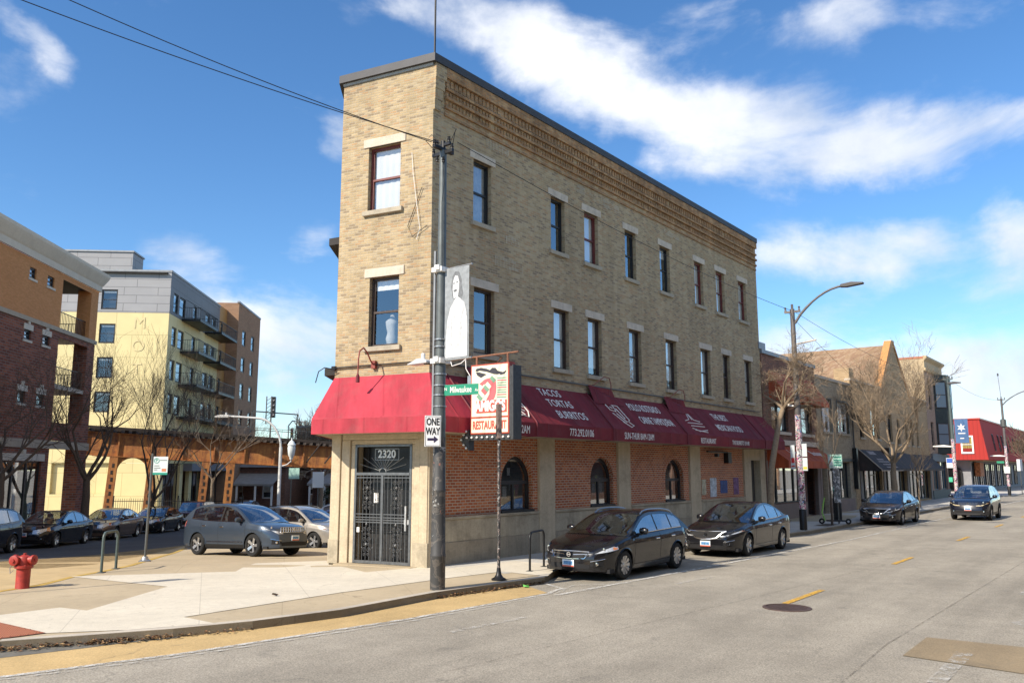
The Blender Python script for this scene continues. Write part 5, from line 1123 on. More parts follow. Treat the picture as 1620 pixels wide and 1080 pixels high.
cm=thing('street_light_camera','pale flat luminaire with a photocell clamped to the corner pole','street light',(*p0,0),PROT)
b=MB(frame((0,0,4.5),(-1,.1,0))); b.tube([(.1,0,.02),(.5,0,.05)],.03,6); b.build('arm',M['black'],cm)
b=MB(frame((0,0,4.52),(-1,.1,0))); b.prism([(.30,.06),(.36,.10),(.52,.13),(.62,.13),(.80,.07),(.92,.04),(.92,.02),(.30,.02)],-.13,.13); b.build('housing',plain('pale_grey_enamel',(.50,.50,.50),.4),cm,bevel=.01); b=MB(frame((0,0,4.52),(-1,.1,0))); b.lathe([(.045,.12),(.045,.24),(.0,.26)],(.55,0,0),10); b.build('photocell',M['white'],cm)
# banner with a photograph of a standing woman, grey and white
bn=thing('pole_banner','grey street banner printed with a laughing woman in a white shirt','banner',(*p0,0),PROT)
b=MB(); 
for z in (4.55,6.47): b.tube([(.08,0,z),(.84,0,z+.02)],.018,6); 
b.each('banner_arm',M['steel'],bn)
b=MB(); 
for z in (4.55,6.47): b.box(-.14,.14,-.16,.16,z-.05,z+.05); b.box(-.02,.1,-.2,-.15,z-.02,z+.08)
b.each('clamp',M['white'],bn)
nx_,nz_=8,14; b=MB(); vs=[]
def ban(u,v): return (.12+.66*u, -.02+.003*math.sin(v*4+u*2), 4.56+1.91*v)
for j in range(nz_+1):
    for i in range(nx_+1): vs.append(ban(i/nx_,j/nz_))
b.add(vs,[(j*(nx_+1)+i,j*(nx_+1)+i+1,(j+1)*(nx_+1)+i+1,(j+1)*(nx_+1)+i) for j in range(nz_) for i in range(nx_)]); cl=b.build('cloth',plain('banner_grey',(.27,.29,.305),.7,0,.3,9),bn,60)
def bshape(poly,mat,nm,dy=.008):
    b=MB(); n=len(poly); y_=-.0245-dy*.6; b.add([(ban(*p)[0],y_,ban(*p)[2]) for p in poly],[tuple(range(n))]); b.build(nm,mat,cl)
wht=plain('banner_white',(.62,.63,.64),.7,0,.38,11); lgr=plain('banner_light_grey',(.50,.51,.52),.7,0,.3,14); bdk=plain('banner_dark_grey',(.16,.17,.18),.7,0,.4,14)
bshape([(.30,.72),(.27,.80),(.30,.90),(.42,.955),(.58,.95),(.68,.88),(.72,.78),(.76,.70),(.70,.64),(.60,.64),(.45,.66),(.34,.66)],bdk,'printed_hair',.0)
bshape([(.06,.02),(.94,.02),(.95,.30),(.90,.50),(.82,.60),(.66,.65),(.52,.68),(.40,.64),(.24,.56),(.12,.42),(.07,.22)],wht,'printed_shirt',.004)
bshape([(.38,.66),(.55,.67),(.60,.74),(.61,.83),(.55,.90),(.43,.91),(.35,.85),(.33,.76)],wht,'printed_face',.008)
bshape([(.36,.745),(.42,.725),(.50,.735),(.52,.755),(.44,.76)],bdk,'printed_smile',.010); bshape([(.36,.83),(.42,.835),(.42,.82),(.36,.815)],bdk,'printed_eye',.010); bshape([(.49,.84),(.56,.845),(.56,.83),(.49,.825)],bdk,'printed_eye',.010)
bshape([(.10,.26),(.40,.18),(.85,.26),(.90,.32),(.88,.22),(.5,.12),(.12,.18)],lgr,'printed_fold',.008); bshape([(.60,.22),(.66,.45),(.80,.57),(.72,.42),(.68,.22)],lgr,'printed_fold',.010); bshape([(.28,.22),(.26,.40),(.34,.56),(.31,.38),(.33,.22)],lgr,'printed_fold',.010)
# signs strapped to the corner pole
ow_=thing('one_way_sign','white one way sign with a black arrow strapped to the corner pole','sign',(*p0,0),R(10))
b=MB(); b.box(-.315,.012,-.20,-.19,2.80,3.42); b.build('plate',plain('sign_white',(.80,.80,.79),.4),ow_,bevel=.008)
def outline(mb,x0,x1,z0,z1,y,w=.008):
    mb.box(x0,x1,y-.003,y,z0,z0+w); mb.box(x0,x1,y-.003,y,z1-w,z1); mb.box(x0,x0+w,y-.003,y,z0+w,z1-w); mb.box(x1-w,x1,y-.003,y,z0+w,z1-w)
inkk=plain('sign_black_ink',(.02,.02,.02),.5)
b=MB(); outline(b,-.30,-.003,2.815,3.405,-.2); b.build('border',inkk,ow_)
text('lettering','ONE',.20,(-.152,-.203,3.29),(1,0,0),(0,0,1),inkk,ow_,sx=.62,ext=.001,bold=.006); text('lettering','WAY',.20,(-.152,-.203,3.10),(1,0,0),(0,0,1),inkk,ow_,sx=.60,ext=.001,bold=.006)
b=MB(); b.prism([(-.26,2.92),(-.13,2.92),(-.13,2.875),(-.04,2.945),(-.13,3.015),(-.13,2.97),(-.26,2.97)],-.204,-.2005); b.build('arrow',plain('sign_indigo',(.03,.02,.06),.5),ow_)
bk=thing('road_sign','bare grey back of a second sign on the far side of the corner pole','sign',(*p0,0),R(55)); b=MB(); b.box(.12,.30,.10,.11,2.80,3.42); b.box(-.1,.3,.1,.105,2.8,3.4); b.build('plate',M['steel_dark'],bk); b=MB(); b.box(.24,.30,.085,.1,3.18,3.4); b.build('sticker',M['zinc'],bk)
st_=thing('street_name_sign','green street name sign N Milwaukee Av on the corner pole','sign',(*p0,0),R(-27))
b=MB(); b.box(.12,.92,-.03,-.022,3.83,4.05); b.build('plate',plain('sign_green_enamel',(.01,.23,.13),.4),st_,bevel=.004)
text('lettering','Milwaukee',.18,(.51,-.034,3.94),(1,0,0),(0,0,1),M['white'],st_,sx=.66,ext=.001,bold=.001); text('lettering','N',.09,(.155,-.034,3.96),(1,0,0),(0,0,1),M['white'],st_,ext=.001); text('lettering','Av',.09,(.88,-.034,3.92),(1,0,0),(0,0,1),M['white'],st_,ext=.001,sx=.8)
# black sign post with cast base, sign seen edge-on
sp2=thing('sign_post','black scuffed sign post with bell base, its narrow plate turned edge on','sign post',(-.2854,18.3488,0),R(15))
scuff=graffiti('scuffed_black',(.03,.03,.03),[((.5,.5,.48),.62),((.25,.2,.18),.55)],9)
b=MB(); b.lathe([(.16,0),(.16,.03),(.10,.06),(.06,.12),(.045,.22),(.04,.26)],n=16); b.build('base',M['black'],sp2,40); b=MB(); b.tube([(0,0,.2),(0,0,3.75)],.033,10); b.build('post',scuff,sp2,40)
b=MB(); b.box(-.05,.04,-.10,.10,3.02,3.78); b.build('plate',plain('mottled_dark_plate',(.20,.15,.13),.6,0,.7,16),sp2,bevel=.01)
# bike racks
def rack(name,label,loc,rz,w_,h_,r=.028,mat=None):
    t=thing(name,label,'bike rack',loc,rz,'bike racks on the pavement'); b=MB(); pts=[(-w_/2,0,0),(-w_/2,0,h_-.14)]
    for k in range(1,6): a=math.pi/2*k/5; pts.append((-w_/2+.14-.14*math.cos(a),0,h_-.14+.14*math.sin(a)))
    for k in range(0,6): a=math.pi/2*k/5; pts.append((w_/2-.14+.14*math.sin(a),0,h_-.14+.14*math.cos(a)))
    pts.append((w_/2,0,0)); b.tube(pts,r,10); b.build('hoop',mat or M['black'],t,50)
    b=MB()
    for x in (-w_/2,w_/2): b.box(x-.09,x+.09,-.07,.07,0,.015)
    b.each('foot_plate',M['steel_dark'],t); return t
ra,rb=W(.94,2.3),W(2.35,1.9)
rack('bike_rack','black glossy hoop rack beside the front of the parked black hatchback',(*W(1.45,2.25),0),math.atan2(rb[1]-ra[1],rb[0]-ra[0]),.98,.88)
r1,r2=G(160,905.5),G(183,899.5)
rack('bike_rack','grey green hoop rack on the plaza behind the red hydrant',((r1[0]+r2[0])/2,(r1[1]+r2[1])/2,0),math.atan2(r2[1]-r1[1],r2[0]-r1[0]),math.dist(r1,r2),.90,.032,plain('grey_green_paint',(.09,.12,.11),.5,.2,.3,8))
# hydrant
hy=thing('fire_hydrant','faded red fire hydrant with two capped side outlets near the painted kerb','hydrant',(*G(35,930),0),R(-8))
b=MB(); b.lathe([(.0,-.02),(.135,-.02),(.135,.0),(.128,.02),(.130,.38),(.172,.40),(.172,.445),(.13,.455),(.128,.47)],n=24); bd=b.build('barrel',M['hydrant'],hy,35)
b=MB(); b.lathe([(.128,.47),(.135,.56),(.11,.62),(.05,.65),(.03,.655),(.03,.685),(.0,.69)],n=20); b.build('bonnet',M['hydrant'],hy,35)
b=MB(); b.lathe([(.07,-.10),(.085,-.14),(.10,-.15),(.10,-.20),(.085,-.205),(.035,-.21),(.035,-.235),(.0,-.236)],(-.09,0,.555),16,'y'); b.build('outlet_cap',M['hydrant'],hy,35)
b=MB(); b.lathe([(.07,.0),(.07,.10),(.095,.11),(.10,.16),(.085,.17),(.03,.175),(.03,.2),(0,.2)],(.06,0,.555),16,'x'); b.build('outlet_cap',M['hydrant'],hy,35)
b=MB(); b.lathe([(.07,.0),(.07,-.10),(.095,-.11),(.10,-.16),(.085,-.17),(.03,-.175),(.03,-.2),(0,-.2)],(-.06,0,.555),16,'x'); b.build('outlet_cap',M['hydrant'],hy,35)
b=MB()
for i in range(8): a=math.pi/4*i; b.lathe([(.0,.395),(.018,.395),(.018,.465),(0,.47)],(.152*math.cos(a),.152*math.sin(a),0),6)
b.each('flange_bolt',M['hydrant'],hy); b=MB(); b.tube([(-.2,-.08,.5),(-.23,-.1,.4),(-.2,-.12,.3),(-.13,-.13,.36)],.008,5); b.build('chain',M['steel'],hy)
# pay to park sign
psl=GH(229,888)
ps=thing('parking_sign','white and green pay parking sign on a grey post beside the plaza','sign',(*psl,H(*psl)),R(3))
b=MB(); b.lathe([(.16,0),(.16,.03),(.1,.06),(.07,.14),(.0,.15)],n=14); b.build('base',M['steel'],ps,40); b=MB(); b.tube([(0,0,.1),(.03,0,2.95)],.036,8); b.build('post',M['steel_dark'],ps)
b=MB(); b.box(.08,.48,-.06,-.05,2.36,2.86); pl=b.build('plate',plain('pale_sign_face',(.62,.68,.66),.5),ps,bevel=.01)
grn=plain('sign_teal',(.02,.28,.20),.5)
b=MB(); b.box(.08,.48,-.0645,-.0605,2.36,2.42); b.build('green_strip',grn,pl); b=MB(); b.lathe([(.062,-.062),(.075,-.062),(.075,-.066),(.062,-.066)],(.17,0,2.75),16,'y'); b.build('ring',grn,pl); text('lettering','P',.12,(.17,-.064,2.75),(1,0,0),(0,0,1),grn,pl,ext=.001)
for k,(x0,x1,z) in enumerate([(.26,.45,2.75),(.11,.25,2.60),(.11,.28,2.54),(.11,.2,2.49)]): b=MB(); b.box(x0,x1,-.0635,-.0605,z,z+.018); b.build('printed_line',M['steel_dark'],pl)
b=MB(); b.box(.32,.44,-.0635,-.0605,2.45,2.53); b.build('orange_mark',plain('orange_print',(.55,.2,.1),.5),pl)
# sign at the left edge of the view
lx,ly=-9.95,15.9
ls=thing('regulation_sign','white sign with red print and green edge at the left side of the photo','sign',(lx,ly,0),R(10)); b=MB(); b.tube([(-.25,.03,0),(-.25,.03,3.0)],.03,8); b.build('post',M['steel_dark'],ls); b=MB(); b.box(-.45,.07,-.01,0,2.40,3.02); p_=b.build('plate',plain('sign_white_2',(.78,.78,.76),.4),ls,bevel=.01); b=MB(); outline(b,-.44,.06,2.41,3.01,-.01,.012); b.build('border',grn,p_); b=MB(); b.box(-.2,.03,-.014,-.0105,2.88,2.94); b.box(-.2,.03,-.014,-.0105,2.66,2.74); b.each('red_print',plain('sign_red_print',(.55,.03,.03),.5),p_)
# street lamp with sticker-covered shaft outside the shops
def lamp_pole(name,label,s_,t_,h,arm,mat,stick=True,arm_h=.9,banner=None):
    t=thing(name,label,'street light',(*W(s_,t_),0),PROT,'tall street lights along the avenue')
    b=MB(); b.lathe([(.14,0),(.13,2.4),(.115,4.5)],n=14); b.build('lower_shaft',graffiti('stickers_'+name+str(int(s_)),(.035,.034,.034),[((.75,.75,.72),.50),((.60,.08,.28),.56),((.65,.55,.5),.42),((.10,.2,.5),.64)],6) if stick else mat,t,40)
    b=MB(); b.lathe([(.12,0),(.142,.0),(.142,.8),(.13,.82)],n=14); b.build('base_sleeve',M['black'],t,40)
    b=MB(); b.lathe([(.115,4.5),(.09,h),(.0,h+.02)],n=14); b.build('upper_shaft',mat,t,40)
    b=MB(); b.box(-.32,.32,-.04,.04,h-.15,h-.07); b.tube([(0,0,h-.1),(0,0,h+.2)],.05,6)
    for x in (-.28,.28): b.lathe([(0,0),(.05,0),(.03,.08),(.05,.14),(.0,.18)],(x,0,h-.07),8)
    b.build('cross_arm',mat,t)
    pts=[(.08,0,h-.6)]+[(.08+arm*math.sin(a)**1.0*0+arm*(k/8),0,h-.6+(arm_h+.4)*math.sin(math.pi/2*min(1,k/8*1.0))**.8) for k,a in ((k,0) for k in range(1,9))]
    b=MB(); b.tube(pts,[.055]*3+[.045]*6,8); b.build('arm',mat,t,50)
    e=pts[-1]; b=MB(); b.prism([(e[0]-.15,e[2]-.05),(e[0]-.1,e[2]+.06),(e[0]+.3,e[2]+.10),(e[0]+.75,e[2]+.03),(e[0]+.72,e[2]-.03),(e[0]+.1,e[2]-.08)],-.12,.12); b.build('lamp_head',plain('dark_lamp_head',(.06,.055,.055),.5) if 'dark_lamp_head' not in bpy.data.materials else bpy.data.materials['dark_lamp_head'],t,bevel=.02)
    return t
greyp=plain('brownish_grey_pole',(.155,.14,.135),.55,.4,.25,4)
L1=lamp_pole('street_light','tall curved arm street light with pink and white stickers outside the burnt orange shop',18.2,3.05,8.8,2.0,greyp)
b=MB(frame((0,0,4.9),(-1,0,0))); b.prism([(.12,.0),(.45,.06),(.75,.02),(.75,-.03),(.12,-.06)],-.1,.1); b.build('side_luminaire',M['white'],L1)
b=MB(frame((0,0,7.0),(-1,.0,0))); 
b=MB(); b.tube([(.1,0,7.35),(.9,0,7.45)],.03,5); b.build('bare_arm',M['lintel'],L1)
sg2=thing('pole_signs','pair of white signs facing up and down the avenue on the stickered pole','signs',(*W(18.2,3.05),0),PROT)
b=MB(); b.box(-.32,-.15,-.14,-.13,2.35,3.3); b.box(.14,.33,-.14,-.13,2.85,3.35); b.box(.14,.33,-.14,-.13,2.3,2.8); b.each('plate',plain('dull_white_sign',(.55,.60,.60),.5,0,.2,6),sg2); b=MB(); b.box(.16,.31,-.145,-.1405,2.35,2.45); b.build('yellow_print',plain('yellow_print',(.5,.45,.05),.5),sg2); b=MB(); b.box(-.30,-.17,-.145,-.1405,2.45,2.5); b.box(-.30,-.17,-.145,-.1405,2.6,2.8); b.each('red_print',bpy.data.materials['sign_red_print'],sg2)
L2=lamp_pole('street_light','street light beyond the gabled hall carrying a blue banner',51.5,2.9,8.9,.01,plain('green_grey_pole',(.10,.13,.13),.5,.3,.2,4),True,-.2) 
L3=lamp_pole('street_light','farthest street light with a tall thin antenna standing past the red building corner',74.3,3.4,8.9,2.6,greyp)
b=MB(); b.tube([(0,0,8.9),(-.1,0,11.0)],.02,5); b.lathe([(0,11.0),(.07,11.05),(.07,11.25),(0,11.3)],(-.1,0,0),8); b.build('antenna',M['steel_dark'],L3); b=MB(); b.lathe([(.1,6.2),(.25,6.3),(.25,6.9),(.1,7.0)],n=10); b.build('equipment_box',M['steel_dark'],L3)
for LP_,z in ((L2,4.0),(L3,3.6)): b=MB(frame((0,0,z),(-1,-.3,0))); b.prism([(.12,.0),(.6,.08),(1.3,.02),(1.3,-.05),(.12,-.08)],-.14,.14); b.build('side_luminaire',M['white'],LP_)
bb=thing('pole_banner','blue banner with a white star shaped flower on the second street light','banner',(*W(51.5,2.9),0),PROT); b=MB(); b.box(.2,1.05,-.02,.0,4.2,5.9); c_=b.build('cloth',plain('banner_blue',(.06,.14,.30),.7,0,.2,2),bb); b=MB(); 
for z in (4.2,5.9): b.tube([(.1,0,z),(1.1,0,z)],.02,5)
b.each('banner_arm',M['steel'],bb)
b=MB(); c0=(.62,5.3); pts=[]
for k in range(12): a=math.pi*2*k/12+math.pi/12*0; r_=.30 if k%2==0 else .12; pts.append((c0[0]+r_*math.sin(a),c0[1]+r_*math.cos(a)))
b.prism(pts,-.03,-.022); b.build('star_flower',M['white'],c_); b=MB(); b.box(.4,.85,-.03,-.022,4.85,4.92); b.box(.5,.75,-.03,-.022,4.5,4.56); b.each('printed_line',M['white'],c_)
def small_sign(label,s_,t_,z0,z1,w_,face,post=True,name='bus_sign',dx=0.0,pr=.035,rot=0,extra=None,cat='sign',h=None):
    t=thing(name,label,cat,(*W(s_,t_),0),PROT+rot)
    if post: b=MB(); b.tube([(0,.02,0),(0,.02,h or z1)],pr,8); b.build('post',M['steel_dark'],t)
    b=MB(); b.box(dx-w_/2,dx+w_/2,-.05,-.035,z0,z1); p=b.build('plate',face,t,bevel=.01); return t,p
blu=plain('sign_blue',(.04,.12,.45),.5); wsn=plain('sign_white_3',(.72,.74,.74),.5); pgn=plain('sign_pale_green',(.42,.66,.56),.5,0,.2,9)
t,p=small_sign('blue and white bus stop sign on the banner pole',51.6,3.1,2.45,3.15,.55,wsn,False,dx=-.45); b=MB(); b.box(-.70,-.20,-.054,-.0505,2.8,3.12); b.build('blue_field',blu,p)
t,p=small_sign('pale green and white parking payment sign on a sticker covered post',23.0,3.0,2.4,3.0,.62,pgn,True,'parking_sign'); b=MB(); b.box(-.27,-.10,-.054,-.0505,2.52,2.9); b.build('white_field',wsn,p); b=MB()
for z in (2.52,2.62,2.72,2.85): b.box(-.05,.27,-.054,-.0505,z,z+.05)
b.each('printed_line',grn,p); b=MB(); b.box(-.3,.3,-.054,-.0505,2.42,2.46); b.build('white_strip',wsn,p)
b=MB(); b.box(-.13,.13,-.06,.06,.9,2.4); b.build('wrapped_post',graffiti('post_stickers',(.20,.21,.22),[((.03,.03,.03),.5),((.7,.7,.7),.58)],7),t)
small_sign('white road sign on the far pole near the red building',74.0,3.2,2.0,2.6,.45,wsn,False,'road_sign',dx=.2); small_sign('small green street name sign at the far corner',74.2,3.4,2.9,3.1,.6,plain('far_green',(.02,.25,.14),.5),False,'street_name_sign',dx=-.5)
small_sign('tall white sign at the right edge beyond the far pole',78,4.0,2.2,3.3,.45,wsn,True,'road_sign')
# green parking meter and electric scooter by the shop windows
pm=thing('parking_meter','dark pay box with round green head on the pavement by the shops','parking meter',(*W(24.6,2.5),0),PROT)
b=MB(); b.box(-.16,.16,-.12,.12,0,1.25); b.build('cabinet',M['black'],pm,bevel=.02); b=MB(); b.lathe([(0,-.05),(.16,-.05),(.16,.05),(0,.05)],(0,0,1.45),16,'y'); b.build('round_head',plain('meter_green',(.02,.30,.20),.4),pm)
es=thing('electric_scooter','upright electric scooter with a green stem parked beside the sticker covered post','scooter',(*W(22.6,3.0),0),PROT+R(200))
b=MB(); b.box(-.45,.40,-.08,.08,.12,.18); b.build('deck',M['black'],es,bevel=.02); b=MB(); b.tube([(.45,0,.16),(.55,0,.5),(.42,0,1.15)],.03,8); b.build('stem',plain('lime_stem',(.25,.5,.1),.4),es); b=MB(); b.tube([(.42,-.25,1.16),(.42,.25,1.16)],.018,6); b.build('handlebar',M['black'],es)
for x in (-.5,.58):
    b=MB(); b.lathe([(.05,-.03),(.11,-.03),(.125,0),(.11,.03),(.05,.03)],(x,0,.125),14,'y'); b.build('wheel',M['rubber'],es)
# white street lamp in the side street with an acorn lantern
sl=(-17.2,62.0); SLZ=H(*sl)
wl_=thing('street_lamp','pale curved arm street lamp with a small acorn lantern on its side','street light',(*sl,SLZ),0)
palep=plain('pale_pole_paint',(.58,.58,.56),.45,0,.15,3)
b=MB(); b.lathe([(.2,0),(.2,.3),(.13,.4),(.12,5.5)],n=12); pts=[(0,0,5.4)]
for k in range(1,9): a=math.pi/2*k/8; pts.append((-1.9*(1-math.cos(a)),0,5.4+2.25*math.sin(a)))
pts+=[(-3.4,0,7.75),(-4.1,0,7.78)]; b.tube(pts,.085,8); b.build('pole',palep,wl_,50)
b=MB(); b.prism([(-5.1,7.76),(-4.6,7.9),(-4.0,7.9),(-3.8,7.78),(-4.0,7.7),(-4.9,7.68)],-.16,.16); b.build('lamp_head',palep,wl_,bevel=.02); b=MB(); b.lathe([(.07,7.88),(.07,8.05),(0,8.08)],(-4.2,0,0),8); b.build('photocell',palep,wl_)
b=MB(); b.tube([(.1,0,4.1),(.5,0,4.2),(.8,0,4.45),(.8,0,4.6)],.05,6); b.build('bracket',palep,wl_); b=MB(); b.lathe([(.12,4.6),(.14,4.75),(.24,4.9),(.30,5.4),(.27,5.6),(.32,5.65),(.18,5.9),(.06,6.0),(.03,6.2),(0,6.22)],(.8,0,0),12); b.build('lantern',plain('milk_glass',(.66,.70,.68),.25),wl_,40)
for k,(x,z0,z1,w_,y,lab,mt) in enumerate([(1.4,.0,0,0,0,'',None)]): pass
for (px,py0,py1,y,lab,mt) in [(465,740,757,61.0,'pale green banner sign on the curved street lamp',pgn),(503,746,771,56.0,'white regulation sign on a thin post in the side street',wsn)]:
    u,w_,k=ray(px,py1); z1=CAMH+ray(px,py0)[2]/ray(px,py0)[1]*y; z0=CAMH+k/w_*y; x=u/w_*y
    t=thing('road_sign',lab,'sign',(x,y,H(x,y)),0); b=MB(); b.box(-.38,.38,-.02,0,z0-H(x,y),z1-H(x,y)); b.build('plate',mt,t); b=MB(); b.tube([(-.2 if px<480 else 0,.04,0),(-.2 if px<480 else 0,.04,z1-H(x,y))],.04,6); b.build('post',M['steel_dark'],t)
# overhead wires
def wire(a,c,sag,label,r=.010):
    a,c=Vector(a),Vector(c); b=MB(a and Matrix()); n=14; b.tube([a.lerp(c,i/n)-Vector((0,0,sag*4*(i/n)*(1-i/n))) for i in range(n+1)],r,4); o=b.build('overhead_wire',M['black']); tag(o,label,'wire','overhead wires')
def atd(px,py,y): u,w_,k=ray(px,py); return (u/w_*y,y,CAMH+k/w_*y)
top=(p0[0]-.25,p0[1],9.3)
wire(top,atd(60,-22,13.5),.12,'upper overhead wire sweeping from the corner pole to the top left'); wire((p0[0]-.1,p0[1]-.1,9.25),atd(-40,-28,13.0),.10,'lower overhead wire sweeping from the corner pole to the top left')
pt=lambda s_,t_,z: (*W(s_,t_),z)
wire((p0[0]+.3,p0[1],9.3),pt(18.2,3.0,8.75),.25,'wire running along the shaded facade towards the curved street light'); wire(pt(18.2,3.0,8.8),pt(51.5,2.9,8.8),.6,'wire between the curved street light and the banner pole'); wire(pt(51.5,2.9,8.9),pt(74.3,3.4,8.8),.5,'wire between the banner pole and the farthest street light'); wire(pt(18.2,2.7,8.9),pt(37,.4,7.7),.1,'service wire dropping from the curved street light to the gabled hall')
# litter
for k,(px,py,c,lab) in enumerate([(816,926,(.7,.72,.75),'crumpled white plastic wrapper in the gutter'),(832,927,(.12,.4,.08),'green scrap of leaves in the gutter'),(256,1003,(.6,.58,.55),'white crumpled paper at the kerb joint'),(436,943,(.12,.08,.06),'small dark stain of rubbish on the pale slabs')]):
    b=MB(); rr=random.Random(k); b.add([(rr.uniform(-.09,.09),rr.uniform(-.07,.07),rr.uniform(0,.06)) for _ in range(9)],[(0,1,2),(1,3,4),(2,5,6),(6,7,8),(0,4,8),(3,5,7),(1,6,0),(2,7,4)]); o=b.build('litter',plain('litter_%d'%k,c,.6)); o.location=(*G(px,py,-.1 if k<3 else 0),-.11 if k<3 else .012); tag(o,lab,'litter')
# shrub mass by the houses
# ---------------------------------------------------------------- cars (local x forward, y left, z up, origin on the ground at the centre)
def cat(pts,u):        # smooth interpolation
    if u<=pts[0][0]: return pts[0][1]
    if u>=pts[-1][0]: return pts[-1][1]
    for i in range(len(pts)-1):
        if u<=pts[i+1][0]:
            p1,p2=pts[i],pts[i+1]; p0_=pts[i-1] if i else p1; p3=pts[i+2] if i+2<len(pts) else p2
            h=p2[0]-p1[0]; t=(u-p1[0])/h
            m1=(p2[1]-p0_[1])/(p2[0]-p0_[0]) if p2[0]!=p0_[0] else 0; m2=(p3[1]-p1[1])/(p3[0]-p1[0]) if p3[0]!=p1[0] else 0
            d=(p2[1]-p1[1])/h
            if abs(d)<1e-6: m1=m2=0
            else:
                m1=max(min(m1/d,2.5),0)*d; m2=max(min(m2/d,2.5),0)*d
            return (2*t**3-3*t*t+1)*p1[1]+(t**3-2*t*t+t)*h*m1+(-2*t**3+3*t*t)*p2[1]+(t**3-t*t)*h*m2
SPEC={
 'hatch': dict(L=4.46,W=.89,low=[(0,.66),(.12,.735),(.5,.83),(.9,.905),(1.22,.955),(2.4,.985),(3.4,1.005),(4.05,1.01),(4.34,.97),(4.46,.90)],
   roof=[(1.12,.93),(1.5,1.13),(1.95,1.335),(2.2,1.41),(2.6,1.455),(3.2,1.45),(3.75,1.38),(4.0,1.25),(4.36,.985)],uB=2.08,uC=3.86,wh=(.90,3.57),R=.325,pill=[2.62,3.42],endw=3.95,sill=.21),
 'sedan': dict(L=4.82,W=.91,low=[(0,.64),(.12,.72),(.5,.81),(1.0,.89),(1.3,.935),(2.5,.965),(3.5,.99),(3.95,1.03),(4.4,1.045),(4.72,1.0),(4.82,.90)],
   roof=[(1.2,.92),(1.6,1.13),(2.1,1.35),(2.4,1.43),(2.8,1.465),(3.2,1.43),(3.7,1.28),(4.15,1.06)],uB=2.22,uC=3.35,wh=(.95,3.73),R=.325,pill=[2.78,3.55],endw=3.85,sill=.20),
 'crossover': dict(L=4.62,W=.91,low=[(0,.76),(.12,.85),(.5,.96),(.9,1.02),(1.2,1.06),(2.4,1.08),(3.4,1.12),(4.2,1.18),(4.5,1.12),(4.62,1.0)],
   roof=[(1.1,1.03),(1.45,1.25),(1.9,1.50),(2.2,1.60),(2.7,1.665),(3.4,1.66),(4.0,1.58),(4.25,1.42),(4.48,1.16)],uB=2.0,uC=4.05,wh=(.93,3.62),R=.355,pill=[2.55,3.4],endw=4.05,sill=.26),
 'boxy': dict(L=4.5,W=.88,low=[(0,.85),(.06,.98),(.5,1.03),(1.3,1.07),(2.4,1.08),(3.4,1.1),(4.4,1.1),(4.5,1.05)],
   roof=[(1.35,1.06),(1.6,1.32),(1.85,1.60),(2.1,1.67),(2.7,1.70),(3.6,1.70),(4.3,1.66),(4.4,1.5),(4.47,1.1)],uB=1.9,uC=4.3,wh=(.8,3.45),R=.36,pill=[2.45,3.3],endw=4.2,sill=.30)}
class Car:
    def __init__(s,kind,**k):
        s.__dict__.update(SPEC[kind]); s.__dict__.update(k); s.kind=kind
    def wp(s,u):
        L=s.L; a=.30 if s.kind!='boxy' else .1
        f=max(0,1-u/.75); r=max(0,1-(L-u)/.6)
        return s.W*(1-a*f**2.4-.035*max(0,1-u/1.6)**1.5-.24*r**2.6*(1 if s.kind!='boxy' else .4)-.02*max(0,1-(L-u)/1.5))
    def pz(s,z,u):                      # width factor by height
        sh=cat(s.low,u); t=(z-s.sill)/(sh-s.sill+1e-6); t=max(0,min(1,t))
        return .935+.065*math.sin(min(1,t*1.25)*math.pi*.5)**.8-.055*max(0,(t-.72)/.28)**1.8+ (-.012*math.exp(-((t-.30)/.10)**2)) + .010*math.exp(-((t-.76)/.05)**2)
    def dx(s,u,z):                      # lean of the nose and tail
        H_=.75 if s.kind in('hatch','sedan') else .9
        f=math.exp(-(u/.40)**1.5); r=math.exp(-((s.L-u)/.35)**1.5)
        k=.0 if s.kind=='boxy' else 1
        a=k*(.30*max(0,z-.50)**1.2*1.3)+.16*max(0,.36-z)
        b_=k*.22*max(0,z-.62)**1.2+.2*max(0,.42-z)
        return a*f-b_*r
    def zb(s,u):
        z=s.sill+.02*max(0,1-u/.5)+.10*max(0,1-(s.L-u)/.7)
        for w in s.wh:
            Rr=s.R+.055; d=abs(u-w)
            if d<Rr: z=max(z,s.R+math.sqrt(Rr*Rr-d*d)-.0)
        return z
    def S(s,u,z,side=1,off=0.0):         # point on the flank
        return Vector((s.L/2-u-s.dx(u,z), side*(s.wp(u)*s.pz(z,u)+off), z))
    def F(s,q,z,off=0.0):                # point on the nose; q = arc distance from the centre line
        w0=s.wp(0)*s.pz(z,0); sg=1 if q>=0 else -1; aq=abs(q)
        if aq<=w0:
            x=s.L/2-s.dx(0,z)+s.bul*(1-(aq/w0)**2); return Vector((x+off,q,z))
        p=s.S(aq-w0,z,sg); n=Vector((.75,.66*sg,0)) if aq-w0<.12 else Vector((.35,.93*sg,0)); return p+n*off
    def B(s,q,z,off=0.0):
        w0=s.wp(s.L)*s.pz(z,s.L); sg=1 if q>=0 else -1; aq=abs(q)
        if aq<=w0: return Vector((-s.L/2-s.dx(s.L,z)-.05*(1-(aq/w0)**2)-off,q,z))
        p=s.S(s.L-(aq-w0),z,sg); return p+Vector((-.6,.75*sg,0)).normalized()*off
    bul=.07
def grid(mb,fn,us,vs,m=0):
    P=[fn(u,v) for v in vs for u in us]; n=len(us)
    mb.add(P,[(j*n+i,j*n+i+1,(j+1)*n+i+1,(j+1)*n+i) for j in range(len(vs)-1) for i in range(n-1)],m)
def rng(a,b,n): return [a+(b-a)*i/n for i in range(n+1)]
WHEELM={}
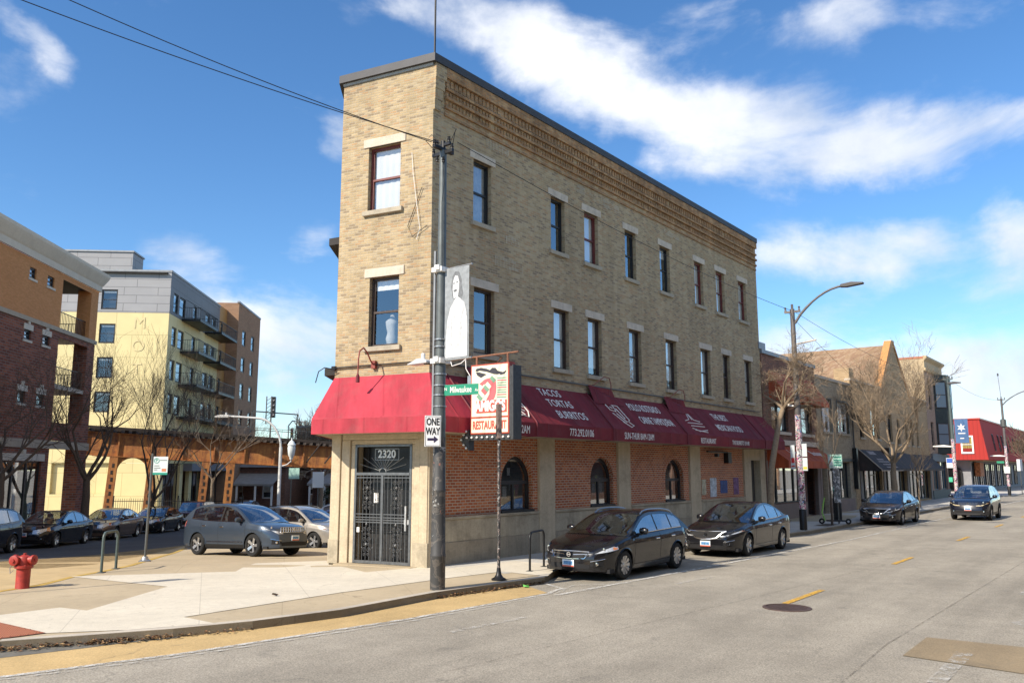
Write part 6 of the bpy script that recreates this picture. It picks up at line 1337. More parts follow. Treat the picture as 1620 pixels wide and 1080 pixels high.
def make_wheel(c,R_,rim,spokes,style,side,parent,loc):
    b=MB(); w=.105; b.lathe([(R_*.66,-w),(R_*.9,-w),(R_*.985,-w*.72),(R_,-w*.3),(R_,w*.3),(R_*.985,w*.72),(R_*.9,w),(R_*.66,w),(R_*.66,-w)],n=28,axis='y'); wh=b.build('wheel',M['rubber'],parent,35); wh.location=loc
    b=MB(); s=side; b.lathe([(R_*.675,s*w*.98),(R_*.65,s*w*.55),(R_*.62,s*w*.40),(R_*.60,s*w*.0)],n=28,axis='y')
    for i in range(spokes):
        a=2*math.pi*i/spokes
        if style==0: offs=(-.055,.055); hw=.016
        elif style==1: offs=(0,); hw=.036
        else: offs=(0,); hw=.02
        for o_ in offs:
            r0,r1=R_*.10,R_*.64; ca,sa=math.cos(a),math.sin(a); c1,s1=math.cos(a+o_*1.6),math.sin(a+o_*1.6)
            def pt(r,t,y,cc,ss): return (cc*r-ss*t,y,ss*r+cc*t)
            h1=hw*1.3
            b.add([pt(r0,-hw,s*w*.62,ca,sa),pt(r0,hw,s*w*.62,ca,sa),pt(r1,h1,s*w*.92,c1,s1),pt(r1,-h1,s*w*.92,c1,s1),pt(r0,-hw,s*w*.3,ca,sa),pt(r0,hw,s*w*.3,ca,sa),pt(r1,h1,s*w*.5,c1,s1),pt(r1,-h1,s*w*.5,c1,s1)],[(0,1,2,3),(0,3,7,4),(1,5,6,2),(2,6,7,3)])
    b.lathe([(0,s*w*.74),(R_*.13,s*w*.72),(R_*.16,s*w*.55),(R_*.16,s*w*.3)],n=14,axis='y'); b.build('rim',rim,wh,35)
    b=MB(); b.lathe([(0,s*w*.1),(R_*.62,s*w*.1)],n=20,axis='y'); b.build('brake_disc',M['black_matte'],wh)
def make_car(kind,paintm,label,cat_,loc,rz,spokes=10,style=0,rim=None,rails=False,front='a',group=None,plate=(.35,.55,.75),detail=True,cladding=False,mirror=None,chrome=True,rtint=None,name='parked_car',lamp=(.62,.64,.66),noplate=False,**k):
    c=Car(kind,**k); L=c.L
    t=thing(name,label,cat_,loc,rz,group)
    # --- body shell
    us=sorted(set([round(x,4) for x in [0,.015,.04,.08,.13,.2,.3]+rng(.4,L-.4,int((L-.8)/.12))+[L-.3,L-.2,L-.12,L-.06,L-.02,L]]+[round(w+s_*r_,4) for w in c.wh for s_ in (-1,1) for r_ in (c.R+.056,c.R+.045,c.R+.02,c.R-.04,c.R-.12,c.R-.22,.02)]))
    rows=9; b=MB(); b.keep=False; ns=len(us); V_=[]
    top=lambda u: cat(c.low,u)
    def section(u):
        zt=top(u); z0=c.zb(u); sh=zt-.05; out=[]
        for i in range(rows+1):
            z=z0+(sh-z0)*i/rows; out.append(c.S(u,z))
        w=c.wp(u)*c.pz(sh,u)
        out.append(Vector((L/2-u-c.dx(u,sh),w-.022,zt-.014)))
        cr=.035 if kind!='boxy' else .01
        for q in (.92,.75,.5,.25,0): out.append(Vector((L/2-u-c.dx(u,zt)+ (.05*(1-q*q) if u<.5 else 0)*max(0,1-u/.5), (w-.02)*q, zt+cr*(1-q*q)+.0)))
        return out
    secs=[section(u) for u in us]; k_=len(secs[0])
    for sd in (1,-1):
        vs=[(p.x,p.y*sd,p.z) for s_ in secs for p in s_]
        b.add(vs,[(i*k_+j,(i+1)*k_+j,(i+1)*k_+j+1,i*k_+j+1) for i in range(ns-1) for j in range(k_-1)])
    # nose and tail caps
    for fn,u in ((c.F,0),(c.B,L)):
        zt=top(u); z0=c.zb(u); sh=zt-.05; zs=[z0+(sh-z0)*i/rows for i in range(rows+1)]
        w0=c.wp(u)
        P=[]; nq=10
        for z in zs:
            ww=w0*c.pz(z,u); P+= [fn(ww*(-1+2*i/nq),z) for i in range(nq+1)]
        s0=secs[0] if u==0 else secs[-1]
        ww=w0*c.pz(sh,u)
        row=[]
        for i in range(nq+1):
            q=-1+2*i/nq; aq=abs(q); p=s0[rows+1]; sx=fn(ww*q,sh).x*.5+p.x*.5
            row.append(Vector((p.x+(.035*(1-q*q))*(1 if u==0 else -1),(ww-.02)*q,zt+.03*(1-q*q)-.006)))
        P+=row; n=nq+1; b.add(P,[(j*n+i,j*n+i+1,(j+1)*n+i+1,(j+1)*n+i) for j in range(len(zs)) for i in range(nq)])
    body=b.build('body',paintm,t,32)
    # --- underside, wheel wells, cabin
    b=MB(); b.box(-L/2+.25,L/2-.28,-c.W+.27,c.W-.27,c.sill-.02,.62); b.box(-L/2+.15,L/2-.15,-c.W+.12,c.W-.12,c.sill+.0,c.sill+.06) if False else None
    for a0,a1 in ((.3,c.wh[0]-c.R-.06),(c.wh[0]+c.R+.06,c.wh[1]-c.R-.06),(c.wh[1]+c.R+.06,L-.3)): b.box(L/2-a1,L/2-a0,-c.W+.09,c.W-.09,c.sill-.03,c.sill+.06)
    b.build('underbody',M['black_matte'],t)
    b=MB(); zb_=top(2.0)
    b.box(L/2-c.roof[-1][0]+.2,L/2-c.roof[0][0]-.15,-c.W+.16,c.W-.16,.45,.5); b.hexa([(L/2-c.roof[0][0]-.55,-c.W+.17,.6),(L/2-c.roof[0][0]-.1,-c.W+.17,.6),(L/2-c.roof[0][0]-.1,c.W-.17,.6),(L/2-c.roof[0][0]-.55,c.W-.17,.6)],[(L/2-c.roof[0][0]-.5,-c.W+.19,zb_-.06),(L/2-c.roof[0][0]-.1,-c.W+.19,zb_-.06),(L/2-c.roof[0][0]-.1,c.W-.19,zb_-.06),(L/2-c.roof[0][0]-.5,c.W-.19,zb_-.06)])
    xf=L/2-c.uB-.42
    for y in (-.36,.36):
        b.hexa([(xf-.1,y-.23,.5),(xf+.4,y-.23,.5),(xf+.4,y+.23,.5),(xf-.1,y+.23,.5)],[(xf-.1,y-.22,.68),(xf+.42,y-.22,.70),(xf+.42,y+.22,.70),(xf-.1,y+.22,.68)])
        b.hexa([(xf-.14,y-.22,.6),(xf+.02,y-.22,.6),(xf+.02,y+.22,.6),(xf-.14,y+.22,.6)],[(xf-.30,y-.17,zb_+.18),(xf-.2,y-.17,zb_+.2),(xf-.2,y+.17,zb_+.2),(xf-.30,y+.17,zb_+.18)])
        b.box(xf-.31,xf-.22,y-.11,y+.11,zb_+.21,zb_+.37)
    b.box(xf-1.05,xf-.55,-.62,.62,.5,.75); b.hexa([(xf-1.1,-.62,.6),(xf-.95,-.62,.6),(xf-.95,.62,.6),(xf-1.1,.62,.6)],[(xf-1.28,-.56,zb_+.12),(xf-1.16,-.56,zb_+.14),(xf-1.16,.56,zb_+.14),(xf-1.28,.56,zb_+.12)])
    b.build('interior',plain('car_seat_grey',(.10,.10,.10),.8,0,.2,4) if 'car_seat_grey' not in bpy.data.materials else bpy.data.materials['car_seat_grey'],t)
    if detail:
        b=MB(); pts=[(xf+.42+.03*math.cos(a),.36+.17*math.cos(a),zb_-.02+.17*math.sin(a)) for a in [i*math.pi/8 for i in range(17)]]; b.tube(pts,.014,5,cap=False); b.build('steering_wheel',M['black'],t)
    # --- glasshouse
    rA,rD=c.roof[0][0],c.roof[-1][0]; Hm=max(z for _,z in c.roof)
    rz_=lambda u: max(cat(c.roof,u), top(u)+.004)
    def gw(u,z):
        bz=top(u)-.03; w0=c.wp(min(max(u,1.0),L-.7))*c.pz(bz,2)*.972; f=(z-bz)/(Hm-bz); f=max(0,f)
        return w0-(.215 if kind!='boxy' else .13)*f**1.15
    gus=sorted(set([round(x,4) for x in rng(rA,rD,34)]+[round(p+d,4) for p in c.pill for d in (-.035,.035)]+[c.uB,c.uC,c.endw]))
    GP=MB(); GG={1:MB(),-1:MB()}; GB=MB(); GW=MB(); GR=MB()    # paint, side glass, black pillars, screens
    def side_pt(u,v): # v 0..1
        z0=top(u)-.03; z1=rz_(u)-.018; z=z0+(z1-z0)*v; y=gw(u,z); return Vector((L/2-u,y,z))
    for u0,u1 in zip(gus,gus[1:]):
        um=(u0+u1)/2; h=rz_(um)-top(um)
        lo=min(.9,.035/max(h,.05)); hi=1-min(.5,.060/max(h,.05))
        for sd in (1,-1):
            def sp__(u,v): p=side_pt(u,v); return (p.x,p.y*sd,p.z)
            def q(mb,v0,v1): mb.add([sp__(u0,v0),sp__(u1,v0),sp__(u1,v1),sp__(u0,v1)],[(0,1,2,3)])
            glass = h>.13 and um>rA+.28 and um<c.endw
            pil = any(abs(um-p)<.034 for p in c.pill)
            if glass and not pil: q(GP,-.02,lo); q(GG[sd],lo,hi); q(GP,hi,1)
            elif glass and pil: q(GP,-.02,lo); q(GB,lo,hi); q(GP,hi,1)
            else: q(GP,-.02,1)
        # across the top
        qs=[1,.93,.86,.6,.3,0,-.3,-.6,-.86,-.93,-1]
        def tp(u,q_):
            z=rz_(u); y=gw(u,z-.018)*q_; e=abs(q_); fwd=(.14 if um<c.uB+.3 else 0)*max(0,1-(u-rA)/(c.uB-rA+.3))*(1-q_*q_)
            bk=.10*max(0,1-(rD-u)/(rD-c.uC+.15))*(1-q_*q_)
            return (L/2-u+fwd-bk, y, z-(.018 if e>=1 else .004 if e>.9 else 0)+.028*(1-q_*q_))
        for i in range(len(qs)-1):
            qm=(qs[i]+qs[i+1])/2; f=[(0,1,2,3)]; P=[tp(u0,qs[i]),tp(u1,qs[i]),tp(u1,qs[i+1]),tp(u0,qs[i+1])]
            scr = (um<c.uB-.02 or um>c.uC+.06) and abs(qm)<.9 and um<rD-.02
            ((GW if um<2.6 else GR) if scr else GP).add(P,f)
    GP.build('roof',rtint or paintm,t,30); GG[1].build('side_window',M['car_glass'],t,30); GG[-1].build('side_window',M['car_glass'],t,30); GB.build('door_pillars',M['black'],t); GW.build('windscreen',M['car_glass'],t,30); GR.build('rear_window',M['car_glass'],t,30)
    # --- fittings
    blk=M['black']
    if detail:
        b=MB()
        for sd in (1,-1):
            ds=[c.uB-.72 if kind!='boxy' else c.uB-.3, c.pill[0]+.02, min(c.pill[1]+.05,c.wh[1]-.12)]
            for u in ds[:3]:
                z0=max(c.zb(u)+.02,c.sill+.1); z1=top(u)-.05; P=[c.S(u,lerp(z0,z1,i/8),sd,.0015) for i in range(9)]; Q=[c.S(u+.011,lerp(z0,z1,i/8),sd,.0015) for i in range(9)]
                b.add(P+Q,[(i,i+1,9+i+1,9+i) for i in range(8)])
            P=[c.S(u,c.sill+.1,sd,.0015) for u in rng(ds[0],ds[2],10)]; Q=[c.S(u,c.sill+.11,sd,.0015) for u in rng(ds[0],ds[2],10)]; b.add(P+Q,[(i,i+1,12+i,11+i) for i in range(10)])
        b.build('door_seams',M['black_matte'],body)
        for sd in (1,-1):
            for u in (c.pill[0]-.16,c.pill[1]-.12):
                z=top(u)-.16; b=MB(); p=c.S(u,z,sd); b.box(p.x-.09,p.x+.09,p.y-.012,p.y+.03*1 if sd>0 else p.y+.012,z-.016,z+.016) if sd>0 else b.box(p.x-.09,p.x+.09,p.y-.03,p.y+.012,z-.016,z+.016); b.build('door_handle',M['chrome'] if chrome else paintm,t,bevel=.006)
    for sd in (1,-1):
        u=c.uB-.48 if kind!='boxy' else c.uB-.2; z=top(u)+.055; p=c.S(u,top(u)-.05,sd)
        b=MB(); y0=p.y-.02*sd; 
        pr=[(.0,-.11),(.06,-.10),(.085,-.03),(.085,.05),(.06,.10),(.0,.115)]
        b.lathe([(r_,h_) for r_,h_ in pr],(0,0,0),12,'y')
        for i_,v in enumerate(b.v): b.v[i_]=Vector((p.x-.02+v.x*.75, p.y+.11*sd+v.y, z+.02+v.z*.95))
        b.build('wing_mirror',mirror or paintm,t,50)
        b=MB(); b.box(p.x-.05,p.x+.01,min(p.y-.05*sd,p.y+.06*sd),max(p.y-.05*sd,p.y+.06*sd),z-.08,z-.03); b.build('mirror_stalk',blk,t)
    if chrome:
        b=MB()
        for sd in (1,-1):
            U=rng(rA+.3,c.endw,16); P=[]
            for u in U: q0=side_pt(u,min(.9,.035/max(rz_(u)-top(u),.05))); P.append((q0.x,(q0.y+.004)*sd,q0.z)); P.append((q0.x,(q0.y+.004)*sd,q0.z+.014))
            b.add(P,[(2*i,2*i+2,2*i+3,2*i+1) for i in range(len(U)-1)])
        b.each('window_trim',M['chrome'],t)
    def patch(fn,qa,qb,zl,zh,mat,nm,off=.006,nu=10,nv=4,par=t):
        b=MB(); grid(b,lambda q,v: fn(q,lerp(zl(q) if callable(zl) else zl, zh(q) if callable(zh) else zh, v),off),rng(qa,qb,nu),rng(0,1,nv))
        return b.build(nm,mat,par,40)
    zt0=top(0); w0=c.wp(0)*c.pz(.6,0)
    lm=bpy.data.materials.get('headlamp_%s'%str(lamp)) or plain('headlamp_%s'%str(lamp),lamp,.12,.25,.55,22,.8,1.0)
    amb=bpy.data.materials.get('amber_lens') or plain('amber_lens',(.65,.22,.05),.2,0,0,6,.6,1.0)
    red=bpy.data.materials.get('tail_lens') or plain('tail_lens',(.50,.02,.02),.2,0,0,6,.6,1.0)
    G_=front
    # headlights wrap round the corner
    hq0,hq1,hz0,hz1 = dict(a=(w0*.66,w0+.55,.585,.725),b=(w0*.60,w0+.64,.59,.77),c=(w0*.72,w0+.50,.76,.95),d=(w0*.58,w0+.40,.73,.93),e=(w0*.72,w0+.10,.78,.93))[G_]
    for sd in (1,-1):
        f=lambda q,z,o: c.F(q*sd,z,o)
        zl=lambda q: hz0+(q-hq0)/(hq1-hq0)*.11*(1.4 if G_=='b' else 1); zh=lambda q: min(hz1+(q-hq0)/(hq1-hq0)*.10, top(max(0,q-w0))-.052) - (.0 if q<hq1-.1 else .03)
        hl=patch(f,hq0,hq1,zl,zh,lm,'headlight',.007,12,4)
        patch(f,hq0-.012,hq1+.015,lambda q: zl(max(hq0,min(hq1,q)))-.012,lambda q: zh(max(hq0,min(hq1,q)))+.010,blk,'headlight_rim',.004,12,2,hl)
        patch(f,hq1-.16,hq1-.03,lambda q: zl(q)+.012,lambda q: zh(q)-.012,amb,'indicator',.0085,3,2,hl)
        b=MB(); p=f((hq0*.5+hq1*.5)*.98,(hz0+hz1)/2+.045,.0); b.lathe([(0,.012),(.035,.010),(.042,.0)],(p.x-.01,p.y,p.z),10,'x'); b.build('projector',M['chrome'],hl)
    gq={'a':.50,'b':.52,'c':.50,'d':.42,'e':.42}[G_]
    gz0,gz1={'a':(.50,.655),'b':(.52,.72),'c':(.74,.92),'d':(.74,.88),'e':(.70,.96)}[G_]
    gb=blk
    gr=patch(lambda q,z,o: c.F(q,z,o),-gq,gq,lambda q: gz0+(.06*(abs(q)/gq)**2 if G_ in('a','b') else 0),lambda q: gz1,M['black_matte'],'grille',.006,14,3)
    # grille surround and bars
    b=MB(); e=lambda q,z: tuple(c.F(q,z,.012))
    if G_=='a': b.tube([e(-gq,gz1),e(-gq*.5,gz1+.003),e(0,gz1+.005),e(gq*.5,gz1+.003),e(gq,gz1),e(gq*.97,gz1-.03),e(gq*.80,gz0+.01),e(gq*.4,gz0),e(0,gz0-.003),e(-gq*.4,gz0),e(-gq*.80,gz0+.01),e(-gq*.97,gz1-.03),e(-gq,gz1)],.011,6); b.tube([e(-gq*.93,gz1-.05),e(-.12,gz0+.085)],.011,5); b.tube([e(.12,gz0+.085),e(gq*.93,gz1-.05)],.011,5)
    elif G_=='b': b.tube([e(-gq*1.12,gz1+.02),e(-gq*.9,gz1-.03),e(-gq*.62,gz0+.03),e(-gq*.3,gz0),e(0,gz0-.005),e(gq*.3,gz0),e(gq*.62,gz0+.03),e(gq*.9,gz1-.03),e(gq*1.12,gz1+.02)],.024,6); b.tube([e(-gq*1.1,gz1+.025),e(-gq*.5,gz1+.012),e(0,gz1+.015),e(gq*.5,gz1+.012),e(gq*1.1,gz1+.025)],.014,6)
    elif G_=='c':
        for z in rng(gz0+.02,gz1-.02,3): b.tube([e(q,z) for q in rng(-gq,gq,8)],.010,5)
        for q in rng(-gq,gq,11): b.tube([e(q-.02,gz0+.01),e(q+.02,gz1-.01)],.009,4)
    elif G_=='d':
        for z in (gz0+.02,(gz0+gz1)/2,gz1-.02): b.tube([e(q,z) for q in rng(-gq,gq,8)],.010,5)
    else:
        for q in rng(-gq,gq,7): b.tube([e(q,gz0),e(q,gz1)],.02,4)
    b.build('grille_trim',M['chrome'],gr,50)
    if G_ in 'ab':
        b=MB()
        for z in rng(gz0+.03,gz1-.03,4): b.tube([tuple(c.F(q,z,.008)) for q in rng(-gq*.72,gq*.72,8)],.006,4)
        b.build('grille_bars',plain('dark_plastic',(.05,.05,.05),.4) if 'dark_plastic' not in bpy.data.materials else bpy.data.materials['dark_plastic'],gr)
    em=c.F(0,(gz0+gz1)/2+.01,.016); b=MB(); b.lathe([(.040,-.004),(.052,0),(.052,.008),(.040,.008)],(em.x,0,em.z),16,'x'); b.box(em.x-.004,em.x+.006,-.05,.05,em.z-.010,em.z+.010); b.build('emblem',M['chrome'],gr)
    # lower intake, fog lamps, plate
    li0,li1={'a':(.285,.40),'b':(.25,.36),'c':(.34,.47),'d':(.36,.50),'e':(.40,.55)}[G_]
    patch(lambda q,z,o: c.F(q,z,o),-.52,.52,lambda q: li0,lambda q: li1-.02*(abs(q)/.52)**2,M['black_matte'],'lower_intake',.005,12,2)
    for sd in (1,-1):
        if detail:
            f=lambda q,z,o: c.F(q*sd,z,o); fq=w0+.02
            pk=patch(f,fq-.10,fq+.17,lambda q: .33+(c.sill-.2),lambda q:.44+(c.sill-.2)+(q-fq)*.15,M['black_matte'],'fog_recess',.005,5,2)
            p=f(fq+.03,.385+(c.sill-.2),.012); b=MB(); b.lathe([(0,.012),(.038,.008),(.042,-.02)],(p.x,p.y,p.z),12,'x'); b.build('fog_lamp',M['chrome'],pk,40)
            b=MB(); b.tube([tuple(f(q,.455+(c.sill-.2)+(q-fq)*.2,.01)) for q in rng(fq-.09,fq+.2,4)],.008,5); b.build('fog_trim',M['chrome'] if G_ in('a','b','c') else blk,pk)
    if not noplate:
        pz_={'a':.395,'b':.385,'c':.58,'d':.56,'e':.62}[G_]; px_=c.F(0,pz_,.02).x
        b=MB(); b.box(px_-.01,px_+.008,-.155,.155,pz_-.078,pz_+.078); pl_=b.build('number_plate',plain('plate_white',(.66,.72,.76),.4) if 'plate_white' not in bpy.data.materials else bpy.data.materials['plate_white'],t,bevel=.004)
        pb_=bpy.data.materials.get('plate_print') or plain('plate_print',(.12,.32,.60),.5,0,.9,30); b=MB(); b.box(px_+.008,px_+.011,-.12,.12,pz_-.03,pz_+.045); b.build('plate_print',pb_,pl_)
        pr_=bpy.data.materials.get('plate_red') or plain('plate_red',(.55,.10,.05),.5); b=MB(); b.box(px_+.008,px_+.011,-.15,.15,pz_-.075,pz_-.045); b.build('plate_band',pr_,pl_)
    # rear lamps
    wr=c.wp(L)*c.pz(.9,L); tz0,tz1=(.78,.93) if kind in('hatch','sedan') else (.92,1.16)
    if kind=='boxy': tz0,tz1=.75,.98
    for sd in (1,-1): patch(lambda q,z,o: c.B(q*sd,z,o),wr*.72,wr+.30,lambda q: tz0+.03*max(0,q-wr),lambda q: min(tz1,top(L-max(0,q-wr))-.052),red,'tail_light',.007,8,3)
    # sill trim, cladding, arch lips
    b=MB()
    for sd in (1,-1):
        for w in c.wh:
            P=[]
            for i in range(13):
                a=math.pi*i/12; Rr=c.R+.052; u=w-Rr*math.cos(a); z=c.R+Rr*math.sin(a)
                if z<c.sill+.02: z=c.sill+.02
                P.append(tuple(c.S(u,min(z,top(u)-.06),sd,.002)))
            b.tube(P,.014 if not cladding else .03,5)
    b.each('wheel_arch',blk if cladding else paintm,t,40)
    if cladding or kind=='crossover':
        for sd in (1,-1): patch(lambda u,z,o: c.S(u,z,sd,o),c.wh[0]+c.R+.07,c.wh[1]-c.R-.07,c.sill+.0,c.sill+.10,M['black'],'sill_cladding',.006,8,2)
    if cladding:
        patch(lambda q,z,o: c.F(q,z,o),-w0-.45,w0+.45,c.sill+.03,lambda q: .50 if abs(q)<w0 else .46,plain('grey_plastic',(.035,.035,.037),.55) if 'grey_plastic' not in bpy.data.materials else bpy.data.materials['grey_plastic'],'bumper_cladding',.004,18,3)
    if G_=='c' and detail:
        for sd in (1,-1): patch(lambda u,z,o: c.S(u,z,sd,o),c.wh[0]+c.R+.12,c.wh[1]-c.R-.12,c.sill+.17,c.sill+.205,M['chrome'],'door_strip',.007,6,1)
    if rails:
        for sd in (1,-1):
            b=MB(); P=[]; n=12
            for i in range(n+1):
                u=lerp(c.uB+.05,c.uC+.0,i/n); z=rz_(u); P.append((L/2-u,sd*gw(u,z)*.93,z+(.005 if i in(0,n) else .045)))
            b.tube(P,.017,6); b.build('roof_rail',M['alloy'] if rails==1 else blk,t,50)
    for u in c.wh:
        for sd in (1,-1): make_wheel(c,c.R,rim or M['alloy'],spokes,style,sd,t,(L/2-u,sd*(c.wp(u)*.985-.105),c.R))
    return t
pblack=paint('black_car_paint',(.008,.008,.010),rough=.22); pnavy=paint('blue_black_paint',(.008,.010,.020),rough=.22); pchar=paint('charcoal_paint',(.035,.03,.03),rough=.3,metal=.4)
pslate=paint('slate_blue_paint',(.055,.075,.105),rough=.32,metal=.5); psilver=paint('warm_silver_paint',(.36,.34,.31),rough=.35,metal=.5); pbronze=paint('bronze_brown_paint',(.14,.10,.08),rough=.35,metal=.5); pblue=paint('deep_blue_paint',(.015,.03,.10),rough=.3,metal=.2); pwhite=paint('white_car_paint',(.62,.62,.61),rough=.3); pmaroon=paint('dark_maroon_paint',(.06,.012,.012),rough=.3)
AV=math.atan2(-AX[1],-AX[0]); ZR=-.13
def ave(s_,t_): return (*W(s_,t_),ZR)
pg='cars parked along the avenue kerb'; sgp='cars parked along the side street'
make_car('hatch',pblack,'glossy black hatchback with silver roof rails, first parked car in front of the red awnings','car',ave(3.28,3.45),AV+R(.5),10,0,rails=1,front='a',group=pg,W=.94)
make_car('sedan',pblack,'black sedan with wide chrome grille parked behind the black hatchback','car',ave(10.05,3.78),AV,5,1,front='b',group=pg,rim=M['alloy'])
make_car('sedan',pchar,'dark grey sedan parked by the scooter and the green parking sign','car',ave(27.35,4.1),AV,5,1,front='b',group=pg)
make_car('crossover',pnavy,'dark blue sport utility car driving down the middle of the avenue','car',ave(33.6,6.75),AV,5,1,front='d',cladding=True,name='moving_car',lamp=(.85,.72,.45))
def sd_(x,y): return (x,y,H(x,y))
def zdn(x,y,off=-.13): return (x,y,H(x,y)+off)
def place_sloped(t,rz):
    x,y=t.location.x,t.location.y; d=.8; f=Vector((math.cos(rz),math.sin(rz))); l=Vector((-f.y,f.x))
    pit=math.atan2(H(x+f.x*d,y+f.y*d)-H(x-f.x*d,y-f.y*d),2*d); rol=math.atan2(H(x+l.x*d,y+l.y*d)-H(x-l.x*d,y-l.y*d),2*d)
    t.rotation_euler=(rol,-pit,rz)
hd=lambda deg: math.pi/2-R(deg)
t=make_car('crossover',pslate,'slate blue crossover parked nose towards the corner building','car',sd_(-8.95,28.35),hd(122),5,1,front='c',group=sgp,L=4.62); place_sloped(t,hd(122))
for kind,pm_,lab,x,y,az_,kw in [
 ('crossover',psilver,'warm silver crossover with black roof rails parked behind the slate blue one',-8.5,34.6,121,dict(front='d',rails=2,spokes=5,style=1)),
 ('sedan',pblue,'deep blue sedan showing behind the silver crossover beside the wall',-7.9,41.0,121,dict(front='d',spokes=5,style=1,detail=False)),
 ('crossover',pwhite,'white crossover farther down the diagonal row by the alley',-8.6,46.5,121,dict(front='d',spokes=5,style=1,detail=False,rails=2)),
 ('crossover',pnavy,'dark blue crossover behind the white one in the diagonal row',-9.2,52.5,121,dict(front='d',spokes=5,style=1,detail=False,rails=2)),
 ('sedan',psilver,'pale car at the far end of the diagonal row',-10.5,59,121,dict(front='d',spokes=5,style=1,detail=False)),
 ('crossover',pnavy,'blue black crossover cut by the left edge of the photo',-19.5,30.4,176,dict(front='d',spokes=5,style=1)),
 ('sedan',pblack,'black sedan parked second in the far row before the brick apartments',-19.85,36.5,176,dict(front='d',spokes=5,style=1)),
 ('sedan',pbronze,'bronze brown sedan parked between two dark sedans in the far row',-20.25,42.6,176,dict(front='d',spokes=5,style=1)),
 ('sedan',pblack,'dark sedan with a yellow windscreen sticker in the far row',-20.8,49.4,176,dict(front='d',spokes=5,style=1)),
 ('boxy',pmaroon,'boxy dark maroon off-road car near the rusty railway columns',-21.2,56.2,176,dict(front='e',spokes=5,style=1)),
 ('sedan',pblack,'black car beyond the boxy off-road car under the railway',-21.7,63,176,dict(front='d',spokes=5,style=1,detail=False)),
 ('crossover',pblack,'farthest dark car in the row beneath the railway girders',-22.1,69.5,176,dict(front='d',spokes=5,style=1,detail=False))]:
    t=make_car(kind,pm_,lab,'car',zdn(x,y,-.13),hd(az_),group=sgp,**kw); place_sloped(t,hd(az_))
# ---------------------------------------------------------------- bare trees
def tree(name,label,loc,h,r0,seed,lean=(0,0),trunk_h=.35,spread=.55,depth=5,mat='bark',twigm=None,group='bare street trees',kink=None,up=.3,nb=(2,4),twr=.006,minl=.35):
    rd=random.Random(seed); t=thing(name,label,'tree',loc,rd.uniform(0,6.28) if not kink else 0,group)
    tb,cb=MB(),MB()
    pts=[Vector((0,0,-.1))]; ht=h*trunk_h; n=6
    for i in range(1,n+1):
        f=i/n; p=Vector((lean[0]*f*f+rd.gauss(0,.02)*h/6, lean[1]*f*f+rd.gauss(0,.02)*h/6, ht*f)); 
        if kink: p=Vector(kink[min(i,len(kink)-1)])
        pts.append(p)
    tb.tube(pts,[lerp(r0*1.15,r0*.72,i/n) for i in range(n+1)],8); tb.lathe([(r0*1.6,-.05),(r0*1.25,.06),(r0*1.1,.25)],(0,0,0),8)
    def branch(p,d,ln,r,dep):
        k=3 if dep>=2 else 4; q=p.copy(); dd=d.copy(); P=[q.copy()]
        for i in range(k):
            dd=(dd+Vector((rd.gauss(0,.11),rd.gauss(0,.11),rd.gauss(0,.08)+up*.16))).normalized(); q=q+dd*ln/k; P.append(q.copy())
        rr_=[max(twr,lerp(r,r*.5,i/k)) for i in range(k+1)]
        if dep>=depth-1: rr_=[max(twr*.55,x*lerp(1,.5,i/k)) for i,x in enumerate(rr_)]
        cb.tube(P,rr_,5 if r>.03 else 3,cap=False)
        if dep>=depth or ln<minl*.5: return
        m=rd.randint(*nb)+(1 if dep>=2 else 0)
        for i in range(m):
            f=rd.uniform(.3,1.0) if i else 1.0; idx=f*k; a=int(min(k-1,idx)); bp=P[a].lerp(P[a+1],idx-a)
            ax=Vector((rd.gauss(0,1),rd.gauss(0,1),rd.gauss(0,.6))).normalized(); nd_=(dd+ax*spread*rd.uniform(.6,1.5)).normalized()
            branch(bp,nd_,ln*rd.uniform(.55,.82),max(twr,r*.5*rd.uniform(.75,1.1)),dep+1)
    top_=pts[-1]; d0=(pts[-1]-pts[-2]).normalized(); nm=rd.randint(3,4)+1
    for i in range(nm):
        a=6.28*i/nm+rd.uniform(-.4,.4); d=(d0*rd.uniform(.5,1.0)+Vector((math.cos(a),math.sin(a),.15))*spread*1.1).normalized(); st=pts[-1].lerp(pts[-2],rd.uniform(0,.9))
        branch(st,d,(h-ht)*rd.uniform(.36,.5),r0*.5,1)
    tb.build('trunk',M[mat],t,50); cr=cb.build('crown',M[twigm or mat],t); return t
g1='bare trees along the side street'
for (x,y,h,r0,sd_2,lab,mt,kw) in [
 (-20.9,41.2,8.6,.20,11,'dark bare tree standing before the balconies of the brick apartments','bark_dark',dict(up=.8,spread=.6,depth=5,nb=(2,4))),
 (-21.3,35.0,8.4,.15,23,'bare tree at the left edge reaching across the dark brick wall','bark_dark',dict(up=.2,spread=.7,depth=5,nb=(3,4),twr=.006)),
 (-22.0,51.5,9.6,.17,35,'bare many stemmed tree in front of the yellow panel wall','bark_dark',dict(trunk_h=.18,up=.9,spread=.5,depth=6,nb=(2,4),twr=.005)),
 (-21.6,60.5,9.2,.14,47,'pale twiggy bare tree before the side balconies of the yellow block','bark',dict(up=.5,spread=.6,depth=5,twr=.006)),
 (-20.0,88,11,.25,53,'broad bare tree far behind the railway signals','bark',dict(depth=5,spread=.6,twr=.02,nb=(3,4))),
 (-24,104,12,.25,59,'grey bare tree behind the flat roofed brick building','bark',dict(depth=5,spread=.6,twr=.025,nb=(3,4))),
 (-27.0,122,15,.3,61,'tall faint bare tree rising over the end of the side street','bark',dict(depth=5,spread=.5,twr=.03,nb=(3,4))),
 (-22.0,124,14,.3,67,'second tall faint bare tree over the end of the side street','bark',dict(depth=5,spread=.5,twr=.03,nb=(3,4)))]:
    tree('bare_tree',lab,(x,y,H(x,y)-.05),h,r0,sd_2,mat=mt,group=g1,**kw)
g2='bare trees along the avenue'
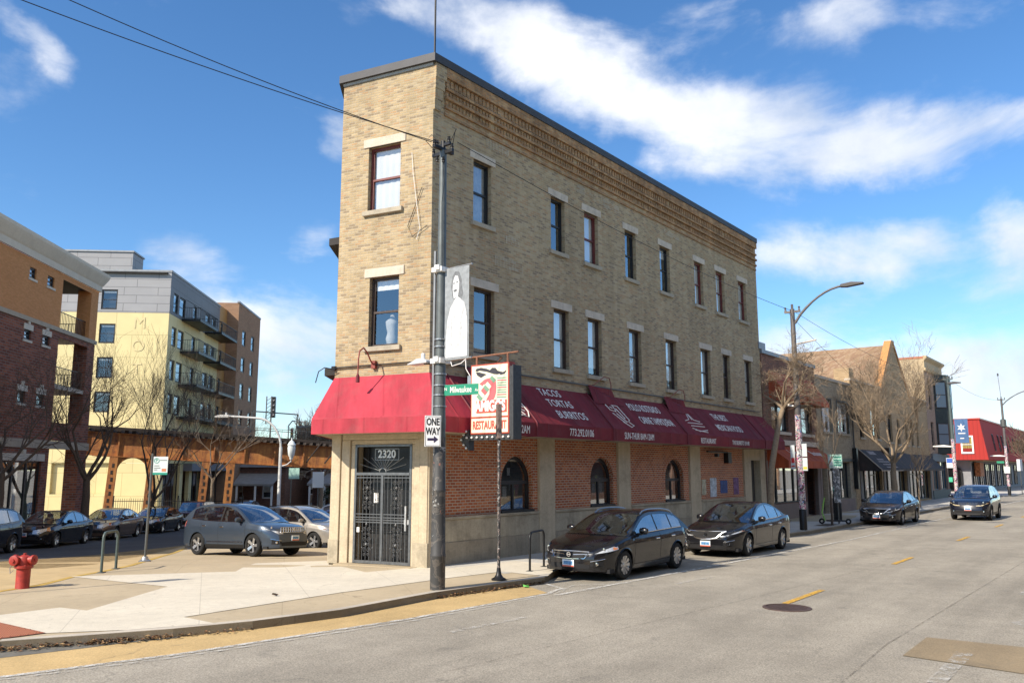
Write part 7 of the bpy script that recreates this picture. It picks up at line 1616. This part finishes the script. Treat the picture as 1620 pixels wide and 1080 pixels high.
kk=lambda a: [Vector(p) for p in a]
c1=W(16.9,2.3); d1=W(18.4,2.9)
dx_,dy_=AX[0],AX[1]
tree('bare_tree','crooked bare tree leaning right in front of the end of the red awnings',(*c1,0),6.6,.13,71,mat='bark_pale',group=g2,kink=kk([(0,0,-.1),(-.05,-.02,.9),(.02,.0,1.8),(.10,.06,2.5),(.36,.28,3.4),(.62,.5,4.3),(.9,.7,4.9)]),trunk_h=.62,spread=.95,up=.05,depth=6,nb=(2,4),minl=.25,twr=.005)
tree('bare_tree','thin bare sapling in a square pit outside the grey tan shop',(*W(21.7,3.1),0),5.2,.045,73,mat='bark_dark',twigm='bark_pale',group=g2,trunk_h=.5,up=.6,spread=.55,depth=4)
tree('bare_tree','large bare tree with a pale straight trunk before the gabled hall',(*W(35.6,2.5),0),8.4,.17,79,mat='bark_pale',group=g2,trunk_h=.36,up=.5,spread=.68,depth=6,nb=(2,4),twr=.006)
tree('bare_tree','small pale bare sapling near the far black shop awnings',(*W(42.4,2.3),0),4.2,.055,83,mat='bark_pale',group=g2,trunk_h=.45,up=.5,spread=.6,depth=4,twr=.005)
tree('bare_tree','distant bare tree in front of the red building at the right edge',(*W(99,3.0),0),7.5,.14,89,mat='bark',group=g2,trunk_h=.3,up=.5,spread=.6,depth=5,twr=.018,nb=(3,4))
tree('bare_tree','bare tree farther down the avenue beyond the tall white sign',(*W(112,2.5),0),8,.16,97,mat='bark',group=g2,trunk_h=.3,up=.5,spread=.6,depth=4,twr=.02,nb=(3,4))
sheet([W(20.9,2.55),W(22.5,2.55),W(22.5,3.15),W(20.9,3.15)],.010,plain('tree_pit_soil',(.11,.08,.055),.95,0,.4,6),'tree_pit')
# evergreen shrubs by the bungalows and steps of a crowd of shrubs
rd=random.Random(5)
for (x,y,h,lab,c) in [(-21.2,97.5,2.2,'dark green shrub beside the brown bungalow',(.03,.05,.02)),(-18.6,99,3.0,'leafless brown hedge at the right of the bungalow',(.16,.13,.06))]:
    t=thing('shrub',lab,'shrub',(x,y,-2.0)); b=MB()
    for i in range(900):
        a,e,r_=rd.uniform(0,6.28),rd.uniform(0,1.5),rd.uniform(.5,1)**.5; p=Vector((1.4*r_*math.cos(a)*math.cos(e),1.1*r_*math.sin(a)*math.cos(e),h*r_*math.sin(e)+.1)); s_=.10
        b.add([p,p+Vector((rd.gauss(0,s_),rd.gauss(0,s_),rd.gauss(0,s_))),p+Vector((rd.gauss(0,s_),rd.gauss(0,s_),rd.gauss(0,s_)))],[(0,1,2)])
    b.build('foliage',plain('foliage_%d'%int(h*10),c,.8),t); b=MB(); b.tube([(0,0,0),(0,0,h*.7)],.05,5); b.build('stem',M['bark'],t)
# ---------------------------------------------------------------- the row of shops on the near side of the avenue, behind the camera (seen in the windows and paintwork)
nb_=[(-46,15,9.5,'near_red_brick',(.40,.18,.11)),(-30,13,7.2,'near_buff_brick',(.52,.42,.28)),(-16.5,17,10.5,'near_brown_brick',(.36,.22,.13)),(1.5,14,7.5,'near_grey_brick',(.42,.38,.32)),(16.5,18,10.0,'near_tan_brick',(.50,.38,.24)),(35.5,20,8.0,'near_dark_brick',(.30,.16,.11)),(56.5,26,9.0,'near_orange_brick',(.48,.27,.15))]
for i,(s0,ln,hh,nm,c) in enumerate(nb_):
    t=thing('shop_building',['red brick shop block','low buff brick shop','tall dark brown brick shop block','grey brick shop','tan brick shop block','dark brick hall','orange brick corner block'][i]+' across the avenue behind the camera','building',(*W(s0+ln,20.5),0),FROT+math.pi)
    bm_=brick(nm,[c,tuple(x*.8 for x in c),tuple(x*1.15 for x in c)],(.25,.22,.18)); n=int(ln/2.6); hs_=[(1+k*2.6,2.2+k*2.6,4.4,6.2) for k in range(n)]+([(1+k*2.6,2.2+k*2.6,7.3,9.0) for k in range(n)] if hh>9.2 else [])
    b=MB(); panel(b,0,ln,-.2,hh,hs_+[(.6,ln-.6,.5,2.9)],.25); b.build('front_wall',bm_,t); b=MB(); b.box(0,ln,.3,9,hh-.5,hh-.4); b.quad((0,.3,-.2),(0,9,-.2),(0,9,hh),(0,.3,hh)); b.quad((ln,.3,-.2),(ln,9,-.2),(ln,9,hh),(ln,.3,hh)); b.quad((0,9,-.2),(ln,9,-.2),(ln,9,hh),(0,9,hh)); b.build('side_wall',bm_,t)
    b=MB(); b.box(0,ln,.28,.32,.3,hh-.5); b.build('window_glass',plain('near_glass',(.03,.035,.04),.15) if 'near_glass' not in bpy.data.materials else bpy.data.materials['near_glass'],t)
    b=MB(); b.box(-.02,ln+.02,-.1,.3,hh,hh+.25); b.build('coping',M['lintel'],t)
sheet([W(-60,15.2),W(-60,21),W(110,21),W(110,15.2)],0,M['conc_grey'],'pavement_near',.2)
CLOUDS=[(830,60,210,85,-15,.8),(960,140,230,100,-15,.75),(1190,235,250,95,-14,.85),(1450,235,200,65,4,.8),(1260,190,330,120,-6,.32),(1500,480,200,60,0,.4),(1370,400,190,60,-4,.95),(1600,370,60,70,0,.95),(1330,35,130,45,0,.55),(1540,15,90,30,0,.4),
 (440,535,200,95,-4,1.0),(330,490,120,45,-10,.6),(515,235,55,45,0,.65),(505,385,60,45,0,.5),(40,50,70,35,-25,.55),(110,95,45,30,0,.4),(280,400,110,45,-5,.35),(1540,600,190,80,0,.85),(1250,520,110,60,0,.6),(1640,180,90,40,0,.5),(640,10,60,25,0,.3),(440,640,120,40,0,.5)]
# ---------------------------------------------------------------- light, sky, camera
SUNEL, SUNAZ = R(37), R(49+180)             # the shadows run towards azimuth 49 degrees
s=bpy.data.lights.new('sun','SUN'); s.energy=3.9; s.angle=R(.5); s.color=(1,.90,.765)
so=bpy.data.objects.new('sun',s); col.objects.link(so)
dv=Vector((math.sin(SUNAZ)*math.cos(SUNEL),math.cos(SUNAZ)*math.cos(SUNEL),math.sin(SUNEL)))
so.rotation_euler=dv.to_track_quat('Z','Y').to_euler(); so.location=(0,-20,60)
w=bpy.data.worlds.new('World'); sc.world=w; w.use_nodes=True; t=w.node_tree; t.nodes.clear()
def N(ty,**k):
    n=t.nodes.new(ty)
    for a,v in k.items(): setattr(n,a,v)
    return n
L=t.links.new
out=N('ShaderNodeOutputWorld'); bg=N('ShaderNodeBackground'); L(bg.outputs[0],out.inputs[0]); bg.inputs[1].default_value=.145
sky=N('ShaderNodeTexSky'); sky.sky_type='NISHITA'; sky.sun_disc=False; sky.sun_elevation=SUNEL; sky.sun_rotation=SUNAZ; sky.air_density=1.0; sky.dust_density=.05; sky.ozone_density=1.5
hs=N('ShaderNodeHueSaturation'); hs.inputs['Saturation'].default_value=1.12; hs.inputs['Value'].default_value=.66
gr_=N('ShaderNodeMix',data_type='RGBA',blend_type='MULTIPLY'); gr_.inputs[0].default_value=1; gr_.inputs[7].default_value=(.80,.945,1.10,1); L(sky.outputs[0],gr_.inputs[6]); L(gr_.outputs[2],hs.inputs['Color'])
def MA(op,a,b=None,c=None):
    n=N('ShaderNodeMath',operation=op)
    for i,v in enumerate((a,b,c)):
        if v is None: continue
        if hasattr(v,'is_output'): L(v,n.inputs[i])
        else: n.inputs[i].default_value=v
    return n.outputs[0]
tc=N('ShaderNodeTexCoord'); sp_=N('ShaderNodeSeparateXYZ'); L(tc.outputs['Generated'],sp_.inputs[0])
az=MA('ARCTAN2',sp_.outputs[0],sp_.outputs[1]); el=MA('ARCSINE',sp_.outputs[2])
# warp the coordinates a little so cloud edges are ragged
nz=N('ShaderNodeTexNoise'); nz.inputs['Scale'].default_value=5.0; nz.inputs['Detail'].default_value=9; nz.inputs['Roughness'].default_value=.6; L(tc.outputs['Generated'],nz.inputs['Vector'])
sep=N('ShaderNodeSeparateColor'); L(nz.outputs['Color'],sep.inputs[0])
azw=MA('ADD',az,MA('MULTIPLY',MA('SUBTRACT',sep.outputs[0],.5),.16)); elw=MA('ADD',el,MA('MULTIPLY',MA('SUBTRACT',sep.outputs[1],.5),.10))
cv=N('ShaderNodeCombineXYZ'); L(azw,cv.inputs[0]); L(elw,cv.inputs[1])
def dirof(px,py):
    u,w_,k=ray(px,py); return math.atan2(u,w_), math.atan2(k,math.hypot(u,w_))
total=None
# banks of cumulus where they stand in the sky: centre, half width, half height (in photo pixels of arc), tilt, strength
for (px,py,rx,ry,tilt,amp) in CLOUDS:
    a,e=dirof(px,py); m=N('ShaderNodeMapping'); m.vector_type='TEXTURE'
    m.inputs['Location'].default_value=(a,e,0); m.inputs['Rotation'].default_value=(0,0,R(tilt)); m.inputs['Scale'].default_value=(rx/1310,ry/1310,1)
    L(cv.outputs[0],m.inputs[0]); ln=N('ShaderNodeVectorMath',operation='LENGTH'); L(m.outputs[0],ln.inputs[0])
    mr=N('ShaderNodeMapRange',interpolation_type='SMOOTHSTEP'); mr.inputs['From Min'].default_value=1.3; mr.inputs['From Max'].default_value=.15; mr.inputs['To Max'].default_value=amp
    L(ln.outputs['Value'],mr.inputs['Value']); total = mr.outputs[0] if total is None else MA('ADD',total,mr.outputs[0])
# unseen cloud added behind and above the camera to light the shaded facade
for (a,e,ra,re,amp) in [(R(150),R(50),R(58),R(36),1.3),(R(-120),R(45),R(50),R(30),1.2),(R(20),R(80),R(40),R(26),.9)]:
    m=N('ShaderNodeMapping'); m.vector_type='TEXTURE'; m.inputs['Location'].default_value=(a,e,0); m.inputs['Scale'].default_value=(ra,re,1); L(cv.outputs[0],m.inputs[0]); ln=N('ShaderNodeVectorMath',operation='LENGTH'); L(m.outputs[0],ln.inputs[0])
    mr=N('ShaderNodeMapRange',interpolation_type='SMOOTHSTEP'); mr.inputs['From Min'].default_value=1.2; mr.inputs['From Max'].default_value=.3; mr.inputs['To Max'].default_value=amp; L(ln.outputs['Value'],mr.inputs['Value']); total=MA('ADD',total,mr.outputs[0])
mp=N('ShaderNodeMapping'); mp.inputs['Scale'].default_value=(1,1,2.2); L(tc.outputs['Generated'],mp.inputs[0])
n2=N('ShaderNodeTexNoise'); n2.inputs['Scale'].default_value=4.2; n2.inputs['Detail'].default_value=10; n2.inputs['Roughness'].default_value=.58; n2.inputs['Distortion'].default_value=.3; L(mp.outputs[0],n2.inputs['Vector'])
fb=MA('MULTIPLY',MA('SUBTRACT',n2.outputs['Fac'],.5),3.1)
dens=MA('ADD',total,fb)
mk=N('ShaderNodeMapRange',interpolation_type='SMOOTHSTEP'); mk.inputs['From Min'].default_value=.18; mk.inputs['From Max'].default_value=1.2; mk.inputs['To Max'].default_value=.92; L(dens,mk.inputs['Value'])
sh=N('ShaderNodeMapRange'); sh.inputs['From Min'].default_value=.35; sh.inputs['From Max'].default_value=.68; L(nz.outputs['Fac'],sh.inputs['Value'])
cc=N('ShaderNodeMix',data_type='RGBA'); L(sh.outputs[0],cc.inputs[0]); cc.inputs[6].default_value=(3.0,3.25,3.7,1); cc.inputs[7].default_value=(4.7,4.75,4.9,1)
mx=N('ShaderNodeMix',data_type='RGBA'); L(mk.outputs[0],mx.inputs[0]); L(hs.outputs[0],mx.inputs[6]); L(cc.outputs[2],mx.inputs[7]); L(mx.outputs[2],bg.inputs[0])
cam=bpy.data.cameras.new('camera'); co_=bpy.data.objects.new('camera',cam); col.objects.link(co_)
cam.sensor_width=36; cam.sensor_fit='HORIZONTAL'; cam.lens=FPX/1620*36; cam.clip_start=.1; cam.clip_end=4000
co_.location=(0,0,CAMH); co_.rotation_euler=(math.pi/2+PITCH,0,0)
sc.camera=co_
sc.view_settings.view_transform='Standard'; sc.view_settings.look='None'; sc.view_settings.gamma=1; sc.view_settings.exposure=.84
sc.cycles.max_bounces=6; sc.cycles.transparent_max_bounces=12; sc.cycles.caustics_reflective=False; sc.cycles.caustics_refractive=False
